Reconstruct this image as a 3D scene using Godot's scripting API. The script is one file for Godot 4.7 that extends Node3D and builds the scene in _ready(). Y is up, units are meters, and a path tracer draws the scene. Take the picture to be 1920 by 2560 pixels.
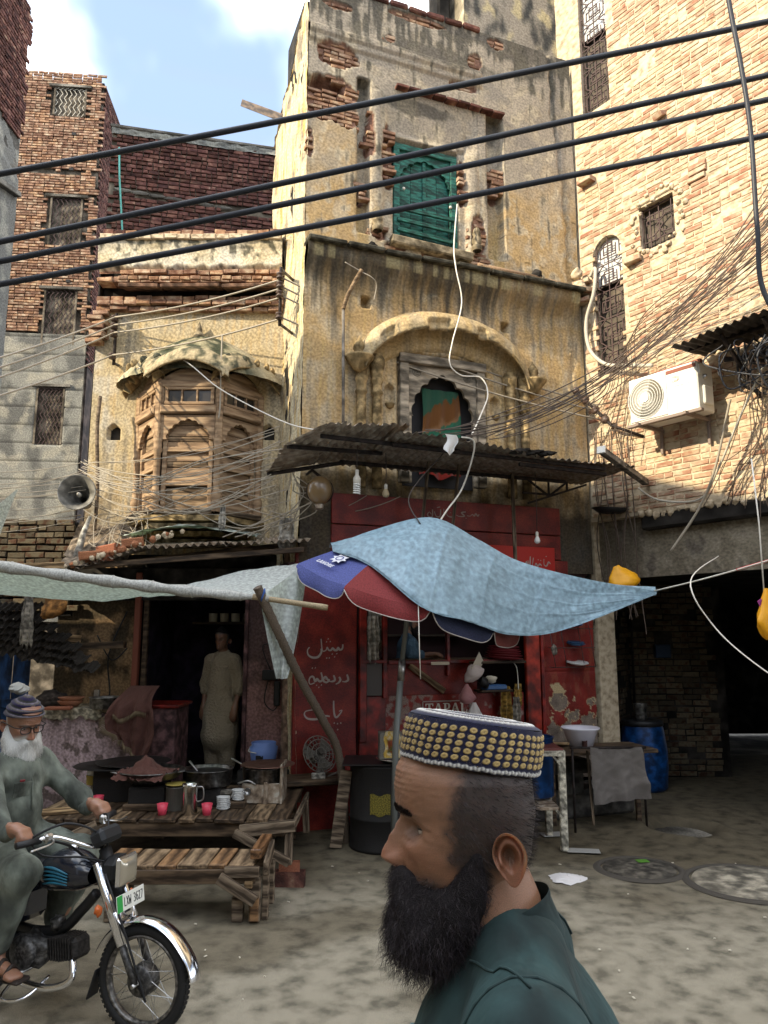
extends Node3D
var rng := RandomNumberGenerator.new()
var M := {}
var T := {}
var names := {}
var N1 := FastNoiseLite.new()
var N2 := FastNoiseLite.new()
var N3 := FastNoiseLite.new()
# ---------------------------------------------------------------- mesh collector
class G:
	var st := SurfaceTool.new()
	func _init(group := -1) -> void:
		st.begin(Mesh.PRIMITIVE_TRIANGLES)
		st.set_smooth_group(group)
		st.set_color(Color.WHITE)
	func sg(k: int) -> G:
		st.set_smooth_group(k)
		return self
	func col(c: Color) -> G:
		st.set_color(c)
		return self
	func t(a: Vector3,b: Vector3,c: Vector3) -> void:
		st.add_vertex(a)
		st.add_vertex(b)
		st.add_vertex(c)
	func q(a: Vector3,b: Vector3,c: Vector3,d: Vector3) -> void:
		t(a,b,c)
		t(a,c,d)
	# box with chamfered edges, centred, in the frame x
	func box(x: Transform3D,s: Vector3,bev := 0.0) -> void:
		var h := s*0.5
		if bev <= 0.0:
			for ax in 3:
				for sg_ in [-1.0,1.0]:
					var n := Vector3.ZERO
					n[ax] = sg_
					var u := Vector3.ZERO
					u[(ax + 1) % 3] = 1.0
					var v := Vector3.ZERO
					v[(ax + 2) % 3] = sg_
					var c := n*h
					var uu := u*h
					var vv := v*h
					q(x*(c - uu - vv),x*(c - uu + vv),x*(c + uu + vv),x*(c + uu - vv))
			return
		bev = minf(bev,minf(h.x,minf(h.y,h.z))*0.9)
		var i := h - Vector3.ONE*bev
		for ax in 3:
			var a1 := (ax + 1) % 3
			var a2 := (ax + 2) % 3
			for s0 in [-1.0,1.0]:
				var p := []
				for e in [[-1.0,-1.0],[-1.0,1.0],[1.0,1.0],[1.0,-1.0]]:
					var w := Vector3.ZERO
					w[ax] = s0*h[ax]
					w[a1] = e[0]*i[a1]
					w[a2] = e[1]*i[a2]*s0
					p.append(x*w)
				q(p[0],p[1],p[2],p[3])
			for s1 in [-1.0,1.0]:
				for s2 in [-1.0,1.0]:
					var p2 := []
					for e in [[-1.0,0],[1.0,0],[1.0,1],[-1.0,1]]:
						var w := Vector3.ZERO
						w[ax] = e[0]*i[ax]
						w[a1] = s1*(h[a1] if e[1] == 0 else i[a1])
						w[a2] = s2*(i[a2] if e[1] == 0 else h[a2])
						p2.append(x*w)
					if s1*s2 > 0:
						q(p2[3],p2[2],p2[1],p2[0])
					else:
						q(p2[0],p2[1],p2[2],p2[3])
		for s0 in [-1.0,1.0]:
			for s1 in [-1.0,1.0]:
				for s2 in [-1.0,1.0]:
					var a := x*Vector3(s0*h.x,s1*i.y,s2*i.z)
					var b := x*Vector3(s0*i.x,s1*h.y,s2*i.z)
					var c := x*Vector3(s0*i.x,s1*i.y,s2*h.z)
					if s0*s1*s2 > 0:
						t(a,c,b)
					else:
						t(a,b,c)
	# straight or bent tube, r a number or an array
	func tube(pts: Array,r: Variant,sides := 8,closed := true,flat := 1.0) -> void:
		var n := pts.size()
		var up := Vector3.UP
		var d0: Vector3 = (pts[1] - pts[0]).normalized()
		if absf(d0.dot(up)) > 0.95:
			up = Vector3.RIGHT
		var rings := []
		for k in n:
			var d: Vector3 = (pts[mini(k + 1,n - 1)] - pts[maxi(k - 1,0)]).normalized()
			if d == Vector3.ZERO:
				d = d0
			var s := d.cross(up).normalized()
			up = s.cross(d).normalized()
			var rr: float = r[k] if r is Array else r
			var ring := PackedVector3Array()
			for j in sides:
				var a := TAU*j/sides
				ring.append(pts[k] + (s*cos(a) + up*sin(a)*flat)*rr)
			rings.append(ring)
		for k in n - 1:
			for j in sides:
				var j2 := (j + 1) % sides
				q(rings[k][j],rings[k][j2],rings[k + 1][j2],rings[k + 1][j])
		if closed:
			for j in sides:
				t(pts[0],rings[0][(j + 1) % sides],rings[0][j])
				t(pts[n - 1],rings[n - 1][j],rings[n - 1][(j + 1) % sides])
	# profile of (radius, height) turned round the frame's y axis
	func lathe(x: Transform3D,prof: Array,segs := 24) -> void:
		for k in prof.size() - 1:
			var p0: Vector2 = prof[k]
			var p1: Vector2 = prof[k + 1]
			for j in segs:
				var a := TAU*j/segs
				var b := TAU*(j + 1)/segs
				var v0 := x*Vector3(cos(a)*p0.x,p0.y,sin(a)*p0.x)
				var v1 := x*Vector3(cos(b)*p0.x,p0.y,sin(b)*p0.x)
				var v2 := x*Vector3(cos(b)*p1.x,p1.y,sin(b)*p1.x)
				var v3 := x*Vector3(cos(a)*p1.x,p1.y,sin(a)*p1.x)
				if p0.x > 0.00001:
					t(v0,v1,v2)
				if p1.x > 0.00001:
					t(v0,v2,v3)
	func ball(c: Vector3,r: Vector3,segs := 12,b := Basis()) -> void:
		var prof := []
		for k in segs/2 + 1:
			var a := PI*k/(segs/2)
			prof.append(Vector2(sin(a),-cos(a)))
		lathe(Transform3D(b*Basis.from_scale(r),c),prof,segs)
	# flat outline (Vector2, counter-clockwise seen from +z) given depth
	func slab(x: Transform3D,poly: PackedVector2Array,z0: float,z1: float) -> void:
		if Geometry2D.is_polygon_clockwise(poly):
			poly.reverse()
		var ix := Geometry2D.triangulate_polygon(poly)
		for k in range(0,ix.size(),3):
			var a := poly[ix[k]]
			var b := poly[ix[k + 1]]
			var c := poly[ix[k + 2]]
			if (b - a).cross(c - a) > 0:
				var sw := b
				b = c
				c = sw
			t(x*Vector3(a.x,a.y,z1),x*Vector3(b.x,b.y,z1),x*Vector3(c.x,c.y,z1))
			t(x*Vector3(c.x,c.y,z0),x*Vector3(b.x,b.y,z0),x*Vector3(a.x,a.y,z0))
		for k in poly.size():
			var a := poly[k]
			var b := poly[(k + 1) % poly.size()]
			q(x*Vector3(a.x,a.y,z1),x*Vector3(b.x,b.y,z1),x*Vector3(b.x,b.y,z0),x*Vector3(a.x,a.y,z0))
	func add(m: Mesh,x: Transform3D) -> void:
		st.append_from(m,0,x)
	func mesh() -> ArrayMesh:
		st.generate_normals()
		return st.commit()
# a surface of (u, v) in 0..1 with per-vertex colours
func surf(nu: int,nv: int,p: Callable,c: Variant = null,wrap := false) -> ArrayMesh:
	var vs := PackedVector3Array()
	var cs := PackedColorArray()
	var ix := PackedInt32Array()
	vs.resize((nu + 1)*(nv + 1))
	cs.resize(vs.size())
	var k := 0
	for j in nv + 1:
		for i in nu + 1:
			var u := float(i)/nu
			var v := float(j)/nv
			vs[k] = p.call(0.0 if wrap and i == nu else u,v)
			cs[k] = c.call(u,v) if c != null else Color.WHITE
			k += 1
	ix.resize(nu*nv*6)
	k = 0
	for j in nv:
		for i in nu:
			var a := j*(nu + 1) + i
			var b := a + nu + 1
			ix[k] = a
			ix[k + 1] = b
			ix[k + 2] = a + 1
			ix[k + 3] = a + 1
			ix[k + 4] = b
			ix[k + 5] = b + 1
			k += 6
	return arrays(vs,ix,cs)
func arrays(vs: PackedVector3Array,ix: PackedInt32Array,cs: PackedColorArray) -> ArrayMesh:
	var a := []
	a.resize(Mesh.ARRAY_MAX)
	a[Mesh.ARRAY_VERTEX] = vs
	a[Mesh.ARRAY_INDEX] = ix
	if cs.size():
		a[Mesh.ARRAY_COLOR] = cs
	var st := SurfaceTool.new()
	st.create_from_arrays(a)
	st.generate_normals()
	return st.commit()
# ---------------------------------------------------------------- nodes
func numbered(called: String) -> String:
	var n: int = names.get(called,0)
	names[called] = n + 1
	return called if n == 0 else "%s_%03d" % [called,n]
func tag(o: Node3D,label: String,category: String,group := "") -> Node3D:
	o.set_meta("label",label)
	o.set_meta("category",category)
	if group:
		o.set_meta("group",group)
	return o
func thing(called: String,label: String,category: String,x := Transform3D(),group := "") -> Node3D:
	var o := Node3D.new()
	o.name = numbered(called)
	add_child(o)
	o.transform = x
	tag(o,label,category,group)
	return o
func put(called: String,m: Mesh,mat: Material,parent: Node3D,x := Transform3D()) -> MeshInstance3D:
	var o := MeshInstance3D.new()
	o.mesh = m
	if mat:
		o.material_override = mat
	o.transform = x
	if parent == self:
		o.name = numbered(called)
		add_child(o)
	else:
		o.name = called
		parent.add_child(o,true)
	return o
func one(called: String,label: String,category: String,m: Mesh,mat: Material,x := Transform3D(),group := "") -> MeshInstance3D:
	var o := put(called,m,mat,self,x)
	tag(o,label,category,group)
	return o
func kind(o: Node3D,k: String) -> Node3D:
	o.set_meta("kind",k)
	return o
func V(x: float,y: float,z: float) -> Vector3:
	return Vector3(x,y,z)
func at(p: Vector3,yaw := 0.0,pitch := 0.0,roll := 0.0) -> Transform3D:
	return Transform3D(Basis.from_euler(Vector3(deg_to_rad(pitch),deg_to_rad(yaw),deg_to_rad(roll))),p)
# frame whose x axis runs from a to b, centred
func along(a: Vector3,b: Vector3,up := Vector3.UP) -> Transform3D:
	var d := (b - a).normalized()
	if absf(d.dot(up)) > 0.98:
		up = Vector3.BACK
	var z := d.cross(up).normalized()
	return Transform3D(Basis(d,z.cross(d),z),(a + b)*0.5)
# a sawn bar from a to b as one mesh, grain along it; unevenness by seed
func beam(called: String,a: Vector3,b: Vector3,h: float,w: float,mat: Material,parent: Node3D,up := Vector3.UP,bev := 0.004) -> MeshInstance3D:
	var g := G.new()
	g.box(Transform3D(),V((b - a).length(),h,w),bev)
	return put(called,g.mesh(),mat,parent,along(a,b,up))
func pipe(called: String,pts: Array,r: Variant,mat: Material,parent: Node3D,sides := 8) -> MeshInstance3D:
	var g := G.new(1)
	var c: Vector3 = pts[0]
	var loc := pts.map(func(p): return p - c)
	g.tube(loc,r,sides)
	return put(called,g.mesh(),mat,parent,Transform3D(Basis(),c))
# smooth curve through points
func curve(pts: Array,n := 6) -> Array:
	var out := []
	for k in pts.size() - 1:
		var p0: Vector3 = pts[maxi(k - 1,0)]
		var p1: Vector3 = pts[k]
		var p2: Vector3 = pts[k + 1]
		var p3: Vector3 = pts[mini(k + 2,pts.size() - 1)]
		for j in n:
			out.append(p1.cubic_interpolate(p2,p0,p3,float(j)/n))
	out.append(pts[pts.size() - 1])
	return out
func sagging(a: Vector3,b: Vector3,sag: float,n := 12) -> Array:
	var out := []
	for k in n + 1:
		var t := float(k)/n
		out.append(a.lerp(b,t) - Vector3(0,sag*4.0*t*(1.0 - t),0))
	return out
# ---------------------------------------------------------------- materials
func lin(r: float,g: float,b: float) -> Color:
	return Color(r,g,b).linear_to_srgb()
func noise_tex(key: String,freq: float,lo: float,hi: float,type := FastNoiseLite.TYPE_SIMPLEX_SMOOTH,oct := 5,size := 512,contrast := 0.0) -> void:
	var n := FastNoiseLite.new()
	n.noise_type = type
	n.frequency = freq
	n.fractal_octaves = oct
	n.seed = key.hash() % 10000
	var t := NoiseTexture2D.new()
	t.noise = n
	t.width = size
	t.height = size
	t.seamless = true
	var g := Gradient.new()
	g.set_color(0,Color(lo,lo,lo))
	g.set_color(1,Color(hi,hi,hi))
	g.set_offset(0,contrast)
	g.set_offset(1,1.0 - contrast)
	t.color_ramp = g
	T[key] = t
func ramp_tex(key: String,freq: float,stops: Array,type := FastNoiseLite.TYPE_SIMPLEX_SMOOTH,oct := 5,size := 512) -> void:
	noise_tex(key,freq,0,1,type,oct,size)
	var g := Gradient.new()
	var offs := PackedFloat32Array()
	var cols := PackedColorArray()
	for s in stops:
		offs.append(s[0])
		cols.append(lin(s[1],s[2],s[3]))
	g.offsets = offs
	g.colors = cols
	T[key].color_ramp = g
# o: tex, scale, bump, bscale, bh, det, dscale, metal, world, vcol, spec, back, rim
func mat(key: String,c: Color,rough := 0.8,o := {}) -> StandardMaterial3D:
	var m := StandardMaterial3D.new()
	m.resource_name = key
	m.albedo_color = c
	m.roughness = rough
	m.metallic = o.get("metal",0.0)
	m.metallic_specular = o.get("spec",0.4)
	m.vertex_color_use_as_albedo = o.get("vcol",false)
	if o.has("tex") or o.has("bump") or o.has("rtex"):
		m.uv1_triplanar = true
		m.uv1_world_triplanar = o.get("world",false)
		var s = o.get("scale",1.0)
		m.uv1_scale = s if s is Vector3 else Vector3.ONE*s
		m.uv1_offset = o.get("off",Vector3.ZERO)
	if o.has("tex"):
		m.albedo_texture = T[o.tex]
	if o.has("rtex"):
		m.roughness_texture = T[o.rtex]
	if o.has("bump"):
		m.heightmap_enabled = true
		m.heightmap_texture = T[o.bump]
		m.heightmap_scale = o.get("bh",0.5)
	if o.has("det"):
		m.detail_enabled = true
		m.detail_blend_mode = BaseMaterial3D.BLEND_MODE_MUL
		m.detail_albedo = T[o.det]
		m.detail_uv_layer = BaseMaterial3D.DETAIL_UV_2
		m.uv2_triplanar = true
		m.uv2_world_triplanar = o.get("world",false)
		var s2 = o.get("dscale",1.0)
		m.uv2_scale = s2 if s2 is Vector3 else Vector3.ONE*s2
	if o.has("back"):
		m.backlight_enabled = true
		m.backlight = o.back
	if o.has("rim"):
		m.rim_enabled = true
		m.rim = o.rim
		m.rim_tint = 0.7
	if o.get("alpha",1.0) < 1.0:
		m.transparency = BaseMaterial3D.TRANSPARENCY_ALPHA
		m.albedo_color.a = o.alpha
	if o.has("coat"):
		m.clearcoat_enabled = true
		m.clearcoat = o.coat
		m.clearcoat_roughness = 0.15
	M[key] = m
	return m
func materials() -> void:
	noise_tex("blotch",0.008,0.45,1.0,FastNoiseLite.TYPE_SIMPLEX_SMOOTH,6,512,0.2)
	noise_tex("fine",0.05,0.74,1.0,FastNoiseLite.TYPE_SIMPLEX_SMOOTH,4,512,0.2)
	noise_tex("grit",0.16,0.5,1.0,FastNoiseLite.TYPE_SIMPLEX_SMOOTH,3,512,0.15)
	noise_tex("grain",0.02,0.35,1.0,FastNoiseLite.TYPE_SIMPLEX_SMOOTH,6,512,0.2)
	noise_tex("folds",0.006,0.0,1.0,FastNoiseLite.TYPE_SIMPLEX_SMOOTH,3,512,0.15)
	ramp_tex("lime_brick",0.012,[[0.24,0.31,0.16,0.105],[0.36,0.40,0.25,0.165],[0.44,0.47,0.36,0.24],[0.62,0.53,0.44,0.31],[0.8,0.42,0.34,0.235]])
	ramp_tex("lime_brick2",0.012,[[0.30,0.33,0.17,0.11],[0.46,0.40,0.24,0.155],[0.56,0.47,0.37,0.25],[0.85,0.53,0.44,0.32]])
	ramp_tex("lime_mortar",0.02,[[0.25,0.27,0.21,0.14],[0.45,0.47,0.38,0.26],[0.7,0.54,0.45,0.32]])
	ramp_tex("old_brick",0.014,[[0.25,0.19,0.105,0.07],[0.5,0.32,0.19,0.125],[0.65,0.40,0.27,0.18],[0.8,0.48,0.37,0.26]])
	ramp_tex("dark_brick",0.014,[[0.25,0.07,0.035,0.030],[0.5,0.15,0.065,0.05],[0.7,0.22,0.11,0.08],[0.85,0.33,0.22,0.15]])
	ramp_tex("street",0.012,[[0.18,0.22,0.20,0.155],[0.36,0.36,0.325,0.255],[0.55,0.47,0.425,0.335],[0.75,0.54,0.49,0.39]],FastNoiseLite.TYPE_SIMPLEX_SMOOTH,7,1024)
	ramp_tex("rust",0.015,[[0.2,0.12,0.085,0.06],[0.45,0.24,0.18,0.125],[0.7,0.36,0.30,0.23],[0.85,0.45,0.41,0.34]])
	ramp_tex("oldwood",0.012,[[0.25,0.06,0.040,0.024],[0.5,0.17,0.115,0.068],[0.75,0.30,0.21,0.125]],FastNoiseLite.TYPE_SIMPLEX_SMOOTH,6)
	ramp_tex("palewood",0.012,[[0.2,0.17,0.12,0.08],[0.5,0.28,0.20,0.13],[0.75,0.37,0.28,0.185]],FastNoiseLite.TYPE_SIMPLEX_SMOOTH,6)
	ramp_tex("red_paint",0.009,[[0.3,0.14,0.012,0.009],[0.55,0.24,0.022,0.014],[0.75,0.30,0.035,0.02]])
	mat("street",Color.WHITE,0.75,{"tex": "street","scale": 0.42,"world": true,"det": "grit","dscale": 3.0,"bump": "grit","vcol": true,"spec": 0.35})
	M.street.heightmap_scale = 0.35
	mat("plaster",Color.WHITE,0.9,{"vcol": true,"tex": "fine","scale": 1.1,"world": true,"bump": "fine","bh": 0.25,"spec": 0.2})
	for k in 4:
		var o := V(k*0.37,k*0.71,k*0.53)
		mat("lime%d" % k,lin([1.0,0.86,0.95,0.8][k],[1.0,0.86,0.92,0.74][k],[1.0,0.86,0.86,0.72][k]),0.9,{"tex": ["lime_brick","lime_brick2","lime_brick","lime_brick2"][k],"scale": 1.3,"world": true,"off": o,"bump": "grit","bh": 0.7,"spec": 0.2})
		mat("old%d" % k,lin([1.0,0.75,1.0,0.6][k],[1.0,0.75,0.95,0.55][k],[1.0,0.75,0.85,0.55][k]),0.9,{"tex": "old_brick","scale": 0.9,"world": true,"off": o,"bump": "grit","bh": 0.6,"spec": 0.2})
		mat("dark%d" % k,lin([1.0,0.7,0.9,0.5][k],[1.0,0.7,0.9,0.5][k],[1.0,0.7,0.95,0.5][k]),0.9,{"tex": "dark_brick","scale": 0.8,"world": true,"off": o,"bump": "grit","bh": 0.6,"spec": 0.2})
	mat("lime_mortar",Color.WHITE,0.95,{"tex": "lime_mortar","scale": 1.1,"world": true,"bump": "fine","bh": 0.3,"spec": 0.15})
	mat("grey_mortar",lin(0.24,0.2,0.15),0.95,{"tex": "blotch","scale": 0.8,"world": true,"bump": "grit","bh": 0.6,"spec": 0.15})
	mat("concrete",lin(0.34,0.31,0.26),0.9,{"tex": "blotch","scale": 0.35,"world": true,"det": "fine","dscale": 1.4,"bump": "grit","bh": 0.4,"spec": 0.2})
	mat("soot",lin(0.05,0.045,0.04),0.85,{"tex": "blotch","scale": 0.8,"world": true,"bump": "fine","bh": 0.3,"spec": 0.2})
	mat("iron",lin(0.045,0.032,0.028),0.65,{"tex": "blotch","scale": 3.0,"metal": 0.3})
	mat("wood",Color.WHITE,0.75,{"tex": "oldwood","scale": V(0.4,2.6,2.6),"bump": "grain","bh": 0.12,"spec": 0.25})
	mat("woodgrey",lin(0.75,0.82,0.95),0.85,{"tex": "oldwood","scale": V(0.4,3.0,3.0),"bump": "grain","bh": 0.12,"spec": 0.2})
	mat("wooddark",lin(0.42,0.40,0.40),0.6,{"tex": "oldwood","scale": V(0.45,2.6,2.6),"bump": "grain","bh": 0.12,"spec": 0.35})
	mat("woodpale",lin(1.5,1.45,1.3),0.8,{"tex": "oldwood","scale": V(0.4,3.0,3.0),"bump": "grain","bh": 0.12,"spec": 0.2})
	mat("jharokha",lin(1.0,0.93,0.86),0.85,{"tex": "palewood","scale": V(0.45,2.6,2.6),"bump": "grain","bh": 0.12,"spec": 0.2})
	mat("teal",lin(0.035,0.22,0.165),0.7,{"tex": "blotch","scale": V(1.4,5.0,5.0),"det": "fine","dscale": 4.0,"bump": "grain","bh": 0.12})
	mat("tin",Color.WHITE,0.6,{"tex": "rust","scale": 1.4,"bump": "fine","bh": 0.4,"metal": 0.25})
	mat("cable",lin(0.02,0.022,0.028),0.5)
	mat("wire",lin(0.30,0.26,0.20),0.6)
	mat("wiredark",lin(0.05,0.04,0.035),0.6)
	mat("wirewhite",lin(0.7,0.66,0.58),0.6)
	mat("redpaint",Color.WHITE,0.5,{"tex": "red_paint","scale": 0.8,"world": true,"bump": "fine","bh": 0.3,"det": "fine","dscale": 2.0})
	mat("redtin",lin(0.30,0.022,0.014),0.4,{"tex": "blotch","scale": 1.3,"bump": "fine","bh": 0.3})
	mat("paintwhite",lin(0.62,0.58,0.50),0.7)
	mat("chrome",lin(0.75,0.75,0.77),0.16,{"metal": 1.0})
	mat("steel",lin(0.50,0.49,0.47),0.3,{"metal": 0.95,"tex": "fine","scale": 6.0})
	mat("alu",lin(0.62,0.60,0.56),0.38,{"metal": 0.9,"tex": "blotch","scale": 4.0})
	mat("black",lin(0.012,0.012,0.013),0.5)
	mat("rubber",lin(0.018,0.018,0.018),0.75,{"tex": "fine","scale": 8.0})
	mat("shade",lin(0.03,0.028,0.028),0.95)
	mat("cornice",lin(0.13,0.12,0.09),0.9,{"tex": "blotch","scale": 2.0,"world": true,"bump": "fine","bh": 0.3,"spec": 0.2})
	mat("cornice_pale",lin(0.42,0.34,0.22),0.9,{"tex": "blotch","scale": 2.0,"world": true,"bump": "fine","bh": 0.3,"spec": 0.2})
	mat("claypipe",lin(0.34,0.22,0.13),0.85,{"tex": "fine","scale": 2.0})
	mat("ochre",lin(0.50,0.36,0.18),0.9,{"tex": "blotch","scale": 2.2,"world": true,"bump": "fine","bh": 0.3,"spec": 0.2})
	mat("pale_wall",lin(0.55,0.47,0.33),0.9,{"tex": "blotch","scale": 1.0,"world": true,"spec": 0.2})
	mat("cloth",Color.WHITE,0.9,{"vcol": true,"tex": "fine","scale": 9.0,"bump": "grit","bh": 0.1,"spec": 0.15,"rim": 0.3})
	mat("brickslab",lin(0.30,0.17,0.11),0.9,{"tex": "blotch","scale": 2.0,"world": true,"bump": "fine","bh": 0.3})
	mat("moss",lin(0.10,0.10,0.065),0.95,{"tex": "blotch","scale": 5.0,"world": true,"bump": "fine","bh": 0.3})
	mat("duskglass",lin(0.03,0.025,0.02),0.2)
	mat("brownboard",lin(0.13,0.10,0.07),0.7,{"tex": "blotch","scale": 1.0,"world": true})
	mat("yellowboard",lin(0.5,0.38,0.16),0.8,{"tex": "blotch","scale": 1.0,"world": true})
	mat("paleglass",lin(0.55,0.56,0.55),0.15)
	mat("grilleiron",lin(0.055,0.028,0.026),0.6)
	mat("paleiron",lin(0.42,0.38,0.30),0.6)
	mat("greenpipe",lin(0.10,0.36,0.30),0.5)
	mat("lid",lin(0.15,0.13,0.10),0.85,{"tex": "blotch","scale": 2.5,"world": true,"bump": "grit","bh": 0.5})
	mat("lidpale",lin(0.42,0.37,0.28),0.9,{"tex": "blotch","scale": 1.5,"world": true,"bump": "grit","bh": 0.5})
	mat("lidrim",lin(0.06,0.052,0.042),0.9)
	mat("soot_brick_wall",lin(0.10,0.07,0.055),0.95,{"tex": "blotch","scale": 0.8,"world": true})
	for k in 4:
		mat("sootbrick%d" % k,lin([0.25,0.18,0.21,0.13][k],[0.25,0.18,0.21,0.13][k],[0.24,0.17,0.2,0.13][k]),0.9,{"tex": "lime_brick","scale": 1.2,"world": true,"off": V(k*0.3,k*0.7,0.2),"bump": "grit","bh": 0.6,"spec": 0.2})
	mat("clearplastic",lin(0.8,0.8,0.78),0.3,{"back": Color(0.8,0.8,0.8)})
	mat("bulbwhite",lin(0.75,0.74,0.70),0.25)
	mat("bulbdusty",lin(0.42,0.33,0.2),0.4)
	mat("brownglass",lin(0.16,0.10,0.045),0.3,{"coat": 0.5})
	mat("lettergrey",lin(0.36,0.30,0.27),0.8)
	mat("letterdim",lin(0.26,0.20,0.17),0.8)
	mat("redsign",lin(0.42,0.016,0.010),0.4)
	mat("redbright",lin(0.36,0.03,0.012),0.45,{"tex": "blotch","scale": 1.2,"bump": "fine","bh": 0.3})
	mat("boothdark",lin(0.035,0.014,0.013),0.8)
	mat("vpaint",Color.WHITE,0.5,{"vcol": true,"tex": "fine","scale": 3.0,"bump": "fine","bh": 0.3})
	mat("greenpaint",lin(0.05,0.12,0.03),0.6)
	mat("greymesh",lin(0.10,0.09,0.085),0.7)
	mat("paper",lin(0.55,0.50,0.40),0.9)
	mat("enamel",lin(0.6,0.6,0.58),0.3)
	mat("blueenamel",lin(0.03,0.08,0.16),0.3)
	mat("ragpale",lin(0.36,0.32,0.26),0.95,{"tex": "blotch","scale": 4.0,"rim": 0.3})
	mat("ragwhite",lin(0.62,0.58,0.50),0.95,{"tex": "blotch","scale": 4.0,"rim": 0.3})
	mat("ragbrown",lin(0.34,0.26,0.18),0.95,{"tex": "blotch","scale": 4.0,"rim": 0.3})
	mat("darkred",lin(0.13,0.012,0.016),0.5)
	mat("bluepacket",lin(0.05,0.14,0.34),0.4,{"tex": "fine","scale": 8.0})
	mat("bagclear",lin(0.55,0.48,0.46),0.35,{"back": Color(0.4,0.35,0.33)})
	mat("bagpink",lin(0.42,0.20,0.21),0.4,{"back": Color(0.3,0.15,0.15)})
	mat("bagwhite",lin(0.66,0.63,0.62),0.45,{"back": Color(0.4,0.4,0.4)})
	mat("mustard",lin(0.46,0.28,0.06),0.9,{"tex": "blotch","scale": 5.0,"rim": 0.3})
	for q in [["umblue",0.09,0.11,0.33],["umred",0.24,0.03,0.03],["umnavy",0.028,0.034,0.075],["umdusty",0.26,0.07,0.055],["umorange",0.42,0.11,0.055]]:
		mat(q[0],lin(q[1],q[2],q[3]),0.75,{"tex": "fine","scale": 2.5,"bump": "grit","bh": 0.1,"back": Color(q[1],q[2],q[3])*1.2})
	mat("piping",lin(0.45,0.40,0.36),0.8)
	mat("printwhite",lin(0.62,0.62,0.66),0.8)
	mat("polegrey",lin(0.16,0.17,0.16),0.5,{"metal": 0.3})
	mat("tarpblue",lin(0.27,0.40,0.48),0.45,{"tex": "fine","scale": 0.7,"bump": "folds","bh": 0.3,"back": Color(0.10,0.16,0.2)})
	mat("tarpwhite",lin(0.72,0.76,0.72),0.5,{"tex": "fine","scale": 0.9,"back": Color(0.75,0.8,0.75)})
	mat("tarpgrey",lin(0.50,0.50,0.46),0.65,{"tex": "fine","scale": 2.0,"bump": "folds","bh": 1.0})
	mat("ropered",lin(0.55,0.02,0.03),0.6)
	mat("ropeblue",lin(0.04,0.10,0.32),0.6)
	mat("bagyellow",lin(0.70,0.33,0.01),0.4,{"back": Color(0.5,0.25,0.0)})
	mat("bagpurple",lin(0.22,0.02,0.16),0.4)
	mat("loose0",lin(0.42,0.17,0.08),0.9,{"tex": "fine","scale": 4.0,"bump": "grit","bh": 0.5})
	mat("loose1",lin(0.36,0.13,0.07),0.9,{"tex": "fine","scale": 4.0,"bump": "grit","bh": 0.5})
	mat("plasticgreen",lin(0.62,0.68,0.60),0.4,{"tex": "blotch","scale": 2.0,"back": Color(0.5,0.6,0.5)})
	mat("rotten",lin(0.045,0.038,0.032),0.95,{"tex": "fine","scale": 3.0,"bump": "fine","bh": 0.3})
	mat("orangecloth",lin(0.42,0.19,0.05),0.9,{"tex": "blotch","scale": 4.0})
	mat("banner",Color.WHITE,0.7,{"vcol": true,"tex": "fine","scale": 1.6,"back": Color(0.6,0.6,0.5)})
	mat("bamboo",lin(0.42,0.33,0.20),0.6,{"tex": "fine","scale": 3.0})
	mat("bamboodark",lin(0.17,0.13,0.095),0.75,{"tex": "fine","scale": 3.0,"bump": "fine","bh": 0.5})
	mat("pinkdark",lin(0.20,0.10,0.10),0.8,{"tex": "blotch","scale": 2.0,"world": true})
	mat("purple",lin(0.045,0.030,0.055),0.85,{"tex": "blotch","scale": 1.0,"world": true})
	mat("redbrown",lin(0.20,0.06,0.035),0.6)
	mat("tanpaint",lin(0.42,0.27,0.19),0.75,{"tex": "blotch","scale": 2.5,"bump": "fine","bh": 0.3})
	mat("clay",lin(0.38,0.16,0.085),0.85,{"tex": "fine","scale": 5.0})
	mat("ragcream",lin(0.55,0.48,0.35),0.95,{"tex": "blotch","scale": 4.0,"rim": 0.3})
	mat("ragdark",lin(0.09,0.07,0.06),0.95,{"tex": "blotch","scale": 4.0})
	mat("ragdark2",lin(0.17,0.15,0.135),0.9,{"tex": "fine","scale": 6.0,"bump": "fine","bh": 0.5})
	mat("ragcover",lin(0.16,0.155,0.15),0.8)
	mat("shawl",lin(0.20,0.085,0.065),0.95,{"tex": "grit","scale": 12.0,"bump": "grit","bh": 0.2,"rim": 0.5})
	mat("fringe",lin(0.20,0.15,0.09),0.95)
	mat("bucketblue",lin(0.16,0.25,0.55),0.4)
	mat("doorblue",lin(0.018,0.075,0.22),0.55,{"tex": "blotch","scale": V(3,1,3),"bump": "grain","bh": 0.12})
	mat("blacksoot",lin(0.016,0.014,0.013),0.7,{"tex": "fine","scale": 4.0,"bump": "fine","bh": 0.4})
	mat("ironplate",lin(0.03,0.028,0.028),0.4,{"metal": 0.6})
	mat("pansteel",lin(0.42,0.40,0.38),0.33,{"metal": 0.95,"tex": "blotch","scale": 5.0})
	mat("jugsteel",lin(0.62,0.61,0.58),0.2,{"metal": 1.0})
	mat("copperdark",lin(0.28,0.16,0.12),0.35,{"metal": 0.8})
	mat("cuppink",lin(0.62,0.06,0.10),0.35,{"back": Color(0.5,0.08,0.1)})
	mat("drinkred",lin(0.20,0.03,0.02),0.2)
	mat("tub",lin(0.24,0.23,0.20),0.5,{"metal": 0.5,"tex": "fine","scale": 5.0})
	mat("lidyellow",lin(0.42,0.33,0.08),0.5)
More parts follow.
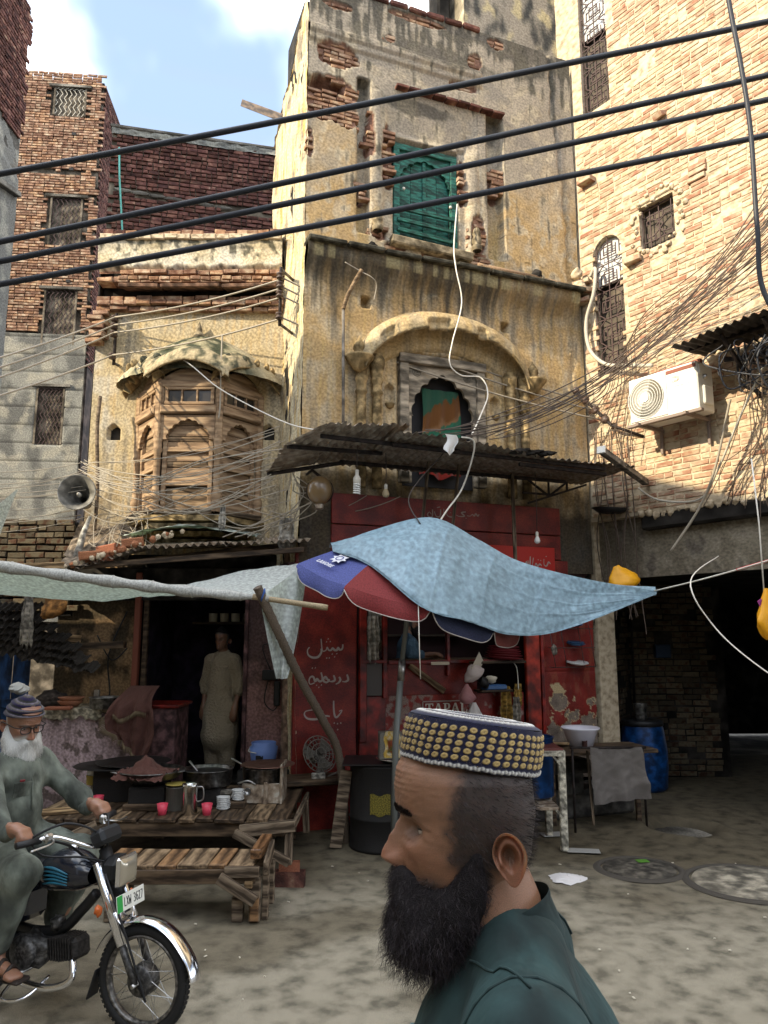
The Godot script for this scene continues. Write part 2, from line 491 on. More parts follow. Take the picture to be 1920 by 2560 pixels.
	mat("woodbrown",lin(1.0,0.8,0.62),0.6,{"tex": "oldwood","scale": V(0.45,2.6,2.6),"bump": "grain","bh": 0.12,"spec": 0.4})
	mat("woodpolished",lin(0.75,0.55,0.42),0.3,{"tex": "oldwood","scale": V(0.8,5.0,5.0),"spec": 0.5})
	mat("darktop",lin(0.10,0.03,0.025),0.45)
	mat("whitechip",lin(0.62,0.57,0.45),0.75,{"tex": "blotch","scale": 3.5,"bump": "fine","bh": 0.6})
	mat("barrel",lin(0.010,0.075,0.26),0.35,{"tex": "blotch","scale": 2.5})
	mat("stepgrey",lin(0.12,0.11,0.095),0.9,{"tex": "blotch","scale": 1.6,"world": true,"bump": "fine","bh": 0.3})
	mat("basinwhite",lin(0.66,0.64,0.70),0.3)
	mat("rustdark",lin(0.06,0.025,0.02),0.7)
	mat("meterblue",lin(0.012,0.03,0.065),0.5)
	mat("yellowsoot",lin(0.32,0.26,0.04),0.6,{"tex": "grain","scale": 9.0})
	mat("dustgrey",lin(0.15,0.135,0.115),0.7)
	mat("paperwet",lin(0.42,0.41,0.38),0.6,{"tex": "fine","scale": 6.0})
	mat("wrapgreen",lin(0.16,0.42,0.05),0.5,{"tex": "grit","scale": 12.0})
	noise_tex("cloth_fold",0.010,0.0,1.0,FastNoiseLite.TYPE_SIMPLEX_SMOOTH,4,512,0.2)
	mat("skin",Color.WHITE,0.42,{"vcol": true,"tex": "fine","scale": 28.0,"bump": "grit","bh": 0.05,"spec": 0.5})
	M.skin.subsurf_scatter_enabled = true
	M.skin.subsurf_scatter_strength = 0.12
	mat("hairs",Color.WHITE,0.6,{"vcol": true})
	mat("beard",lin(0.016,0.013,0.014),0.85,{"tex": "fine","scale": 20.0,"bump": "fine","bh": 0.4})
	mat("knit",Color.WHITE,0.95,{"vcol": true,"rim": 0.3})
	mat("shirt",lin(0.026,0.062,0.062),0.8,{"tex": "blotch","scale": 2.0,"bump": "cloth_fold","bh": 0.4,"rim": 0.35})
	M.shirt.uv1_scale = Vector3(2.4,1.5,2.4)
	mat("button",lin(0.10,0.20,0.22),0.3)
	mat("eye",Color.WHITE,0.12,{"vcol": true})
	mat("rimsteel",lin(0.36,0.34,0.32),0.45,{"metal": 0.8,"tex": "blotch","scale": 6.0})
	mat("enginegrey",lin(0.17,0.165,0.16),0.5,{"metal": 0.7,"tex": "blotch","scale": 9.0})
	mat("enginedark",lin(0.035,0.03,0.027),0.7,{"tex": "blotch","scale": 9.0})
	mat("blackplastic",lin(0.016,0.017,0.019),0.5)
	mat("indicator",lin(0.45,0.10,0.02),0.3)
	mat("lampglass",lin(0.42,0.38,0.30),0.12,{"metal": 0.55})
	mat("platewhite",lin(0.66,0.66,0.60),0.4)
	mat("plategreen",lin(0.03,0.30,0.06),0.5)
	mat("tankblack",lin(0.012,0.014,0.022),0.2,{"coat": 0.8})
	mat("flameblue",lin(0.02,0.13,0.20),0.4)
	mat("raggrey",lin(0.22,0.22,0.20),0.9)
	mat("beardwhite",lin(0.60,0.60,0.57),0.95,{"tex": "fine","scale": 20.0})
	mat("ridercloth",lin(0.20,0.225,0.185),0.85,{"tex": "blotch","scale": 1.0,"bump": "cloth_fold","bh": 0.6,"rim": 0.3})
	M.ridercloth.uv1_scale = Vector3(1.6,1.0,1.6)
	mat("leather",lin(0.025,0.017,0.013),0.6)
	mat("creamcloth",lin(0.44,0.36,0.25),0.9,{"tex": "fine","scale": 5.0,"bump": "cloth_fold","bh": 0.8,"rim": 0.3})
	mat("bluecloth",lin(0.10,0.18,0.25),0.85,{"tex": "fine","scale": 5.0,"bump": "cloth_fold","bh": 0.8,"rim": 0.3})
	for k in ["hairs","beard"]:
		M[k].metallic_specular = 0.3
	mat("acwhite",lin(0.66,0.64,0.58),0.45)
	mat("acdark",lin(0.16,0.13,0.08),0.7)
	mat("logored",lin(0.55,0.14,0.12),0.5)
	mat("bracket",lin(0.20,0.15,0.12),0.6)
	mat("hosewhite",lin(0.58,0.53,0.43),0.7,{"tex": "fine","scale": 5.0})
	mat("tindark",lin(0.10,0.085,0.075),0.7,{"tex": "blotch","scale": 1.5})
	mat("fitting",lin(0.30,0.26,0.21),0.6,{"tex": "blotch","scale": 2.0})
	mat("insulator",lin(0.07,0.045,0.035),0.4)
	mat("horn",lin(0.30,0.285,0.25),0.55,{"tex": "blotch","scale": 2.0})
	mat("hornlight",lin(0.42,0.40,0.35),0.5)
	mat("wirebrown",lin(0.085,0.06,0.045),0.6)
	mat("windowpale",lin(0.44,0.37,0.275),0.85,{"tex": "blotch","scale": V(0.6,2.0,2.0),"bump": "fine","bh": 0.2})
	mat("limedim",lin(0.30,0.27,0.21),0.9,{"tex": "blotch","scale": 2.0,"world": true})
const FC := Transform3D(Vector3(0.934,0,-0.358),Vector3(0,1,0),Vector3(0.358,0,0.934),Vector3(-0.81,0,-7.09))
const FL := Transform3D(Vector3(1,0,0),Vector3(0,1,0),Vector3(0,0,1),Vector3(-3.23,0,-7.93))
const FR := Transform3D(Vector3(0.602,0,0.799),Vector3(0,1,0),Vector3(-0.799,0,0.602),Vector3(2.36,0,-8.3))
func _ready() -> void:
	rng.seed = 7
	for n in [N1,N2,N3]:
		n.noise_type = FastNoiseLite.TYPE_SIMPLEX_SMOOTH
	N1.seed = 11
	N1.frequency = 1.0
	N1.fractal_octaves = 4
	N2.seed = 23
	N2.frequency = 1.0
	N2.fractal_octaves = 2
	N3.seed = 31
	N3.frequency = 1.0
	N3.fractal_type = FastNoiseLite.FRACTAL_RIDGED
	N3.fractal_octaves = 3
	# camera
	var cam := Camera3D.new()
	cam.name = "camera"
	cam.position = Vector3(0,1.75,0)
	cam.rotation_degrees = Vector3(9.4,0,0)
	cam.fov = 69.0
	cam.near = 0.05
	cam.far = 400.0
	add_child(cam)
	# sky and sun
	var env := Environment.new()
	env.background_mode = Environment.BG_SKY
	env.sky = Sky.new()
	env.sky.sky_material = sky()
	env.tonemap_mode = Environment.TONE_MAPPER_LINEAR
	env.tonemap_exposure = 3.7
	env.sdfgi_enabled = true
	env.ssao_enabled = true
	env.ssil_enabled = true
	var we := WorldEnvironment.new()
	we.name = "surroundings"
	we.environment = env
	add_child(we)
	var sun := DirectionalLight3D.new()
	sun.name = "sun"
	sun.light_energy = 0.74
	sun.light_color = Color(1.0,0.94,0.82)
	sun.light_angular_distance = 0.5
	sun.shadow_enabled = true
	add_child(sun)
	sun.look_at_from_position(Vector3(-77,45,42),Vector3.ZERO)
	materials()
	build_all()
func sky() -> PanoramaSkyMaterial:
	var w := 1024
	var h := 512
	var im := Image.create(w,h,false,Image.FORMAT_RGB8)
	var n := FastNoiseLite.new()
	n.seed = 5
	n.frequency = 1.5
	n.fractal_octaves = 6
	n.fractal_gain = 0.55
	n.noise_type = FastNoiseLite.TYPE_SIMPLEX_SMOOTH
	for j in h:
		var up := PI*(0.5 - (j + 0.5)/h)
		for i in w:
			var az := TAU*(i + 0.5)/w
			var d := Vector3(cos(az)*cos(up),sin(up),sin(az)*cos(up))
			var c := Color(0.355,0.415,0.50).lerp(Color(0.46,0.51,0.58),pow(1.0 - maxf(d.y,0.0),1.6))
			if d.y > -0.05:
				var q := d*(1.0/(maxf(d.y,0.0) + 0.35))
				var k := smoothstep(-0.22,0.30,n.get_noise_3d(q.x*0.9 + 3.1,q.y*0.5,q.z*1.1 + 0.7) + 0.03)
				c = c.lerp(Color(0.985,0.99,1.0),k*0.97)
			im.set_pixel(i,j,c)
	var m := PanoramaSkyMaterial.new()
	m.panorama = ImageTexture.create_from_image(im)
	m.energy_multiplier = 1.35
	return m
# ---------------------------------------------------------------- bricks
func brick_shape(s: Vector3,k: int,bev := 0.006) -> ArrayMesh:
	var r := RandomNumberGenerator.new()
	r.seed = 100 + k
	var h := s*0.5
	var f := []
	var b := []
	for e in [[-1,-1],[-1,1],[1,1],[1,-1]]:
		var jx := r.randf_range(-0.05,0.05)*s.x*0.5
		var jy := r.randf_range(-0.13,0.13)*s.y
		b.append(V(e[0]*h.x + jx,e[1]*h.y + jy,-h.z))
		f.append(V(e[0]*(h.x - bev) + jx,e[1]*(h.y - bev) + jy,h.z + r.randf_range(-0.002,0.002)))
	var m := []
	for i in 4:
		m.append(V(b[i].x,b[i].y,h.z - bev))
	var g := G.new()
	g.q(f[0],f[1],f[2],f[3])
	for i in 4:
		var i2 := (i + 1) % 4
		g.q(m[i],m[i2],f[i2],f[i])
		g.q(b[i],b[i2],m[i2],m[i])
	return g.mesh()
# courses of bricks over 0..W, 0..H of a frame; keep(u, v) says where; the first n by order are parts, the rest one part of kind stuff
func brickwork(parent: Node3D,x: Transform3D,W: float,H: float,bw: float,bh: float,joint: float,deep: float,pre: String,most: int,keep: Callable,order: Callable,proud := 0.0,tilt := 1.0) -> void:
	var full := []
	var head := []
	for k in 4:
		full.append(brick_shape(V(bw - joint,bh - joint,deep),k))
		head.append(brick_shape(V(bw*0.5 - joint,bh - joint,deep),k + 9))
	var all := []
	var row := 0
	var v := bh*0.5
	while v < H:
		var u := -bw*(0.5 if row % 2 else 0.0) - rng.randf()*0.02
		var flem := rng.randf() < 0.35
		var i := 0
		while u < W:
			var short := (flem and i % 2 == 1) or rng.randf() < 0.08
			var w := bw*(0.5 if short else 1.0)
			var c := Vector2(u + w*0.5,v)
			if c.x > 0.0 and c.x < W and keep.call(c.x,c.y):
				var b := Basis.from_euler(V(rng.randf_range(-0.02,0.02),rng.randf_range(-0.025,0.025),rng.randf_range(-0.022,0.022))*tilt)
				b = b.scaled(V(rng.randf_range(0.94,1.02),rng.randf_range(0.88,1.04),1))
				var tr := Transform3D(b,V(c.x,c.y + rng.randf_range(-0.003,0.003)*tilt,proud + rng.randf_range(-0.004,0.004)*tilt))
				all.append([order.call(c.x,c.y),short,rng.randi() % 4,rng.randi() % 4,tr])
			u += w
			i += 1
		v += bh
		row += 1
	all.sort_custom(func(a,b): return a[0] < b[0])
	var rest := []
	for k in 4:
		rest.append(null)
	for k in all.size():
		var a: Array = all[k]
		var m: ArrayMesh = head[a[2]] if a[1] else full[a[2]]
		if k < most:
			put("brick",m,M[pre + str(a[3])],parent,x*a[4])
		else:
			if rest[a[3]] == null:
				rest[a[3]] = SurfaceTool.new()
				rest[a[3]].begin(Mesh.PRIMITIVE_TRIANGLES)
			rest[a[3]].append_from(m,0,x*a[4])
	var am := ArrayMesh.new()
	for k in 4:
		if rest[k] != null:
			rest[k].commit(am)
			am.surface_set_material(am.get_surface_count() - 1,M[pre + str(k)])
	if am.get_surface_count():
		kind(put("brickwork",am,null,parent),"stuff")
# plaster relief: a fine grid with depth and colour of its own
func relief(u0: float,u1: float,v0: float,v1: float,step: float,depth: Callable,color: Callable) -> ArrayMesh:
	var nu := int(ceil((u1 - u0)/step))
	var nv := int(ceil((v1 - v0)/step))
	return surf(nu,nv,func(a: float,b: float):
		var u := u0 + (u1 - u0)*a
		var v := v0 + (v1 - v0)*b
		return V(u,v,depth.call(u,v)),func(a: float,b: float):
		return color.call(u0 + (u1 - u0)*a,v0 + (v1 - v0)*b))
func bump(x: float,a: float,b: float,e := 0.012) -> float:
	return smoothstep(a - e,a + e,x)*(1.0 - smoothstep(b - e,b + e,x))
func blob(u: float,v: float,list: Array) -> float:
	var m := -1.0
	for b in list:
		var du: float = (u - b[0])/b[2]
		var dv: float = (v - b[1])/b[3]
		if absf(du) < 1.6 and absf(dv) < 1.6:
			m = maxf(m,1.0 - sqrt(du*du + dv*dv))
	return m
const C_BARE := [[0.33,8.0,0.27,0.17],[0.17,7.42,0.36,0.24],[0.42,7.28,0.2,0.16],[0.3,7.55,0.3,0.2],[2.02,8.42,0.1,0.15],[2.32,8.76,0.12,0.09],[2.26,6.92,0.1,0.22],[1.83,6.85,0.06,0.34],[0.93,6.95,0.09,0.45],[0.72,7.15,0.05,0.28],[0.63,6.45,0.06,0.12],[1.0,5.88,0.16,0.07],[1.55,5.85,0.3,0.05],[1.95,5.9,0.22,0.07],[0.3,8.62,0.2,0.06],[1.85,8.05,0.2,0.06],[0.95,8.4,0.06,0.05],[2.02,6.2,0.1,0.3],[0.82,6.0,0.12,0.1],[0.03,6.9,0.05,0.2],[1.3,8.75,0.4,0.06]]
func c_bare(u: float,v: float) -> float:
	return blob(u,v,C_BARE) + 0.32*N1.get_noise_2d(u*3.5,v*3.5) - 0.1
func c_depth(u: float,v: float) -> float:
	var z := 0.012*N1.get_noise_2d(u*1.2 + 5.0,v*1.2) + 0.0012*N2.get_noise_2d(u*6.0,v*6.0)
	if v > 5.74:
		z += 0.055*bump(v,8.19,8.29)*smoothstep(2.12,2.06,u) + 0.03*bump(v,8.1,8.19)*smoothstep(2.12,2.06,u)
		var inn := bump(u,0.56,2.36)*bump(v,5.97,7.79)
		if inn > 0.0:
			var f := 0.0
			f -= 0.13*bump(u,0.56,0.70)
			f -= 0.13*bump(u,2.15,2.36)
			var x := (u - 0.78)/0.085
			if absf(x) < 1.0 and v < 7.7:
				f += 0.045*sqrt(1.0 - x*x) - 0.03
			x = (u - 1.97)/0.085
			if absf(x) < 1.0 and v < 7.45:
				f += 0.045*sqrt(1.0 - x*x) - 0.03
			f -= 0.05*bump(u,0.87,1.0)*bump(v,5.95,7.25) + 0.05*bump(u,1.78,1.88)*bump(v,5.95,7.25)
			f -= 0.17*bump(u,1.0,1.78)*bump(v,5.93,7.2)
			f -= 0.06*bump(u,0.9,2.0,0.05)*smoothstep(7.8,7.2,v)*smoothstep(7.15,7.3,v)
			z += f*inn
		z += 0.05*bump(v,5.9,5.99)*bump(u,0.98,1.9)
		z -= 0.14*smoothstep(0.1,0.3,blob(u,v,[[0.2,7.6,0.26,0.13],[0.3,7.33,0.14,0.09],[0.6,6.52,0.08,0.14]]) + 0.3*N1.get_noise_2d(u*6.0,v*6.0))
		var m := c_bare(u,v)
		z -= 0.035*smoothstep(0.0,0.06,m)
		z += 0.012*smoothstep(-0.1,0.0,m)*(1.0 - smoothstep(0.0,0.05,m))*N1.get_noise_2d(u*12.0,v*12.0)
		# the wide crack towards the brick house
		var cr := 3.18 + 0.08*N1.get_noise_2d(3.0,v*1.4) - 0.12*smoothstep(7.0,8.4,v) + 0.06*smoothstep(6.6,6.0,v)
		z -= 0.05*smoothstep(0.035,0.01,absf(u - cr))
		z -= 0.02*smoothstep(cr,cr + 0.03,u)
	else:
		z += 0.13*pow(smoothstep(5.25,5.62,v),2.0)*smoothstep(3.32,3.26,u)
		z -= 0.05*bump(u,1.02,2.06)*smoothstep(4.72,4.69,v)
		z -= 0.16*bump(u,1.10,1.98,0.008)*smoothstep(4.64,4.62,v)
		z -= 0.12*bump(u,0.61,0.71,0.006)*bump(v,5.13,5.24,0.006)
		z -= 0.12*bump(u,2.28,2.38,0.006)*bump(v,5.11,5.22,0.006)
		z -= 0.07*blobs_niche(u - 0.93,v - 4.23) + 0.07*blobs_niche(u - 2.17,v - 4.23)
		z += 0.02*smoothstep(0.0,0.1,blob(u,v,[[1.45,5.27,0.13,0.12]]))
		z -= 0.03*bump(u,3.15,3.25)*N1.get_noise_2d(u*9.0,v*3.0)
	return z
func blobs_niche(u: float,v: float) -> float:
	return bump(u,-0.05,0.05,0.008)*bump(v,-0.1,0.06 + 0.04*(1.0 - absf(u)/0.05),0.012)
func c_color(u: float,v: float) -> Color:
	var big := N1.get_noise_2d(u*0.9,v*0.9)
	var mid := N1.get_noise_2d(u*3.0 + 9.0,v*3.0)
	var st := N1.get_noise_2d(u*9.0,v*0.7 + 4.0)
	var st2 := N1.get_noise_2d(u*16.0 + 2.0,v*0.9)
	var ochre := Color(0.52,0.36,0.175)
	var grey := Color(0.40,0.345,0.265)
	var pale := Color(0.62,0.53,0.38)
	var c: Color
	if v > 5.72:
		var o := smoothstep(7.4,6.4,v + big*0.8)*(1.0 - 0.7*bump(u,0.6,2.3,0.1))
		c = grey.lerp(ochre,clampf(o + mid*0.5,0.0,1.0))
		c = c.lerp(pale,smoothstep(0.12,0.4,mid + st*0.4)*0.7)
		c = c.lerp(Color(0.62,0.56,0.44),smoothstep(0.05,0.3,N1.get_noise_2d(u*4.0,v*2.0 + 30.0))*0.35*smoothstep(6.9,6.3,v))
		var mold := smoothstep(0.1,0.5,st*0.8 + mid*0.5 + smoothstep(7.95,8.7,v)*0.55 - 0.12)
		mold = maxf(mold,smoothstep(0.0,0.3,blob(u,v,[[2.6,8.75,0.7,0.2],[1.6,8.35,0.9,0.14],[0.62,7.7,0.09,0.16],[2.26,7.65,0.12,0.2],[1.3,7.62,0.5,0.1]]) + 0.35*mid)*0.85)
		c = c.lerp(Color(0.05,0.05,0.045),mold*0.8)
		c = c.lerp(Color(0.5,0.33,0.1),0.5*bump(u,0.56,0.7)*smoothstep(6.5,6.2,v) + 0.5*bump(u,2.2,2.34)*smoothstep(6.7,6.3,v))
		if c_bare(u,v) > 0.02:
			c = Color(0.20,0.10,0.07).lerp(Color(0.34,0.2,0.14),0.5 + mid)
	else:
		c = ochre.lerp(pale,clampf(0.30 + mid*0.9 + st*0.7,0.0,1.0))
		c = c.lerp(Color(0.60,0.42,0.17),smoothstep(0.1,0.4,st2)*0.5)
		c = c.lerp(Color(0.22,0.17,0.11),smoothstep(0.05,0.45,st + 0.3*mid)*0.55)
		var drip := smoothstep(4.75,5.65,v + st*0.5 + st2*0.25 - 0.1*big)
		c = c.lerp(Color(0.045,0.042,0.036),drip*(0.85 if u < 2.2 else 0.55))
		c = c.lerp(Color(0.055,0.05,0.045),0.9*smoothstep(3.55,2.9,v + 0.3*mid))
		if v > 5.55:
			c = c.lerp(Color(0.40,0.34,0.19),smoothstep(0.05,0.25,N1.get_noise_2d(u*5.0,7.0))*0.8)
	# fine cracks
	var cr := N3.get_noise_2d(u*0.9 + 2.0,v*0.9)
	if cr > 0.93 and v > 5.7:
		c = c.darkened(0.6)
	return c
func central_house() -> void:
	var h := thing("plaster_house","old ochre plaster house with green shutters, fallen plaster and dark cornice","house")
	var up := surf_relief_c(5.74,8.86)
	put("upper_wall",up,M.plaster,h,FC)
	var lo := surf_relief_c(2.42,5.735)
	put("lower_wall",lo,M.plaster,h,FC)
	# the body behind and the bright flank
	var g := G.new()
	g.box(FC*at(V(1.66,5.63,-0.64)),V(3.30,6.35,0.8),0.02)
	put("wall_core",g.mesh(),M.soot,h)
	var flank_c := func(s: float,v: float):
		var mid: float = N1.get_noise_2d(s*4.0,v*2.0)
		var st: float = N1.get_noise_2d(s*14.0,v*0.8)
		var c := Color(0.62,0.53,0.36).lerp(Color(0.55,0.37,0.13),smoothstep(0.1,0.45,st + 0.2*mid))
		c = c.lerp(Color(0.30,0.25,0.18),smoothstep(0.2,0.5,mid - 0.2*st))
		if N3.get_noise_2d(s*1.6,v*0.5 + 8.0) > 0.94:
			c = c.darkened(0.7)
		return c
	var FS := Transform3D(Vector3(0.358,0,0.934),Vector3(0,1,0),Vector3(-0.934,0,0.358),Vector3(-0.81,0,-7.09))
	var nu := 60
	var nv := 330
	var flank := surf(nu,nv,func(a: float,b: float):
		var v := b*8.86
		var deep := 0.98 + 0.65*smoothstep(6.1,6.3,v)
		var s: float = -a*deep
		var top := 8.86 - 0.95*pow(a,0.75) - 0.06*N1.get_noise_2d(a*14.0,1.0)
		var z := 0.03*N1.get_noise_2d(s*2.0,v*0.8) + 0.015*N1.get_noise_2d(s*8.0,v*3.0) - 0.03*smoothstep(0.9,0.97,N3.get_noise_2d(s*1.6,v*0.5 + 8.0))
		return V(s,minf(v,top),z + 0.004),func(a: float,b: float): return flank_c.call(-a*1.2,b*8.86))
	put("flank_wall",flank,M.plaster,h,FS)
	# bare bricks in the fallen patches
	var seen_most := func(_u: float,_v: float): return rng.randf()
	brickwork(h,FC*at(V(0,5.8,0)),3.3,3.0,0.17,0.05,0.009,0.07,"old",290,func(u: float,v: float):
		if u > 0.98 and u < 1.8 and v < 1.38:
			return false
		if blob(u,v + 5.8,[[0.2,7.62,0.22,0.1]]) > 0.25:
			return false
		return c_bare(u,v + 5.8) > 0.03 and v > 0.02,seen_most,-0.045,2.2)
	# string course of tiles over the niche, slabs of the broken eave
	for k in 9:
		var gg := G.new()
		gg.box(Transform3D(),V(0.145,0.035,0.10),0.006)
		put("tile",gg.mesh(),M["dark%d" % (k % 4)],h,FC*at(V(1.07 + k*0.152,7.79 + rng.randf_range(-0.004,0.004),0.03),rng.randf_range(-3,3),0,rng.randf_range(-2,2)))
	# cornice: a run of worn slabs and a pipe lying on it
	for k in 8:
		var gg := G.new()
		gg.box(Transform3D(),V(0.405,0.05,0.24),0.012)
		put("cornice_slab",gg.mesh(),M.cornice,h,FC*at(V(0.2 + k*0.415,5.72 + rng.randf_range(-0.006,0.006),0.07 + rng.randf_range(-0.01,0.01)),rng.randf_range(-1,1),rng.randf_range(2,6),rng.randf_range(-0.6,0.6)))
	pipe("drain_pipe",[FC*V(1.95,5.80,0.09),FC*V(2.75,5.785,0.09)],0.028,M.claypipe,h)
	pipe("drain_pipe",[FC*V(2.82,5.78,0.09),FC*V(3.12,5.775,0.08)],0.024,M.claypipe,h)
	for p in [[2.72,5.84,0.07,0.075],[0.72,5.79,0.05,0.07],[3.28,5.95,0.06,0.08],[3.3,5.78,0.07,0.09]]:
		put("rubble",rock(p[3],int(p[0]*10)),M.soot if p[0] < 3 else M.lime_mortar,h,FC*at(V(p[0],p[1],p[2])))
	# sill slab under the shutters, worn coping on the parapet
	put("window_sill",slab_mesh(V(0.98,0.10,0.12),0.015),M.cornice_pale,h,FC*at(V(1.42,5.92,0.02),0,0,-2.0))
	for k in 9:
		put("coping_block",slab_mesh(V(0.22,0.07,0.3),0.015),M["dark%d" % (k % 4)],h,FC*at(V(0.12 + k*0.232,8.865 + rng.randf_range(-0.015,0.01),-0.12),rng.randf_range(-3,3),0,rng.randf_range(-2,2)))
	# columns beside the upper window: broken balusters
	for p in [[0.78,6.0],[1.97,6.0]]:
		var gg := G.new(1)
		gg.lathe(Transform3D(),[Vector2(0.05,0),Vector2(0.06,0.02),Vector2(0.06,0.05),Vector2(0.04,0.07),Vector2(0.055,0.1),Vector2(0.055,0.14),Vector2(0.038,0.17),Vector2(0.05,0.2),Vector2(0.04,0.24),Vector2(0.03,0.27),Vector2(0,0.27)],14)
		put("baluster",gg.mesh(),M.cornice_pale,h,FC*at(V(p[0],p[1],0.035)))
	shutters(h)
	arched_window(h)
	# taller stair tower behind the parapet
	var t := thing("stair_tower","grey cement stair tower rising behind the ochre house's parapet","tower")
	var tw := relief(0.0,1.6,0.0,2.4,0.03,func(u: float,v: float): return 0.01*N1.get_noise_2d(u*2.0,v*2.0),func(u: float,v: float):
		var c := Color(0.33,0.29,0.23).lerp(Color(0.07,0.07,0.065),smoothstep(-0.1,0.4,N1.get_noise_2d(u*3.0,v*1.2) + 0.25*(v - 1.2)))
		return c.lerp(Color(0.5,0.42,0.25),smoothstep(0.15,0.4,N1.get_noise_2d(u*2.5 + 9.0,v*2.0))))
	put("front_wall",tw,M.plaster,t,FC*at(V(2.02,8.5,-0.24)))
	put("side_wall",slab_mesh(V(0.02,2.4,0.7),0.004),M.pale_wall,t,FC*at(V(2.02,9.7,-0.6)))
	put("wall_core",slab_mesh(V(1.5,2.36,0.7),0.01),M.soot,t,FC*at(V(2.80,9.7,-0.62)))
	var pr := thing("ruined_pier","ruined brown pier standing behind the parapet beside the grey stair tower","pier")
	put("shaft",slab_mesh(V(0.18,1.6,0.3),0.03),M.soot,pr,FC*at(V(1.86,9.35,-0.62)))
	put("cap",slab_mesh(V(0.30,0.14,0.34),0.04),M.soot,pr,FC*at(V(1.83,9.98,-0.62)))
	# beam sticking out of the flank
	var pk := beam("roof_beam",V(-1.95,9.05,-9.3),V(-1.22,7.98,-8.2),0.09,0.08,M.wooddark,self)
	tag(pk,"dark timber beam jutting from the ochre house's bright flank against the sky","beam")
func surf_relief_c(v0: float,v1: float) -> ArrayMesh:
	return relief(0.0,3.36,v0,v1,0.0155,c_depth,c_color)
func slab_mesh(s: Vector3,bev := 0.005) -> ArrayMesh:
	var g := G.new()
	g.box(Transform3D(),s,bev)
	return g.mesh()
func rock(r: float,k: int) -> ArrayMesh:
	return surf(14,10,func(u: float,v: float):
		var a: float = u*TAU
		var b: float = (v - 0.5)*PI
		var d := V(cos(a)*cos(b),sin(b),sin(a)*cos(b))
		return d*r*(0.8 + 0.45*N1.get_noise_3d(d.x*0.9 + k,d.y*0.9,d.z*0.9)),null,true)
# cusped arch outline, from left foot over the top to the right foot
func cusped(w: float,spring: float,rise: float,cusps: int) -> PackedVector2Array:
	var p := PackedVector2Array()
	for k in cusps:
		for j in 8:
			var t := (k + j/8.0)/cusps
			var a := PI*(1.0 - t)
			var s := absf(sin(PI*j/8.0))
			var r := 0.93 + 0.07*s
			var peak := 1.0 + 0.1*pow(maxf(0.0,sin(a)),12.0)
			p.append(Vector2(cos(a)*w*0.5*r,spring + sin(a)*rise*r*peak))
	p.append(Vector2(w*0.465,spring))
	return p
# a board with an arched opening cut through it: a spandrel
func spandrel(w: float,top: float,spring: float,ow: float,rise: float,cusps: int,thick: float) -> ArrayMesh:
	var poly := PackedVector2Array([Vector2(-w/2,spring - 0.001),Vector2(-w/2,top),Vector2(w/2,top),Vector2(w/2,spring - 0.001)])
	var a := cusped(ow,spring,rise,cusps)
	a.reverse()
	poly.append_array(a)
	var g := G.new()
	g.slab(Transform3D(),poly,-thick/2,thick/2)
	return g.mesh()
func shutters(h: Node3D) -> void:
	var w := Node3D.new()
	w.name = "window"
	w.set_meta("label","green shuttered window with cusped arch, upper floor")
	h.add_child(w,true)
	w.transform = FC*at(V(1.39,5.96,-0.09))
	for s in [-1,1]:
		put("frame",slab_mesh(V(0.075,1.2,0.07),0.006),M.teal,w,at(V(s*0.35,0.6,0)))
	put("frame",slab_mesh(V(0.78,0.075,0.08),0.006),M.teal,w,at(V(0,1.17,0)))
	put("arch",spandrel(0.62,1.135,0.80,0.60,0.25,9,0.03),M.teal,w,at(V(0,0,-0.005)))
	for s in [-1,1]:
		for k in 2:
			put("plank",slab_mesh(V(0.148,1.1,0.025),0.004),M.teal,w,at(V(s*(0.085 + k*0.15),0.56,-0.045 + rng.randf_range(-0.003,0.003)),0,0,rng.randf_range(-0.3,0.3)))
	put("meeting_bar",slab_mesh(V(0.04,1.1,0.03),0.005),M.teal,w,at(V(0.0,0.56,-0.022)))
	for p in [[0.41,0.9],[0.27,0.0],[0.145,-1.2],[0.04,0.6]]:
		put("rail",slab_mesh(V(0.70,0.045,0.03),0.005),M.teal,w,at(V(0,p[0],0.045),0,0,p[1] - 1.5))
	for p in [[-0.27,0.66],[0.3,0.56]]:
		var g := G.new(1)
		g.ball(Vector3.ZERO,Vector3.ONE*0.018,8)
		put("hasp",g.mesh(),M.paintwhite,w,at(V(p[0],p[1],0.04)))
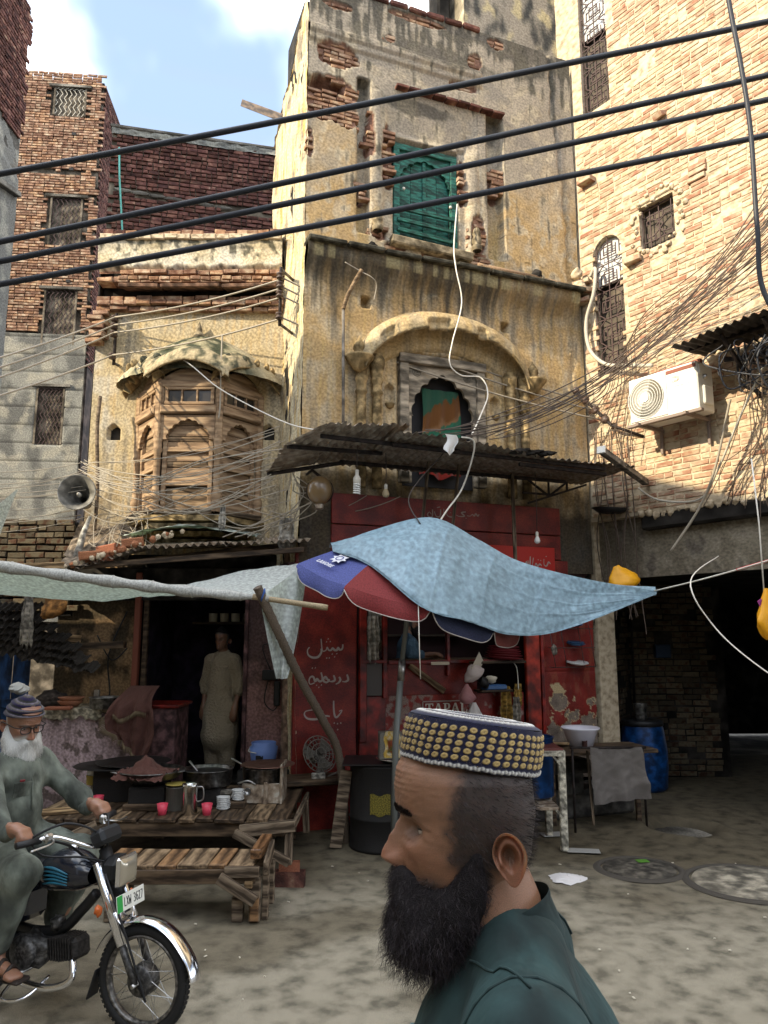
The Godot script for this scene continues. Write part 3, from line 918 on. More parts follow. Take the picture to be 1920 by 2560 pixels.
func arched_window(h: Node3D) -> void:
	# the swept eave over the lower window
	var prof := [Vector2(0.0,0.10),Vector2(0.09,0.09),Vector2(0.18,0.04),Vector2(0.25,-0.06),Vector2(0.275,-0.15),Vector2(0.25,-0.165),Vector2(0.225,-0.09),Vector2(0.16,-0.04),Vector2(0.09,-0.08),Vector2(0.05,-0.18),Vector2(0.03,-0.30),Vector2(0.0,-0.33)]
	var m := surf(90,44,func(a: float,b: float):
		var t: float = a*2.0 - 1.0
		var u := 1.56 + t*0.98
		var v := 4.58 + 0.50*pow(maxf(0.0,1.0 - t*t*0.98),0.62) - 0.05*pow(absf(t),8.0)
		var f: float = b*(prof.size() - 1)
		var i := mini(int(f),prof.size() - 2)
		var p: Vector2 = prof[i].lerp(prof[i + 1],f - i)
		var ends := 1.0 - 0.35*pow(absf(t),6.0)
		var chip := 0.0
		if b > 0.25 and b < 0.6:
			chip = 0.06*smoothstep(0.1,0.4,N1.get_noise_2d(u*4.0,3.0) + 0.7*bump(u,1.3,1.55,0.05))
		var nx := -t*0.55*absf(p.y)
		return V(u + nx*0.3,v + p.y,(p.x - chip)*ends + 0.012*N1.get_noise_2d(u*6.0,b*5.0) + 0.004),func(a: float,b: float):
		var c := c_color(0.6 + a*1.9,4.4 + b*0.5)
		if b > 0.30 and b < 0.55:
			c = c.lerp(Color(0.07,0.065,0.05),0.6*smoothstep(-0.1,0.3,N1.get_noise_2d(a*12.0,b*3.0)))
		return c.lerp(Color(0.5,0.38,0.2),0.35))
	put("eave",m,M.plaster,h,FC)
	# curled ends with finials
	for s in [[0.56,1],[2.6,-1]]:
		var g := G.new(1)
		g.lathe(FC*at(V(s[0],4.5,0.10)),[Vector2(0.0,-0.13),Vector2(0.06,-0.10),Vector2(0.10,-0.04),Vector2(0.15,0.02),Vector2(0.155,0.035),Vector2(0.10,0.04),Vector2(0.055,0.045),Vector2(0.05,0.1),Vector2(0.065,0.12),Vector2(0.06,0.16),Vector2(0.045,0.19),Vector2(0.02,0.22),Vector2(0.0,0.27)],16)
		put("finial",g.mesh(),M.ochre,h)
	# twin columns either side
	for u in [0.60,0.77,2.33,2.51]:
		var g := G.new(1)
		g.lathe(FC*at(V(u,3.2,0.055)),[Vector2(0.05,0),Vector2(0.047,0.9),Vector2(0.043,0.96),Vector2(0.062,0.98),Vector2(0.062,1.0),Vector2(0.046,1.02),Vector2(0.05,1.08),Vector2(0.065,1.12),Vector2(0.065,1.14),Vector2(0.05,1.16),Vector2(0.075,1.26),Vector2(0.085,1.34),Vector2(0.06,1.4)],16)
		put("column",g.mesh(),M.ochre,h)
	for u in [0.93,2.17]:
		var g := G.new(1)
		g.lathe(FC*at(V(u,4.10,0.0)),[Vector2(0.0,-0.04),Vector2(0.03,-0.03),Vector2(0.05,0.0),Vector2(0.055,0.015),Vector2(0.04,0.015),Vector2(0.0,0.0)],12)
		put("lamp_bowl",g.mesh(),M.ochre,h)
	# timber window with cusped opening
	var w := Node3D.new()
	w.name = "window"
	w.set_meta("label","weathered timber window with cusped arch and hanging cloth")
	h.add_child(w,true)
	w.transform = FC*at(V(1.54,3.3,-0.04))
	for s in [-1,1]:
		put("frame",slab_mesh(V(0.10,1.33,0.10),0.008),M.windowpale,w,at(V(s*0.45,0.665,0.02)))
	put("frame",slab_mesh(V(1.02,0.10,0.12),0.008),M.windowpale,w,at(V(0,1.33,0.03)))
	put("arch",spandrel(0.81,1.29,0.72,0.74,0.44,9,0.04),M.windowpale,w,at(V(0,0,0.015)))
	for s in [-1,1]:
		put("jamb_board",slab_mesh(V(0.05,0.72,0.04),0.004),M.windowpale,w,at(V(s*0.385,0.36,0.012)))
		var rz := G.new(1)
		for k in 3:
			rz.lathe(Transform3D(Basis(V(1,0,0),PI/2),Vector3.ZERO),[Vector2(0.05 - k*0.017,0),Vector2(0.046 - k*0.017,0.008),Vector2(0.042 - k*0.017,0.0)],18)
		put("rosette",rz.mesh(),M.windowpale,w,at(V(s*0.30,1.2,0.036)))
	put("dark_room",slab_mesh(V(0.84,1.3,0.02),0.0),M.shade,w,at(V(0,0.65,-0.13)))
	put("shutter_board",slab_mesh(V(0.24,0.08,0.03),0.004),M.windowpale,w,at(V(0.27,0.48,-0.05),0,0,3))
	var cl := surf(40,50,func(a: float,b: float):
		var u: float = -0.22 + 0.44*a
		var v := 1.05 - 0.95*b
		return V(u + 0.02*sin(b*5.0) - 0.05*b*(0.5 - a),v + 0.03*sin(a*9.0)*b,-0.025 + 0.03*sin(a*17.0 + b*2.0)*(0.4 + b)*0.7),func(a: float,b: float):
		var k: float = b + 0.16*N1.get_noise_2d(a*2.0,b*2.0) + 0.25*(a - 0.5)
		var c := Color(0.03,0.09,0.055)
		if k > 0.16 and k < 0.46:
			c = Color(0.15,0.065,0.02).lerp(Color(0.26,0.14,0.07),smoothstep(0.36,0.46,k))
		elif k >= 0.46 and k < 0.66:
			c = Color(0.035,0.14,0.085)
		elif k >= 0.66:
			c = Color(0.22,0.025,0.016)
		return c)
	put("hanging_cloth",cl,M.cloth,w)
# ---------------------------------------------------------------- left house with the bay
func l_depth(u: float,v: float) -> float:
	var z := 0.01*N1.get_noise_2d(u*1.5,v*1.5) + 0.001*N2.get_noise_2d(u*6.0,v*6.0)
	if v > 5.83:
		z += 0.10 + 0.02*smoothstep(6.05,6.15,v)
		z += 0.012*N3.get_noise_2d(u*2.2,v*2.2)
		z -= 0.07*smoothstep(0.04,-0.03,v - 5.84 - 0.05*N1.get_noise_2d(u*4.0,2.0))
	elif v > 5.34:
		z += 0.03
	z -= 0.12*bump(u,0.20,0.33,0.008)*bump(v,3.87,3.99 + 0.05*(1.0 - absf(u - 0.265)/0.065),0.008)
	z -= 0.12*bump(u,1.90,2.02,0.008)*bump(v,3.87,3.99 + 0.05*(1.0 - absf(u - 1.96)/0.06),0.008)
	return z
func l_color(u: float,v: float) -> Color:
	var mid := N1.get_noise_2d(u*2.5,v*2.5)
	var st := N1.get_noise_2d(u*10.0,v*0.9)
	var c := Color(0.52,0.41,0.24).lerp(Color(0.60,0.52,0.37),clampf(0.4 + mid,0.0,1.0))
	c = c.lerp(Color(0.54,0.33,0.10),smoothstep(0.05,0.5,st + 0.5*mid)*0.6*smoothstep(2.2,0.0,absf(u - 1.1)))
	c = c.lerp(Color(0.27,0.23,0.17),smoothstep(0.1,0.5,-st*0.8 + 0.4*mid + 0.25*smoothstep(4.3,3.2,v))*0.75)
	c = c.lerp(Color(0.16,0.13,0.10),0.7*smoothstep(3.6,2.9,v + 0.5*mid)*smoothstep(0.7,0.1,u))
	c = c.lerp(Color(0.62,0.57,0.47),0.5*smoothstep(0.5,0.1,u)*smoothstep(0.0,0.3,mid))
	if v > 5.83:
		c = Color(0.62,0.52,0.34).lerp(Color(0.72,0.66,0.53),clampf(0.5 + mid*1.2,0.0,1.0))
		c = c.lerp(Color(0.07,0.07,0.055),0.85*smoothstep(0.12,0.4,N1.get_noise_2d(u*7.0,v*5.0) + 0.35*smoothstep(5.95,6.18,v) - 0.1))
		if N3.get_noise_2d(u*2.2,v*2.2) > 0.88:
			c = c.darkened(0.5)
	elif v > 5.34:
		c = Color(0.35,0.19,0.12)
	return c
func left_house() -> void:
	var h := thing("bay_house","buff plaster house with a carved timber bay window and brick cornice","house")
	put("front_wall",relief(0.0,2.14,2.6,5.36,0.016,l_depth,l_color),M.plaster,h,FL)
	put("parapet",relief(0.0,2.08,5.80,6.2,0.016,l_depth,l_color),M.plaster,h,FL)
	put("wall_core",slab_mesh(V(2.1,3.5,1.2),0.02),M.soot,h,FL*at(V(1.06,4.4,-0.68)))
	put("floor_core",slab_mesh(V(2.2,0.4,1.6),0.0),M.soot,h,FL*at(V(1.06,2.52,-0.86)))
	put("return_wall",slab_mesh(V(0.02,3.5,1.3),0.004),M.soot,h,FL*at(V(-0.006,4.4,-0.66)))
	# cornice courses, broken at the left end
	var row := [[5.36,0.05,0.0,2.05],[5.42,0.09,0.02,2.06],[5.48,0.06,0.0,2.05],[5.66,0.13,0.03,2.06],[5.72,0.05,0.0,2.06],[5.78,0.09,0.08,2.06]]
	for r in row:
		var u: float = r[2]
		while u < r[3] - 0.05:
			var w := rng.randf_range(0.13,0.2)
			if not (r[0] > 5.6 and u < 0.16 and rng.randf() < 0.6):
				put("brick",brick_shape(V(w - 0.01,0.052,0.16),rng.randi() % 5),M["old%d" % (rng.randi() % 4)],h,FL*at(V(minf(u + w/2,2.04),r[0],r[1] - 0.05 + rng.randf_range(-0.015,0.015)),rng.randf_range(-3,3),rng.randf_range(-2,2),rng.randf_range(-1.5,1.5)))
			u += w
	# big eave slabs
	for s in [[0.30,0.74,-1.0],[0.76,1.42,0.8],[1.44,2.04,1.6]]:
		put("eave_slab",slab_mesh(V(s[1] - s[0],0.045,0.30),0.01),M.brickslab,h,FL*at(V((s[0] + s[1])/2,5.60,0.10),0,16,s[2]))
		var u: float = s[0]
		while u < s[1] - 0.06:
			put("tile",brick_shape(V(0.1,0.04,0.05),int(u*20) % 5),M["old%d" % (rng.randi() % 3)],h,FL*at(V(u + 0.06,5.63 + rng.randf_range(-0.006,0.006),0.255),0,10,rng.randf_range(-2,2)))
			u += 0.112
	for k in 16:
		if k in [3,4,9]:
			continue
		put("coping_brick",brick_shape(V(0.12,0.10,0.22),k % 5),M["old%d" % (k % 4)] if k > 1 else M["dark1"],h,FL*at(V(0.10 + k*0.126,6.245 + rng.randf_range(-0.01,0.02),-0.02),rng.randf_range(-3,3),0,rng.randf_range(-3,3)))
	for k in 14:
		put("coping_brick",brick_shape(V(0.14,0.06,0.3),k % 5),M.lime_mortar,h,FL*at(V(0.10 + k*0.146,6.19,0.01),rng.randf_range(-2,2)))
	# loose blocks of broken masonry at the corner
	for k in 7:
		put("brick",brick_shape(V(0.16,0.05,0.14),k % 5),M["old%d" % (k % 4)],h,FL*at(V(0.06 + rng.randf_range(-0.05,0.03),5.30 - k*0.055,0.05 + rng.randf_range(-0.03,0.03)),rng.randf_range(-15,15),0,rng.randf_range(-5,5)))
	bay()
func bay() -> void:
	var b := thing("bay_window","carved weathered timber bay window under a curved plaster hood on buff house","bay window",FL*at(V(1.20,2.95,0)))
	var ex := 0.31
	var wx := 0.66
	var dz := 0.44
	var m: Material = M.jharokha
	# the three faces: frame of each, x along the face
	var faces := []
	faces.append([Transform3D(Basis(),V(0,0,dz)),ex*2.0])
	for s in [-1,1]:
		var a := V(s*wx,0,0)
		var c := V(s*ex,0,dz)
		var d: Vector3 = (c - a)*-s
		var x := d.normalized()
		faces.append([Transform3D(Basis(x,Vector3.UP,x.cross(Vector3.UP)),(a + c)*0.5),d.length()])
	for f in faces.size():
		var F: Transform3D = faces[f][0]
		var w: float = faces[f][1]
		var p := w - 0.10
		var tr := func(x: float,y: float,z: float) -> Transform3D: return F*at(V(x,y,z))
		# planks of the boarded opening
		var y := 0.06
		var hs := [0.24,0.015,0.20,0.06,0.11,0.10,0.06,0.12,0.11,0.05] if f == 0 else [0.16,0.14,0.14,0.15,0.10,0.14,0.1,0.12]
		for k in hs.size():
			var hh: float = hs[k]
			if hh > 0.02:
				put("plank",slab_mesh(V(p,hh - 0.008,0.025),0.004),m if (k + f) % 3 else M.wood,b,F*at(V(0,y + hh/2,-0.055 + rng.randf_range(-0.008,0.008)),0,rng.randf_range(-2,2),rng.randf_range(-0.5,0.5)))
			y += hh
		put("back_board",slab_mesh(V(w*0.98,1.42,0.02),0.0),M.wooddark,b,tr.call(0,0.72,-0.085))
		for s in [-1,1]:
			put("stile",slab_mesh(V(0.045,0.98,0.04),0.005),m,b,tr.call(s*(p/2 - 0.02),0.54,-0.03))
		put("rail",slab_mesh(V(p,0.045,0.035),0.005),m,b,tr.call(0,0.34 if f == 0 else 0.52,-0.028))
		put("rail",slab_mesh(V(p,0.05,0.035),0.005),m,b,tr.call(0,0.70,-0.028))
		put("arch",spandrel(p + 0.03,1.06,0.80,p - 0.06,0.20,9,0.04),m,b,tr.call(0,0,0.0))
		put("lintel",slab_mesh(V(p + 0.06,0.085,0.09),0.012),m,b,tr.call(0,1.115,0.02))
		# transom light with three panes
		var t0 := 1.19
		put("transom_frame",slab_mesh(V(p,0.03,0.05),0.005),m,b,tr.call(0,t0,0.0))
		put("transom_frame",slab_mesh(V(p,0.03,0.05),0.005),m,b,tr.call(0,t0 + 0.16,0.0))
		for k in 4:
			put("glazing_bar",slab_mesh(V(0.018 if k in [1,2] else 0.035,0.16,0.04),0.003),m,b,tr.call((k/3.0 - 0.5)*(p - 0.04),t0 + 0.08,0.0))
		for k in 3:
			put("pane",slab_mesh(V((p - 0.1)/3,0.13,0.01),0.0),M.duskglass if f != 1 else m,b,tr.call((k - 1)*(p - 0.04)/3,t0 + 0.08,-0.01))
		put("frieze_board",slab_mesh(V(w + 0.02,0.08,0.06),0.01),m,b,tr.call(0,1.40,0.0))
		put("tympanum",spandrel_fill(w,1.44,0.13),m,b,tr.call(0,0,-0.03))
		put("sill",slab_mesh(V(w*0.9,0.055,0.16),0.008),M.woodgrey,b,tr.call(0,0.03,0.03))
	# posts with turned lower halves
	for q in [[-wx,0.0],[-ex,dz],[ex,dz],[wx,0.0]]:
		put("post",slab_mesh(V(0.075,0.62,0.075),0.012),m,b,at(V(q[0],1.10,q[1]),30.0*signf(q[0])))
		var g := G.new(1)
		g.lathe(Transform3D(),[Vector2(0.05,0),Vector2(0.052,0.07),Vector2(0.035,0.09),Vector2(0.05,0.13),Vector2(0.052,0.18),Vector2(0.034,0.22),Vector2(0.036,0.62),Vector2(0.05,0.64),Vector2(0.05,0.66),Vector2(0.04,0.68),Vector2(0.048,0.76),Vector2(0.04,0.80)],12)
		put("baluster",g.mesh(),m,b,at(V(q[0],0.04,q[1])))
	# corbelled base
	for k in 4:
		var s := 1.0 - 0.10*k
		var poly := PackedVector2Array([Vector2(-0.74*s,0),Vector2(-0.38*s,(dz + 0.11)*s),Vector2(0.38*s,(dz + 0.11)*s),Vector2(0.74*s,0)])
		var g := G.new()
		g.slab(Transform3D(Basis(V(1,0,0),V(0,0,1),V(0,1,0)),V(0,0,0)),poly,-0.06 - k*0.075,-0.005 - k*0.075)
		put("base_course",g.mesh(),M.cornice_pale if k % 2 else M.ochre,b)
	# hood: three curved eaves and a dome behind them
	for f in faces.size():
		var F: Transform3D = faces[f][0]
		var w: float = faces[f][1] + 0.20
		if f == 1:
			w -= 0.06
		var prof := [Vector2(-0.30,0.14),Vector2(-0.12,0.17),Vector2(0.02,0.15),Vector2(0.11,0.09),Vector2(0.175,0.0),Vector2(0.19,-0.06),Vector2(0.175,-0.065),Vector2(0.13,0.0),Vector2(0.06,0.05),Vector2(-0.0,0.03),Vector2(-0.03,-0.05)]
		var e := surf(36,30,func(a: float,bb: float):
			var t: float = a*2.0 - 1.0
			var fk: float = bb*(prof.size() - 1)
			var i := mini(int(fk),prof.size() - 2)
			var q: Vector2 = prof[i].lerp(prof[i + 1],fk - i)
			var arc := 0.19*(1.0 - t*t)
			var chip := 0.0
			if f == 1:
				chip = 0.08*smoothstep(0.0,0.2,N1.get_noise_2d(a*5.0,4.0))*smoothstep(0.0,0.1,q.x)
			return V(t*w*0.5*(1.0 + 0.35*q.x),1.47 + arc + q.y - chip*0.6,q.x - chip + 0.008*N1.get_noise_2d(a*9.0,bb*6.0 + f)),func(a: float,bb: float):
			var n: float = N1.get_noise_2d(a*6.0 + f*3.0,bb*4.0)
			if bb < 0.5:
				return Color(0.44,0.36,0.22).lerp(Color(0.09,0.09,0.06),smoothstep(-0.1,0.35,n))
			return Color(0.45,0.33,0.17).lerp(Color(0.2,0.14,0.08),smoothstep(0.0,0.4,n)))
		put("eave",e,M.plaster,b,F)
	var dome := surf(64,30,func(a: float,bb: float):
		var ang: float = PI*a
		var r: float = 1.0 - bb
		var x := -cos(ang)*(0.12 + 0.80*pow(r,0.75))
		var z: float = sin(ang)*(0.08 + 0.44*pow(r,0.8))
		return V(x*1.0,1.55 + 0.53*pow(bb,0.75) - 0.05*absf(cos(ang))*r,z + 0.02*absf(sin(ang*14.0))*r),func(a: float,bb: float):
		var n: float = N1.get_noise_2d(a*8.0,bb*3.0)
		var c := Color(0.36,0.32,0.20).lerp(Color(0.07,0.075,0.05),smoothstep(-0.2,0.25,n + 0.2*(0.5 - absf(a - 0.5))))
		return c.lerp(Color(0.56,0.48,0.32),smoothstep(0.30,0.16,minf(a,1.0 - a))*0.8))
	put("dome",dome,M.plaster,b)
	# scalloped cresting
	for k in 13:
		var a := PI*(k + 0.5)/13.0
		var g := G.new(1)
		g.ball(Vector3.ZERO,V(0.05,0.055,0.03),10)
		put("crest_petal",g.mesh(),M.moss if k > 2 and k < 10 else M.ochre,b,at(V(-cos(a)*0.80,1.66 + 0.05*sin(a),sin(a)*0.46),-rad_to_deg(a) + 90.0))
	var g2 := G.new(1)
	g2.lathe(at(V(-0.03,2.06,0.06)),[Vector2(0.0,0),Vector2(0.07,0.0),Vector2(0.055,0.05),Vector2(0.03,0.08),Vector2(0.035,0.11),Vector2(0.0,0.20)],14)
	put("finial",g2.mesh(),M.cornice_pale,b)
func spandrel_fill(w: float,y0: float,rise: float) -> ArrayMesh:
	var p := PackedVector2Array()
	for k in 17:
		var t := k/8.0 - 1.0
		p.append(Vector2(t*w*0.5,y0 + 0.01 + rise*(1.0 - t*t)))
	p.append(Vector2(w*0.5,y0))
	p.append(Vector2(-w*0.5,y0))
	var g := G.new()
	g.slab(Transform3D(),p,-0.02,0.02)
	return g.mesh()
# ---------------------------------------------------------------- right brick house
const R_HOLES := [[0.12,8.0,0.51,11.0],[0.155,4.67,0.555,6.33],[0.80,5.92,1.22,6.45]]
func r_keep(u: float,v: float) -> bool:
	for h in R_HOLES:
		if u > h[0] - 0.05 and u < h[2] + 0.05 and v > h[1] - 0.02 and v < h[3] + 0.02:
			return false
	if u < 0.60 and v < 3.0:
		return false
	return N1.get_noise_2d(u*2.0,v*2.5) + 0.6*smoothstep(0.3,0.0,blob(u,v,[[0.75,6.15,0.16,0.35],[1.25,6.1,0.12,0.4]]))*0.0 < 0.34
func right_house() -> void:
	var h := thing("brick_house","sunlit pink brick house smeared with lime mortar, overhanging the lane","house")
	# backing slabs round the openings
	var cells := [[-0.02,0.12,3.01,11.0],[0.12,0.51,6.40,8.0],[0.12,0.155,3.01,6.40],[0.155,0.555,3.01,4.67],[0.51,0.80,6.40,11.0],[0.555,0.80,3.01,6.40],[0.80,1.22,3.01,5.92],[0.80,1.22,6.45,11.0],[1.22,5.0,3.01,11.0]]
	for c in cells:
		put("wall",slab_mesh(V(c[1] - c[0],c[3] - c[2],0.20),0.0),M.lime_mortar,h,FR*at(V((c[0] + c[1])/2,(c[2] + c[3])/2,-0.104)))
	put("wall_behind",slab_mesh(V(14.0,8.0,0.5),0.0),M.concrete,h,FR*at(V(7.0,7.02,-0.75)))
	put("far_wall",slab_mesh(V(9.0,8.0,0.6),0.02),M.concrete,h,FR*at(V(9.5,7.0,-0.33)))
	brickwork(h,FR*at(V(0.0,3.05,0)),2.7,7.1,0.205,0.0605,0.010,0.03,"lime",300,func(u: float,v: float): return r_keep(u,v + 3.05),func(u: float,v: float): return v + absf(u - 1.2)*0.9,-0.010,0.6)
	# the floor slab and its crumbling edge
	put("overhang_slab",slab_mesh(V(6.4,0.16,1.6),0.02),M.soot,h,FR*at(V(3.80,2.93,-0.80)))
	for k in 30:
		put("edge_lump",rock(rng.randf_range(0.03,0.055),k),M.lime_mortar,h,FR*at(V(0.62 + k*0.085,3.01 + rng.randf_range(-0.03,0.02),-0.01 + rng.randf_range(-0.02,0.01))))
	# stump that fills the corner below on the left
	put("corner_wall",relief(-0.25,2.6,2.36,3.03,0.025,func(u: float,v: float): return -0.12 + 0.012*N1.get_noise_2d(u*4.0,v*4.0),func(u: float,v: float):
		var n: float = N1.get_noise_2d(u*3.0,v*2.0)
		return Color(0.22,0.19,0.14).lerp(Color(0.38,0.33,0.25),smoothstep(-0.1,0.4,n)).lerp(Color(0.07,0.06,0.05),0.7*smoothstep(0.1,0.5,n))),M.plaster,h,FR)
	put("corner_core",slab_mesh(V(5.3,0.62,0.3),0.0),M.soot,h,FR*at(V(2.35,2.67,-0.29)))
	put("far_end_wall",slab_mesh(V(0.6,10.5,0.3),0.0),M.lime_mortar,h,FR*at(V(-0.32,5.3,-0.17)))
	# recessed wall under the slab, dark passage to its right
	var side := Transform3D(Basis(V(0.52,0,-0.854),V(0,1,0),V(0.854,0,0.52)),V(2.34,0,-8.36))
	put("alley_wall",slab_mesh(V(1.8,2.6,0.2),0.0),M.soot,h,side*at(V(0.85,1.3,-0.125)))
	brickwork(h,side*at(V(0.0,0.0,-0.03)),1.55,2.5,0.21,0.066,0.010,0.03,"sootbrick",120,func(u: float,v: float): return N1.get_noise_2d(u*3.0 + 3.0,v*2.0) < 0.15,func(_u: float,v: float): return -v,0.0,1.2)
	for k in 16:
		put("lime_patch",rock(0.07,k),M.limedim,h,side*Transform3D(Basis.from_scale(V(1.2,0.6 + 0.4*(k % 3),0.15)),V(rng.randf_range(0.03,0.7),rng.randf_range(0.9,2.2),0.0)))
	var back := at(V(3.06,0,-9.72))
	put("alley_wall",slab_mesh(V(1.4,2.6,0.2),0.0),M.soot,h,back*at(V(0.6,1.3,-0.125)))
	brickwork(h,back*at(V(0.0,0.0,-0.03)),1.15,2.5,0.22,0.072,0.010,0.03,"sootbrick",150,func(u: float,v: float): return N1.get_noise_2d(u*1.6 + 3.0,v*1.6) < 0.3,func(_u: float,v: float): return -v,0.0,0.9)
	put("passage_wall",slab_mesh(V(0.2,2.6,6.0),0.0),M.soot,h,at(V(4.2,1.3,-12.8)))
	put("passage_wall",slab_mesh(V(0.3,2.6,9.0),0.0),M.soot,h,at(V(7.2,1.3,-9.6),-37))
	put("passage_end",slab_mesh(V(6.0,2.6,0.2),0.0),M.soot,h,at(V(6.5,1.3,-14.0)))
	put("passage_ceiling",slab_mesh(V(9.0,0.12,8.0),0.0),M.soot,h,at(V(6.2,2.46,-11.2),-37))
	# windows with iron grilles
	grille_window(h,0.12,8.0,0.39,3.0,false,5,0.04,9.04)
	grille_window(h,0.155,4.67,0.40,1.66,true,4,0.03,5.76)
	grille_window(h,0.80,5.92,0.42,0.53,false,1,0.06,0.0)
	# torn plaster round the small window, loose bricks
	for k in 34:
		var a := TAU*k/34.0
		var r := rng.randf_range(0.9,1.35)
		put("plaster_lump",rock(rng.randf_range(0.018,0.042),k),M.lime_mortar,h,FR*at(V(1.01 + cos(a)*0.27*r,6.18 + sin(a)*0.31*r,0.005)))
	for p in [[0.72,5.86,0.03,12],[1.52,6.52,-0.03,0],[1.52,6.58,-0.03,0],[1.5,6.45,-0.03,0],[1.16,7.4,-0.01,80],[0.16,7.1,0.05,0],[0.03,5.85,0.05,20],[0.05,5.75,0.04,-14],[0.02,5.62,0.06,30]]:
		put("loose_brick",brick_shape(V(0.19,0.06,0.12),int(p[3]) % 5),M["lime1"],h,FR*at(V(p[0],p[1],p[2]),p[3],0,p[3]*0.3))
	# plastered strip with the fallen corner
	put("lime_strip",slab_mesh(V(0.6,0.05,0.03),0.01),M.lime_mortar,h,FR*at(V(1.0,6.50,0.0),0,0,2))
func grille_window(h: Node3D,u0: float,v0: float,w: float,ht: float,arch: bool,cells: int,deep: float,split: float) -> void:
	var n := Node3D.new()
	n.name = "window"
	h.add_child(n,true)
	n.transform = FR*at(V(u0 + w/2,v0,0))
	put("backing",slab_mesh(V(w + 0.1,ht + 0.1,0.02),0.0),M.brownboard,n,at(V(0,ht/2,-0.13)))
	if split > 0.0:
		put("upper_pane",slab_mesh(V(w - 0.01,v0 + ht - split,0.008),0.0),M.paleglass,n,at(V(0,(split + ht + v0)/2 - v0,-0.09)))
		put("transom",slab_mesh(V(w,0.03,0.04),0.004),M.iron,n,at(V(0,split - v0,-0.08)))
	if arch:
		var poly := PackedVector2Array([Vector2(-w/2 - 0.02,ht - w*0.55),Vector2(-w/2 - 0.02,ht + 0.12),Vector2(w/2 + 0.02,ht + 0.12),Vector2(w/2 + 0.02,ht - w*0.55)])
		for k in 13:
			var a := PI*k/12.0
			poly.append(Vector2(cos(a)*w*0.495,ht - w*0.55 + sin(a)*w*0.55))
		var g := G.new()
		g.slab(Transform3D(),poly,-0.12,-0.005)
		put("arch_wall",g.mesh(),M.lime_mortar,n)
	var g := G.new()
	var z := -deep
	var bar := func(a: Vector2,b: Vector2) -> void:
		g.box(along(V(a.x,a.y,z),V(b.x,b.y,z),V(0,0,1)),V((b - a).length() + 0.008,0.010,0.010),0.0)
	var hw := w/2 - 0.01
	for s in [-1,1]:
		bar.call(Vector2(s*hw,0.01),Vector2(s*hw,ht - (w*0.5 if arch else 0.01)))
	bar.call(Vector2(0,0),Vector2(0,ht))
	if cells == 1:
		bar.call(Vector2(-hw,0.02),Vector2(hw,0.02))
		bar.call(Vector2(-hw,ht - 0.02),Vector2(hw,ht - 0.02))
		bar.call(Vector2(-hw*0.55,0),Vector2(-hw*0.55,ht))
		bar.call(Vector2(hw*0.75,0),Vector2(hw*0.75,ht))
		bar.call(Vector2(-hw,ht*0.78),Vector2(hw,ht*0.78))
		bar.call(Vector2(-hw,ht*0.22),Vector2(hw,ht*0.22))
		var cy := ht*0.5
		for s in [-1,1]:
			for t in [-1,1]:
				bar.call(Vector2(s*0.045,cy),Vector2(0,cy + t*0.05))
				bar.call(Vector2(0,cy + t*0.05),Vector2(s*0.08,cy + t*0.10))
				bar.call(Vector2(s*0.08,cy + t*0.10),Vector2(s*0.15,cy + t*0.10))
				bar.call(Vector2(s*0.15,cy + t*0.10),Vector2(s*0.15,cy + t*0.05))
				bar.call(Vector2(s*0.05,cy + t*0.10),Vector2(s*0.05,cy + t*0.16))
	else:
		var ch := ht/(cells*2.0) if cells > 4 else ht/(cells*1.25)
		var y := 0.0
		while y < ht - 0.02:
			var y1 := minf(y + ch,ht)
			bar.call(Vector2(-hw,y),Vector2(hw,y))
			var cy := (y + y1)/2
			for s in [-1,1]:
				bar.call(Vector2(s*hw*0.35,y),Vector2(s*hw*0.8,cy - ch*0.28))
				bar.call(Vector2(s*hw*0.8,cy - ch*0.28),Vector2(s*hw*0.8,cy + ch*0.28))
				bar.call(Vector2(s*hw*0.8,cy + ch*0.28),Vector2(s*hw*0.35,y1))
				bar.call(Vector2(s*hw*0.32,cy - ch*0.14),Vector2(s*hw*0.32,cy + ch*0.24))
				bar.call(Vector2(s*hw*0.55,cy - ch*0.24),Vector2(s*hw*0.55,cy + ch*0.14))
				bar.call(Vector2(s*hw*0.8,cy),Vector2(s*hw,cy))
			bar.call(Vector2(-hw*0.32,cy - ch*0.14),Vector2(hw*0.55,cy - ch*0.14))
			bar.call(Vector2(-hw*0.55,cy + ch*0.14),Vector2(hw*0.32,cy + ch*0.14))
			bar.call(Vector2(-hw*0.32,cy + ch*0.24),Vector2(hw*0.32,cy + ch*0.24))
			bar.call(Vector2(-hw*0.55,cy - ch*0.24),Vector2(hw*0.55,cy - ch*0.24))
			y = y1
	put("grille",g.mesh(),M.grilleiron,n)
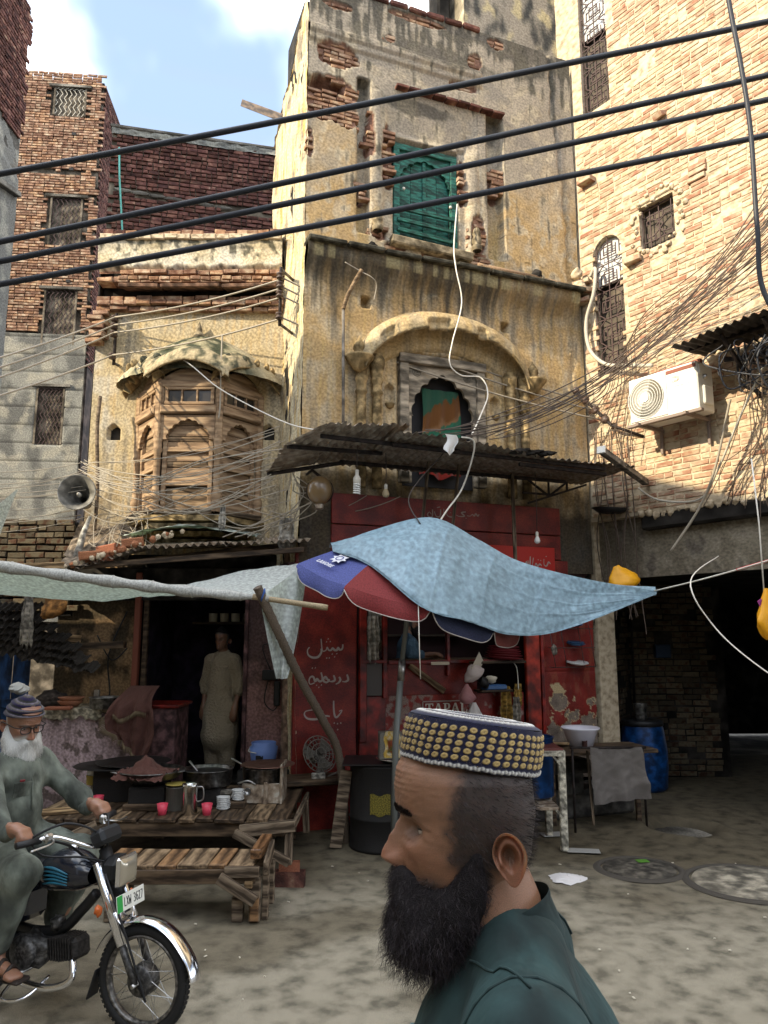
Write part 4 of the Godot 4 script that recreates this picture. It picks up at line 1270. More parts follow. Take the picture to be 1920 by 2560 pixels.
# ---------------------------------------------------------------- far houses on the left
func far_houses() -> void:
	var FT := Transform3D(Basis(V(0.995,0,-0.10),V(0,1,0),V(0.10,0,0.995)),V(-7.72,0,-13.83))
	var t := thing("brick_tower_house","tall narrow brick house with four grilled windows, grey plaster below","house",FT)
	var W := 1.83
	put("wall_core",slab_mesh(V(W - 0.02,13.25,3.0),0.0),M.grey_mortar,t,at(V(W/2,6.65,-1.56)))
	var hole := [[0.86,12.42,1.48,13.05],[0.96,9.52,1.56,10.55],[0.98,7.40,1.58,8.55],[0.98,5.38,1.48,6.52]]
	brickwork(t,at(V(0.0,7.66,0)),W,5.75,0.2,0.060,0.010,0.03,"old",300,func(u: float,v: float):
		for k in hole:
			if u > k[0] - 0.08 and u < k[2] + 0.08 and v + 7.66 > k[1] - 0.02 and v + 7.66 < k[3] + 0.03:
				return false
		if absf(v + 7.66 - 11.15) < 0.06 or absf(v + 7.66 - 10.62) < 0.05 and u > 0.8:
			return N1.get_noise_2d(u*3.0,v) > 0.2
		return true,func(u: float,v: float): return v,-0.01,0.9)
	put("flank_wall",slab_mesh(V(0.03,13.2,2.9),0.0),M.soot_brick_wall,t,at(V(W + 0.005,6.63,-1.55)))
	brickwork(t,at(V(W + 0.025,7.0,-0.02),90),2.6,6.2,0.2,0.060,0.012,0.02,"dark",0,func(_u: float,_v: float): return true,func(_u: float,v: float): return v,0.0)
	put("plaster_band",relief(0.0,W,2.0,7.62,0.03,func(u: float,v: float):
		var g := absf(fposmod(v,0.36) - 0.18)
		return 0.008 + 0.006*N1.get_noise_2d(u*2.0,v*2.0) - 0.012*smoothstep(0.16,0.175,g) - 0.10*bump(u,0.98,1.48)*bump(v,5.38,6.52),func(u: float,v: float):
		var n: float = N1.get_noise_2d(u*1.6,v*1.1)
		var c := Color(0.30,0.29,0.25).lerp(Color(0.16,0.155,0.14),smoothstep(-0.2,0.35,n))
		c = c.lerp(Color(0.46,0.42,0.33),smoothstep(0.1,0.4,N1.get_noise_2d(u*2.0 + 6.0,v*2.0))*0.6)
		if absf(fposmod(v,0.36) - 0.18) > 0.168:
			c = c.darkened(0.55)
		return c),M.plaster,t)
	for k in 4:
		var q: Array = hole[k]
		var n := Node3D.new()
		n.name = "window"
		t.add_child(n,true)
		n.transform = at(V((q[0] + q[2])/2,q[1],0.0))
		var w: float = q[2] - q[0]
		var ht: float = q[3] - q[1]
		put("backing",slab_mesh(V(w + 0.1,ht + 0.08,0.02),0.0),M.yellowboard if k == 0 else M.brownboard,n,at(V(0,ht/2,-0.075)))
		for s in [-1,1]:
			put("frame",slab_mesh(V(0.04,ht,0.06),0.004),M.grey_mortar,n,at(V(s*w/2,ht/2,-0.02)))
		put("lintel",slab_mesh(V(w + 0.24,0.06,0.09),0.006),M.concrete,n,at(V(0,ht + 0.04,0.0)))
		var g := G.new()
		var nx := 7
		for i in nx:
			var x := (i/float(nx - 1) - 0.5)*(w - 0.06)
			var y := 0.0
			var s := 1.0
			while y < ht - 0.01:
				var y1 := minf(y + 0.10,ht)
				g.box(along(V(x - s*0.03,y,0),V(x + s*0.03,y1,0),V(0,0,1)),V(0.118,0.012,0.012),0.0)
				s = -s
				y = y1
		put("grille",g.mesh(),M.paleiron if k == 0 else M.grilleiron,n,at(V(0,0,-0.012)))
	for p in [[1.30,12.0],[1.30,11.2],[0.1,11.3],[0.1,9.6],[1.4,8.75]]:
		put("putlog_hole",slab_mesh(V(0.08,0.06,0.02),0.0),M.shade,t,at(V(p[0],p[1],0.012)))
	# dark brick wall closing the roof behind
	var FB := Transform3D(Basis(V(0.974,0,-0.225),V(0,1,0),V(0.225,0,0.974)),V(-4.04,0,-10.0))
	var w2 := thing("roof_wall","dark red brick wall with grey coping above the buff house's roof","wall",FB)
	put("wall_core",slab_mesh(V(2.9,2.9,0.4),0.0),M.grey_mortar,w2,at(V(1.45,7.72,-0.22)))
	brickwork(w2,at(V(0,7.0,0)),2.85,2.16,0.155,0.066,0.010,0.03,"dark",300,func(u: float,v: float):
		return not (absf(v - 1.22 + 0.05*u) < 0.05 and N1.get_noise_2d(u*2.0,5.0) < 0.15),func(u: float,v: float): return -v,0.0,0.9)
	put("coping",relief(0.0,2.9,9.10,9.22,0.02,func(u: float,v: float): return 0.03 + 0.025*N1.get_noise_2d(u*5.0,v*12.0),func(u: float,v: float): return Color(0.2,0.2,0.18).lerp(Color(0.34,0.33,0.28),0.5 + N1.get_noise_2d(u*4.0,v))),M.plaster,w2)
	put("coping_top",slab_mesh(V(2.95,0.05,0.45),0.01),M.concrete,w2,at(V(1.45,9.22,-0.18)))
	for k in 7:
		put("cement_patch",rock(0.07,k),M.concrete,w2,Transform3D(Basis.from_scale(V(2.2,0.5,0.22)),V(0.2 + k*0.24,8.21 - k*0.014,0.012)))
	pipe("green_pipe",[V(0.12,8.86,0.05),V(0.15,8.4,0.06),V(0.24,7.5,0.06),V(0.25,7.0,0.06)],0.014,M.greenpipe,w2)
	# left edge: the near corner of a tall house
	var fl := thing("street_corner_house","tall brick and grey plaster house at the left edge, in shade","house")
	put("wall_core",slab_mesh(V(3.0,11.2,1.72),0.0),M.concrete,fl,at(V(-6.92,5.6,-9.17)))
	brickwork(fl,at(V(-5.405,9.0,-8.3),90),1.74,2.2,0.2,0.06,0.010,0.03,"dark",160,func(u: float,v: float): return v > 0.25 - 0.2*u + 0.2*N1.get_noise_2d(u,v),func(u: float,v: float): return -u,0.0)
	put("plaster_coat",relief(0.0,1.74,0.0,9.2,0.04,func(u: float,v: float): return 0.016 + 0.008*N1.get_noise_2d(u*3.0,v*3.0) - 0.03*smoothstep(-0.04,0.04,v - 8.75 + 0.2*u),func(u: float,v: float):
		return Color(0.22,0.215,0.19).lerp(Color(0.38,0.36,0.30),smoothstep(0.05,0.4,N1.get_noise_2d(u*2.5,v*2.0)))),M.plaster,fl,at(V(-5.405,0,-8.3),90))
	put("ledge",slab_mesh(V(0.12,0.08,1.7),0.01),M.concrete,fl,at(V(-5.36,7.9,-9.17),0,14))
	# houses of the near side of the street, out of the picture, that shade the lane
	var a := thing("near_house","plain plaster house on the left of the street, behind the rider","house")
	put("wall",slab_mesh(V(3.0,8.2,12.0),0.02),M.pale_wall,a,at(V(-6.9,4.1,2.1)))
	var b := thing("low_shop","low plaster shop on the left of the street, behind the rider","shop")
	put("wall",slab_mesh(V(3.0,4.1,1.25),0.02),M.pale_wall,b,at(V(-6.9,2.05,-4.55)))
	put("pier",slab_mesh(V(3.0,4.1,0.4),0.02),M.pale_wall,b,at(V(-6.9,2.05,-5.72)))
	put("low_wall",slab_mesh(V(3.0,3.0,2.0),0.02),M.pale_wall,b,at(V(-6.9,1.5,-7.28)))
	var c := thing("opposite_house","plain plaster house across the street, facing the stalls","house")
	put("wall",slab_mesh(V(16.0,7.0,3.0),0.02),M.pale_wall,c,at(V(3.0,3.5,9.2)))
func ground() -> void:
	var nu := 150
	var nv := 130
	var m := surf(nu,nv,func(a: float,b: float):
		var x := lerpf(-7.0,8.0,a)
		var z := lerpf(1.5,-11.5,b)
		var y := 0.012*N1.get_noise_2d(x*0.9,z*0.9) + 0.005*N1.get_noise_2d(x*4.0,z*4.0)
		# sunk manhole in front of the barrel
		var d := V((x - 2.745)/0.30,0,(z + 7.22)/0.33).length()
		y -= 0.10*smoothstep(1.0,0.72,d) - 0.03*smoothstep(0.3,0.0,absf(d - 1.2))
		return V(x,y,z),func(a: float,b: float):
		var x := lerpf(-7.0,8.0,a)
		var z := lerpf(1.5,-11.5,b)
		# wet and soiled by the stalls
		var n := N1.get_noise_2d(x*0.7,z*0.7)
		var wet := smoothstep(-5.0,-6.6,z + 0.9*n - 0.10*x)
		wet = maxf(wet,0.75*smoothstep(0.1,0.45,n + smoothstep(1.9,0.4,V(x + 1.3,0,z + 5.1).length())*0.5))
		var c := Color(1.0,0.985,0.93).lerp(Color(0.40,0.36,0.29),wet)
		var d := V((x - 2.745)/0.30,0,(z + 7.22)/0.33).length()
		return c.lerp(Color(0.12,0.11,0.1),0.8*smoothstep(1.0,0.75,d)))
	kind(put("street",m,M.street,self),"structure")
	var g := G.new()
	g.q(V(-60,-0.05,-70),V(60,-0.05,-70),V(60,-0.05,40),V(-60,-0.05,40))
	kind(put("ground",g.mesh(),M.concrete,self),"structure")
	# manhole covers set in the paving
	for p in [[1.93,-6.0,0.29,0.24,"worn manhole cover set in the street with a green wrapper on it"],[2.62,-5.68,0.42,0.26,"large pale manhole cover at the right edge of the street"]]:
		var t := thing("manhole_cover",p[4],"manhole cover",at(V(p[0],0.004,p[1])),"manhole covers in the street")
		var r: float = p[2]
		var gg := G.new(1)
		gg.lathe(Transform3D(Basis.from_scale(V(1,1,0.95)),Vector3.ZERO),[Vector2(0.0,0.016),Vector2(r*0.5,0.018),Vector2(r - 0.03,0.013),Vector2(r - 0.022,0.002)],40)
		put("lid",gg.mesh(),M.lid if r < 0.35 else M.lidpale,t)
		var g3 := G.new(1)
		g3.lathe(Transform3D(Basis.from_scale(V(1,1,0.95)),Vector3.ZERO),[Vector2(r - 0.006,-0.02),Vector2(r - 0.004,0.012),Vector2(r + 0.02,0.015),Vector2(r + 0.05,0.0)],40)
		put("rim",g3.mesh(),M.lidrim,t)
func build_all() -> void:
	ground()
	central_house()
	left_house()
	right_house()
	far_houses()
	more()
const INK_SPECIAL := [[0.445,1.664,0.440,1.625,0.415,1.613,0.398,1.633,0.388,1.613,0.364,1.611,0.343,1.629,0.328,1.611,0.305,1.611,0.289,1.638,0.278,1.612,0.243,1.608,0.228,1.717],[0.229,1.626,0.232,1.591,0.199,1.548,0.146,1.544,0.105,1.569,0.097,1.612,0.115,1.639],[0.295,1.719,0.301,1.713],[0.279,1.691,0.285,1.687],[0.317,1.693,0.323,1.689],[0.337,1.577,0.344,1.571],[0.361,1.550,0.368,1.546],[0.383,1.580,0.389,1.574],[0.282,1.539,0.291,1.535],[0.308,1.541,0.316,1.536]]
const INK_MILK := [[0.489,1.382,0.502,1.334,0.475,1.315,0.443,1.318],[0.410,1.361,0.424,1.333,0.405,1.306,0.378,1.294],[0.356,1.377,0.369,1.334,0.340,1.319,0.306,1.325],[0.306,1.325,0.276,1.364,0.253,1.334,0.285,1.312,0.317,1.335,0.276,1.344],[0.233,1.405,0.246,1.339,0.218,1.323,0.193,1.346,0.176,1.324,0.157,1.366,0.128,1.362,0.116,1.327,0.129,1.299,0.171,1.311],[0.143,1.448,0.150,1.444],[0.173,1.450,0.179,1.446],[0.209,1.271,0.216,1.265],[0.188,1.290,0.194,1.286],[0.234,1.291,0.241,1.287]]
const INK_TEA := [[0.359,1.142,0.361,1.063,0.372,1.003,0.392,0.990,0.424,1.021,0.442,1.052,0.413,1.043],[0.323,1.000,0.270,1.005,0.207,0.981,0.118,0.985,0.079,1.019,0.089,1.054,0.154,1.065],[0.362,0.940,0.373,0.934],[0.394,0.933,0.405,0.928],[0.426,0.937,0.437,0.933],[0.397,0.879,0.407,0.875]]
const INK_SUBHAN := [[1.928,3.007,1.910,2.988,1.888,3.011,1.868,2.986,1.848,3.002,1.821,2.983,1.784,2.985],[1.770,3.024,1.719,3.012,1.755,2.979,1.689,2.973,1.660,2.985],[1.647,3.043,1.638,2.970,1.595,2.961,1.559,2.972,1.545,3.004],[1.517,3.042,1.513,2.966],[1.481,3.033,1.473,2.963,1.430,2.958,1.409,3.009],[1.388,3.028,1.385,2.956,1.352,2.947,1.331,2.972,1.353,2.999,1.374,2.975],[1.769,2.958,1.776,2.954],[1.591,3.007,1.597,3.003],[1.474,3.059,1.438,3.050]]
const INK_MASHALLAH := [[2.759,2.508,2.736,2.528,2.710,2.486,2.679,2.499,2.679,2.560],[2.648,2.484,2.625,2.504,2.600,2.479,2.578,2.509,2.561,2.475,2.538,2.481],[2.549,2.568,2.531,2.480],[2.511,2.580,2.501,2.480,2.479,2.539],[2.476,2.472,2.463,2.525,2.445,2.464,2.494,2.453],[2.702,2.585,2.715,2.591],[2.634,2.545,2.643,2.538],[2.603,2.550,2.613,2.546]]
# a corrugated sheet between four corners, waves across the a-b side
func corrugated(a: Vector3,b: Vector3,c: Vector3,d: Vector3,pitch := 0.075,amp := 0.011,rag := 0.02,k := 0) -> ArrayMesh:
	var n := int((b - a).length()/pitch*8.0)
	var up := (b - a).cross(d - a).normalized()
	return surf(n,14,func(u: float,v: float):
		var p: Vector3 = a.lerp(b,u).lerp(d.lerp(c,u),v)
		var len := (b - a).length()
		p += up*(amp*sin(u*len/pitch*TAU) + 0.012*N1.get_noise_2d(u*3.0 + k,v*3.0))
		p += (d - a).normalized()*rag*N1.get_noise_2d(u*14.0 + k,3.0)*(1.0 if v > 0.9 or v < 0.1 else 0.0)
		return p)
# brush lettering on a frame's face
func ink(called: String,lines: Array,r: float,z: float,m: Material,parent: Node3D,x: Transform3D) -> void:
	var g := G.new(1)
	for l in lines:
		var pts := []
		for k in range(0,l.size(),2):
			pts.append(V(l[k],l[k + 1],0))
		if pts.size() > 2:
			pts = curve(pts,4)
		var rr := []
		for k in pts.size():
			var t := k/float(pts.size() - 1)
			rr.append(r*(0.55 + 0.55*sin(PI*clampf(t*1.1 + 0.12,0.0,1.0))))
		g.tube(pts,rr,6)
	put(called,g.mesh(),m,parent,x*Transform3D(Basis.from_scale(V(1,1,0.12)),V(0,0,z)))
func text_mesh(s: String,size: float,font := "Droid Sans",deep := 0.002,bold := true) -> TextMesh:
	var t := TextMesh.new()
	var f := SystemFont.new()
	f.font_names = PackedStringArray([font])
	if bold:
		f.font_weight = 700
	t.font = f
	t.text = s
	t.font_size = 64
	t.pixel_size = size/64.0
	t.depth = deep
	return t
func cloth_sheet(nu: int,nv: int,p: Callable,fold := 0.012,f := 5.0,c: Variant = null) -> ArrayMesh:
	return surf(nu,nv,func(u: float,v: float):
		var q: Vector3 = p.call(u,v)
		return q + V(0.3,0.6,0.7)*fold*(N3.get_noise_2d(u*f*0.25,v*f*0.25) - 0.4 + 0.5*N1.get_noise_2d(u*f,v*f)),c)
func canopy() -> void:
	var t := thing("tin_canopy","rusty corrugated tin canopy on angle irons over the red tea booth","canopy")
	var p := func(u: float,v: float,z: float) -> Vector3: return FC*V(u,v,z)
	var list := [[-0.36,3.27,0.12,-0.30,3.45,0.62,0.02,3.50,1.0,0.06,3.40,0.05],[-0.08,3.49,1.0,0.70,3.57,1.0,0.0,0,0,0,0,0]]
	put("sheet",corrugated(p.call(-0.37,3.25,0.16),p.call(-0.30,3.43,0.60),p.call(0.10,3.50,0.65),p.call(0.10,3.39,0.05),0.07,0.011,0.03,1),M.tin,t)
	put("sheet",corrugated(p.call(-0.30,3.43,0.60),p.call(0.68,3.50,0.62),p.call(0.70,3.585,1.06),p.call(-0.06,3.52,1.04),0.08,0.014,0.05,2),M.tin,t)
	put("sheet",corrugated(p.call(0.02,3.40,0.04),p.call(0.70,3.42,0.04),p.call(0.70,3.515,0.65),p.call(-0.02,3.47,0.62),0.075,0.011,0.0,3),M.tin,t)
	var us := [0.58,1.22,1.84,2.5,3.18]
	var fv := [3.495,3.49,3.425,3.41,3.43]
	for k in 4:
		put("sheet",corrugated(p.call(us[k] - 0.04,3.41 + k*0.004,0.04),p.call(us[k + 1] + 0.04,3.415 + k*0.004,0.04),p.call(us[k + 1] + 0.04,fv[k + 1] + 0.006*(k % 2),1.12 - 0.05*k),p.call(us[k] - 0.04,fv[k] + 0.006*(k % 2),1.12 - 0.04*k),0.075,0.011,0.03,4 + k),M.tin,t)
	# tar and rags along the patched part of the front edge
	for k in 9:
		put("tar_patch",rock(0.055,40 + k),M.soot,t,Transform3D(Basis.from_scale(V(1.6,0.5,0.9)),p.call(1.80 + k*0.045,3.44 + 0.012*(k % 3),1.02)))
	# angle irons and the truss at the right
	for q in [[-0.36,3.24,0.14,0.35,3.36,0.4],[-0.28,3.41,0.58,0.62,3.42,0.60],[-0.05,3.46,0.85,1.3,3.44,0.85],[0.6,3.43,0.90,2.85,3.38,0.95],[0.3,3.38,0.3,2.8,3.36,0.35],[1.9,3.36,0.9,2.9,3.34,0.9]]:
		beam("angle_iron",p.call(q[0],q[1],q[2]),p.call(q[3],q[4],q[5]),0.035,0.03,M.iron,t)
	for q in [[2.36,3.11,0.30,3.1,3.36,0.30],[2.36,3.37,0.30,2.62,3.20,0.30],[2.62,3.37,0.3,2.62,3.20,0.3],[2.62,3.20,0.3,2.85,3.37,0.3],[2.85,3.37,0.3,2.85,3.28,0.3],[2.3,3.22,0.3,2.7,3.22,0.3]]:
		beam("truss_bar",p.call(q[0],q[1],q[2]),p.call(q[3],q[4],q[5]),0.022,0.022,M.iron,t)
	for u in [1.12,1.45]:
		beam("prop",p.call(u,2.55,0.30),p.call(u + 0.04,3.42,0.45),0.04,0.03,M.woodgrey,t)
	beam("prop",p.call(2.16,2.5,0.35),p.call(2.15,3.40,0.35),0.035,0.035,M.woodgrey,t)
	var pb := surf(10,8,func(u: float,v: float): return FC*V(1.0 + 0.11*u + 0.02*sin(v*5.0),3.50 - 0.14*v - 0.05*sin(u*PI)*v,1.16 + 0.03*sin(u*6.0)*v))
	one("plastic_bag","scrap of clear plastic caught on the front edge of the tin canopy","bag",pb,M.clearplastic)
	# lamps that hang below, all unlit
	var bulb := func(q: Vector3,drop: float,big: float) -> Array:
		var g := G.new(1)
		g.lathe(Transform3D(Basis(),q),[Vector2(0,-0.06*big),Vector2(0.022*big,-0.052*big),Vector2(0.031*big,-0.032*big),Vector2(0.026*big,-0.01*big),Vector2(0.014*big,0.012*big),Vector2(0.013*big,0.02)],14)
		var c := G.new(1)
		c.lathe(Transform3D(Basis(),q),[Vector2(0.014,0.012),Vector2(0.016,0.02),Vector2(0.016,0.055),Vector2(0.006,0.065),Vector2(0.0,0.065)],12)
		var w := G.new(1)
		w.tube([q + V(0,0.06,0),q + V(0.005,drop*0.5,0.004),q + V(0,drop,0)],0.004,5)
		return [g.mesh(),c.mesh(),w.mesh()]
	for q in [[0.655,3.07,0.6,0.36,1.1,"small round bulb hanging under the canopy left of the red fascia"],[2.33,2.72,0.5,0.68,1.0,"round bulb hanging before the red wall above the small red sign"],[2.02,2.52,0.25,0.0,1.0,"round bulb on the prop at the left end of the small red sign"]]:
		var b := thing("bulb",q[5],"light bulb",Transform3D(),"bulbs under the tin canopy")
		var ms: Array = bulb.call(FC*V(q[0],q[1],q[2]),maxf(q[3],0.08),q[4])
		put("globe",ms[0],M.bulbwhite if q[0] > 1.0 else M.bulbdusty,b)
		put("cap",ms[1],M.paintwhite,b)
		put("flex",ms[2],M.wiredark,b)
	var cf := thing("spiral_lamp","white spiral energy lamp hanging under the tin canopy","light bulb")
	var o: Vector3 = FC*V(0.338,3.03,0.7)
	var pts := []
	for k in 61:
		var a := k/60.0*TAU*5.0
		pts.append(o + V(cos(a)*0.028,k/60.0*0.10 - 0.03,sin(a)*0.028))
	var gs := G.new(1)
	gs.tube(pts,0.0075,7)
	put("spiral",gs.mesh(),M.bulbwhite,cf)
	var gb := G.new(1)
	gb.lathe(Transform3D(Basis(),o),[Vector2(0.02,0.06),Vector2(0.034,0.075),Vector2(0.034,0.11),Vector2(0.022,0.135),Vector2(0.016,0.14),Vector2(0.016,0.19),Vector2(0.0,0.19)],16)
	put("base",gb.mesh(),M.paintwhite,cf)
	put("flex",tube_mesh([o + V(0,0.18,0),o + V(0,0.42,0.0)],0.004),M.wiredark,cf)
	# meter globe and its pipe on the corner of the house
	var mt := thing("street_lamp","brown domed glass lamp fixed to the corner of the ochre house","lamp")
	o = FC*V(0.065,3.06,0.45)
	var gd := G.new(1)
	gd.ball(o,V(0.115,0.135,0.09),20)
	put("globe",gd.mesh(),M.brownglass,mt)
	var gr := G.new(1)
	gr.lathe(Transform3D(Basis(V(1,0,0),PI/2),o + V(0,0,-0.02)),[Vector2(0.118,-0.02),Vector2(0.128,-0.01),Vector2(0.128,0.01),Vector2(0.118,0.02)],24)
	put("ring",gr.mesh(),M.iron,mt)
	put("holder",slab_mesh(V(0.07,0.05,0.06),0.01),M.tin,mt,at(o + V(0,-0.155,0.01)))
	put("arm",tube_mesh([o + V(0,0.13,-0.02),FC*V(0.06,3.30,0.2),FC*V(0.06,3.3,0.0)],0.014),M.iron,mt)
func tube_mesh(pts: Array,r: Variant,sides := 7) -> ArrayMesh:
	var g := G.new(1)
	g.tube(pts,r,sides)
	return g.mesh()
func booth() -> void:
	var b := thing("tea_booth","dark red painted tea booth with white brush lettering and a serving window","booth")
	var fx := func(u: float,v: float,z: float) -> Transform3D: return FC*at(V(u,v,z))
	# left panel with lettering
	put("left_panel",slab_mesh(V(0.62,2.6,0.06),0.006),M.redpaint,b,fx.call(0.28,1.25,-0.035))
	ink("lettering",INK_SPECIAL,0.011,0.0,M.lettergrey,b,FC)
	ink("lettering",INK_MILK,0.011,0.0,M.lettergrey,b,FC)
	ink("lettering",INK_TEA,0.010,0.0,M.lettergrey,b,FC)
	# fascia above with the pious words, upper dark boards
	put("fascia",slab_mesh(V(2.62,0.30,0.03),0.004),M.redpaint,b,fx.call(1.62,2.98,0.018))
	put("fascia",slab_mesh(V(2.62,0.26,0.03),0.004),M.redpaint,b,fx.call(1.62,2.69,0.012))
	put("fascia",slab_mesh(V(2.70,0.16,0.03),0.004),M.redpaint,b,fx.call(1.66,2.47,0.016))
	ink("lettering",INK_SUBHAN,0.008,0.035,M.letterdim,b,FC)
	var sg := put("sign_board",slab_mesh(V(0.92,0.27,0.02),0.004),M.redsign,b,fx.call(2.36,2.55,0.062))
	sg.set_meta("label","brighter red sign board with white lettering")
	ink("lettering",INK_MASHALLAH,0.008,0.073,M.lettergrey,b,FC)
	# room inside
	put("back_wall",slab_mesh(V(3.4,2.5,0.04),0.0),M.boothdark,b,fx.call(1.6,1.2,-1.3))
	put("side_wall",slab_mesh(V(0.04,2.5,1.3),0.0),M.boothdark,b,fx.call(0.62,1.2,-0.68))
	put("side_wall",slab_mesh(V(0.04,2.5,1.3),0.0),M.boothdark,b,fx.call(3.25,1.2,-0.68))
	put("ceiling",slab_mesh(V(3.4,0.04,1.3),0.0),M.boothdark,b,fx.call(1.6,2.42,-0.68))
	# counter front: red boards worn at the left, maker's plate
	put("front_panel",relief(0.88,2.42,0.0,1.17,0.012,func(u: float,v: float): return 0.0 + 0.003*N1.get_noise_2d(u*4.0,v*4.0),func(u: float,v: float):
		var c := Color(0.34,0.026,0.014).lerp(Color(0.20,0.016,0.01),0.5 + N1.get_noise_2d(u*3.0,v*2.0))
		var w := smoothstep(0.12,0.3,N1.get_noise_2d(u*9.0,v*9.0) + 0.6*smoothstep(0.40,0.0,absf(u - 1.05))*smoothstep(0.4,0.0,absf(v - 1.0)) - 0.18)
		return c.lerp(Color(0.34,0.27,0.23),w*0.8)),M.vpaint,b,FC)
	put("front_panel",slab_mesh(V(0.27,1.17,0.05),0.004),M.redtin,b,fx.call(0.745,0.585,-0.01))
	put("panel_core",slab_mesh(V(1.56,1.15,0.03),0.0),M.boothdark,b,fx.call(1.65,0.575,-0.03))
	var pl := G.new()
	for s in [[-1,0],[1,0],[0,-1],[0,1]]:
		if s[0]:
			pl.box(at(V(s[0]*0.26,0,0)),V(0.012,0.13,0.006),0.002)
		else:
			pl.box(at(V(0,s[1]*0.07,0)),V(0.52,0.012,0.006),0.002)
	put("plate_border",pl.mesh(),M.lettergrey,b,fx.call(1.53,1.035,0.012))
	put("plate_strip",slab_mesh(V(0.74,0.07,0.004),0.001),M.greenpaint,b,fx.call(1.53,0.945,0.008))
	put("lettering",text_mesh("TAPAL",0.135,"Droid Serif"),M.paintwhite,b,fx.call(1.53,1.035,0.012))
	# posts, rails and the counter board
	for q in [[0.64,1.6,0.07,1.7],[0.865,1.6,0.045,0.9],[1.545,1.75,0.035,0.8]]:
		put("post",slab_mesh(V(q[2],q[3],0.05),0.006),M.redtin,b,fx.call(q[0],q[1],0.02))
	put("right_post",slab_mesh(V(0.17,2.4,0.05),0.008),M.redbright,b,fx.call(2.52,1.2,0.03))
	put("rail",slab_mesh(V(0.26,0.03,0.04),0.004),M.redtin,b,fx.call(0.75,1.50,0.03))
	put("rail",slab_mesh(V(1.5,0.035,0.05),0.004),M.redtin,b,fx.call(1.65,1.49,0.02))
	put("counter_board",slab_mesh(V(1.56,0.03,0.42),0.006),M.wooddark,b,fx.call(1.64,1.50,-0.18))
	put("lower_board",slab_mesh(V(1.0,0.30,0.02),0.004),M.redpaint,b,fx.call(1.38,1.32,-0.01))
	put("mesh_pane",slab_mesh(V(0.17,0.30,0.01),0.002),M.greymesh,b,fx.call(0.75,1.33,0.025))
	put("paper_label",slab_mesh(V(0.20,0.03,0.004),0.0),M.paper,b,fx.call(1.45,1.475,0.045))
	# inner shelf with crockery seen in the gloom
	for v in [1.75,2.05]:
		put("shelf",slab_mesh(V(1.6,0.025,0.2),0.003),M.wooddark,b,fx.call(1.5,v,-1.15))
	# right-hand door leaf, peeling
	put("door",relief(2.60,3.31,0.28,2.32,0.010,func(u: float,v: float):
		var pz := 0.02 + 0.004*N1.get_noise_2d(u*6.0,v*6.0)
		pz -= 0.006*bump(v,1.36,1.375,0.004)
		return pz - (0.004 if door_peel(u,v) > 0.0 else 0.0),func(u: float,v: float):
		var c := Color(0.27,0.022,0.013).lerp(Color(0.17,0.015,0.010),0.5 + N1.get_noise_2d(u*4.0,v*2.0))
		c = c.lerp(Color(0.30,0.10,0.05),smoothstep(0.2,0.4,N1.get_noise_2d(u*12.0,v*3.0))*0.4)
		var k := door_peel(u,v)
		if k > 0.10:
			c = Color(0.16,0.12,0.09).lerp(Color(0.26,0.2,0.15),0.5 + N1.get_noise_2d(u*8.0,v*8.0)) if v < 1.15 else Color(0.50,0.38,0.20)
		elif k > 0.0:
			c = Color(0.52,0.41,0.23)
		return c),M.vpaint,b,FC)
	put("door_core",slab_mesh(V(0.70,2.04,0.03),0.0),M.boothdark,b,fx.call(2.955,1.3,-0.012))
	put("door_edge",slab_mesh(V(0.035,2.04,0.05),0.004),M.redtin,b,fx.call(2.635,1.3,0.03))
	# wire rack on the door with plates
	var r := thing("wire_rack","wire plate rack hanging on the red door of the booth","rack")
	var g := G.new(1)
	for v in [1.42,1.62,1.82]:
		g.tube([V(2.72,v,0.04),V(2.72,v,0.16),V(3.22,v,0.16),V(3.22,v,0.04)],0.004,5)
	for u in [2.72,2.86,3.08,3.22]:
		g.tube([V(u,1.95,0.04),V(u,1.42,0.16)],0.004,5)
	put("wires",g.mesh(),M.wiredark,r,FC)
	var n := 0
	for q in [[2.84,1.845,0.09,0],[3.0,1.85,0.10,1],[3.02,1.645,0.10,1],[3.02,1.66,0.09,1],[3.03,1.445,0.12,0],[3.03,1.452,0.115,0]]:
		var lb: String = ["pale plate on the top shelf of the wire rack","blue dish on the top shelf of the wire rack","lower blue dish of the pair on the middle shelf of the wire rack","upper blue dish of the pair on the middle shelf of the wire rack","lower of two pale oval trays at the foot of the wire rack","upper of two pale oval trays at the foot of the wire rack"][n]
		one("plate",lb,"plate",dish(q[2],0.02),M.enamel if q[3] == 0 else M.blueenamel,FC*at(V(q[0],q[1],0.10),0,8))
		n += 1
	one("cloth_bundle","small pale rag tied to the left side of the wire rack","rag",rock(0.05,77),M.ragpale,FC*Transform3D(Basis.from_scale(V(0.8,1.5,0.7)),V(2.73,1.60,0.13)))
	# counter clutter on the right half
	for k in 6:
		one("plastic_tray",["lowest of the folded dark red trays stacked at the booth window","second from the bottom of the folded dark red trays at the booth window","third from the bottom of the folded dark red trays at the booth window","fourth from the bottom of the folded dark red trays at the booth window","second from the top of the folded dark red trays at the booth window","topmost of the folded dark red trays at the booth window"][k],"tray",dish(0.20 - 0.008*k,0.025),M.darkred,FC*at(V(2.18 + 0.01*(k % 2),1.50 + k*0.022,0.02),0,rng.randf_range(-2,2),rng.randf_range(-4,4)),"folded red trays at the booth window")
	put("side_shelf",slab_mesh(V(0.62,0.025,0.22),0.004),M.wooddark,b,fx.call(2.08,1.48,0.02))
	put("side_shelf",slab_mesh(V(0.36,0.02,0.18),0.004),M.wooddark,b,fx.call(2.02,1.20,0.08))
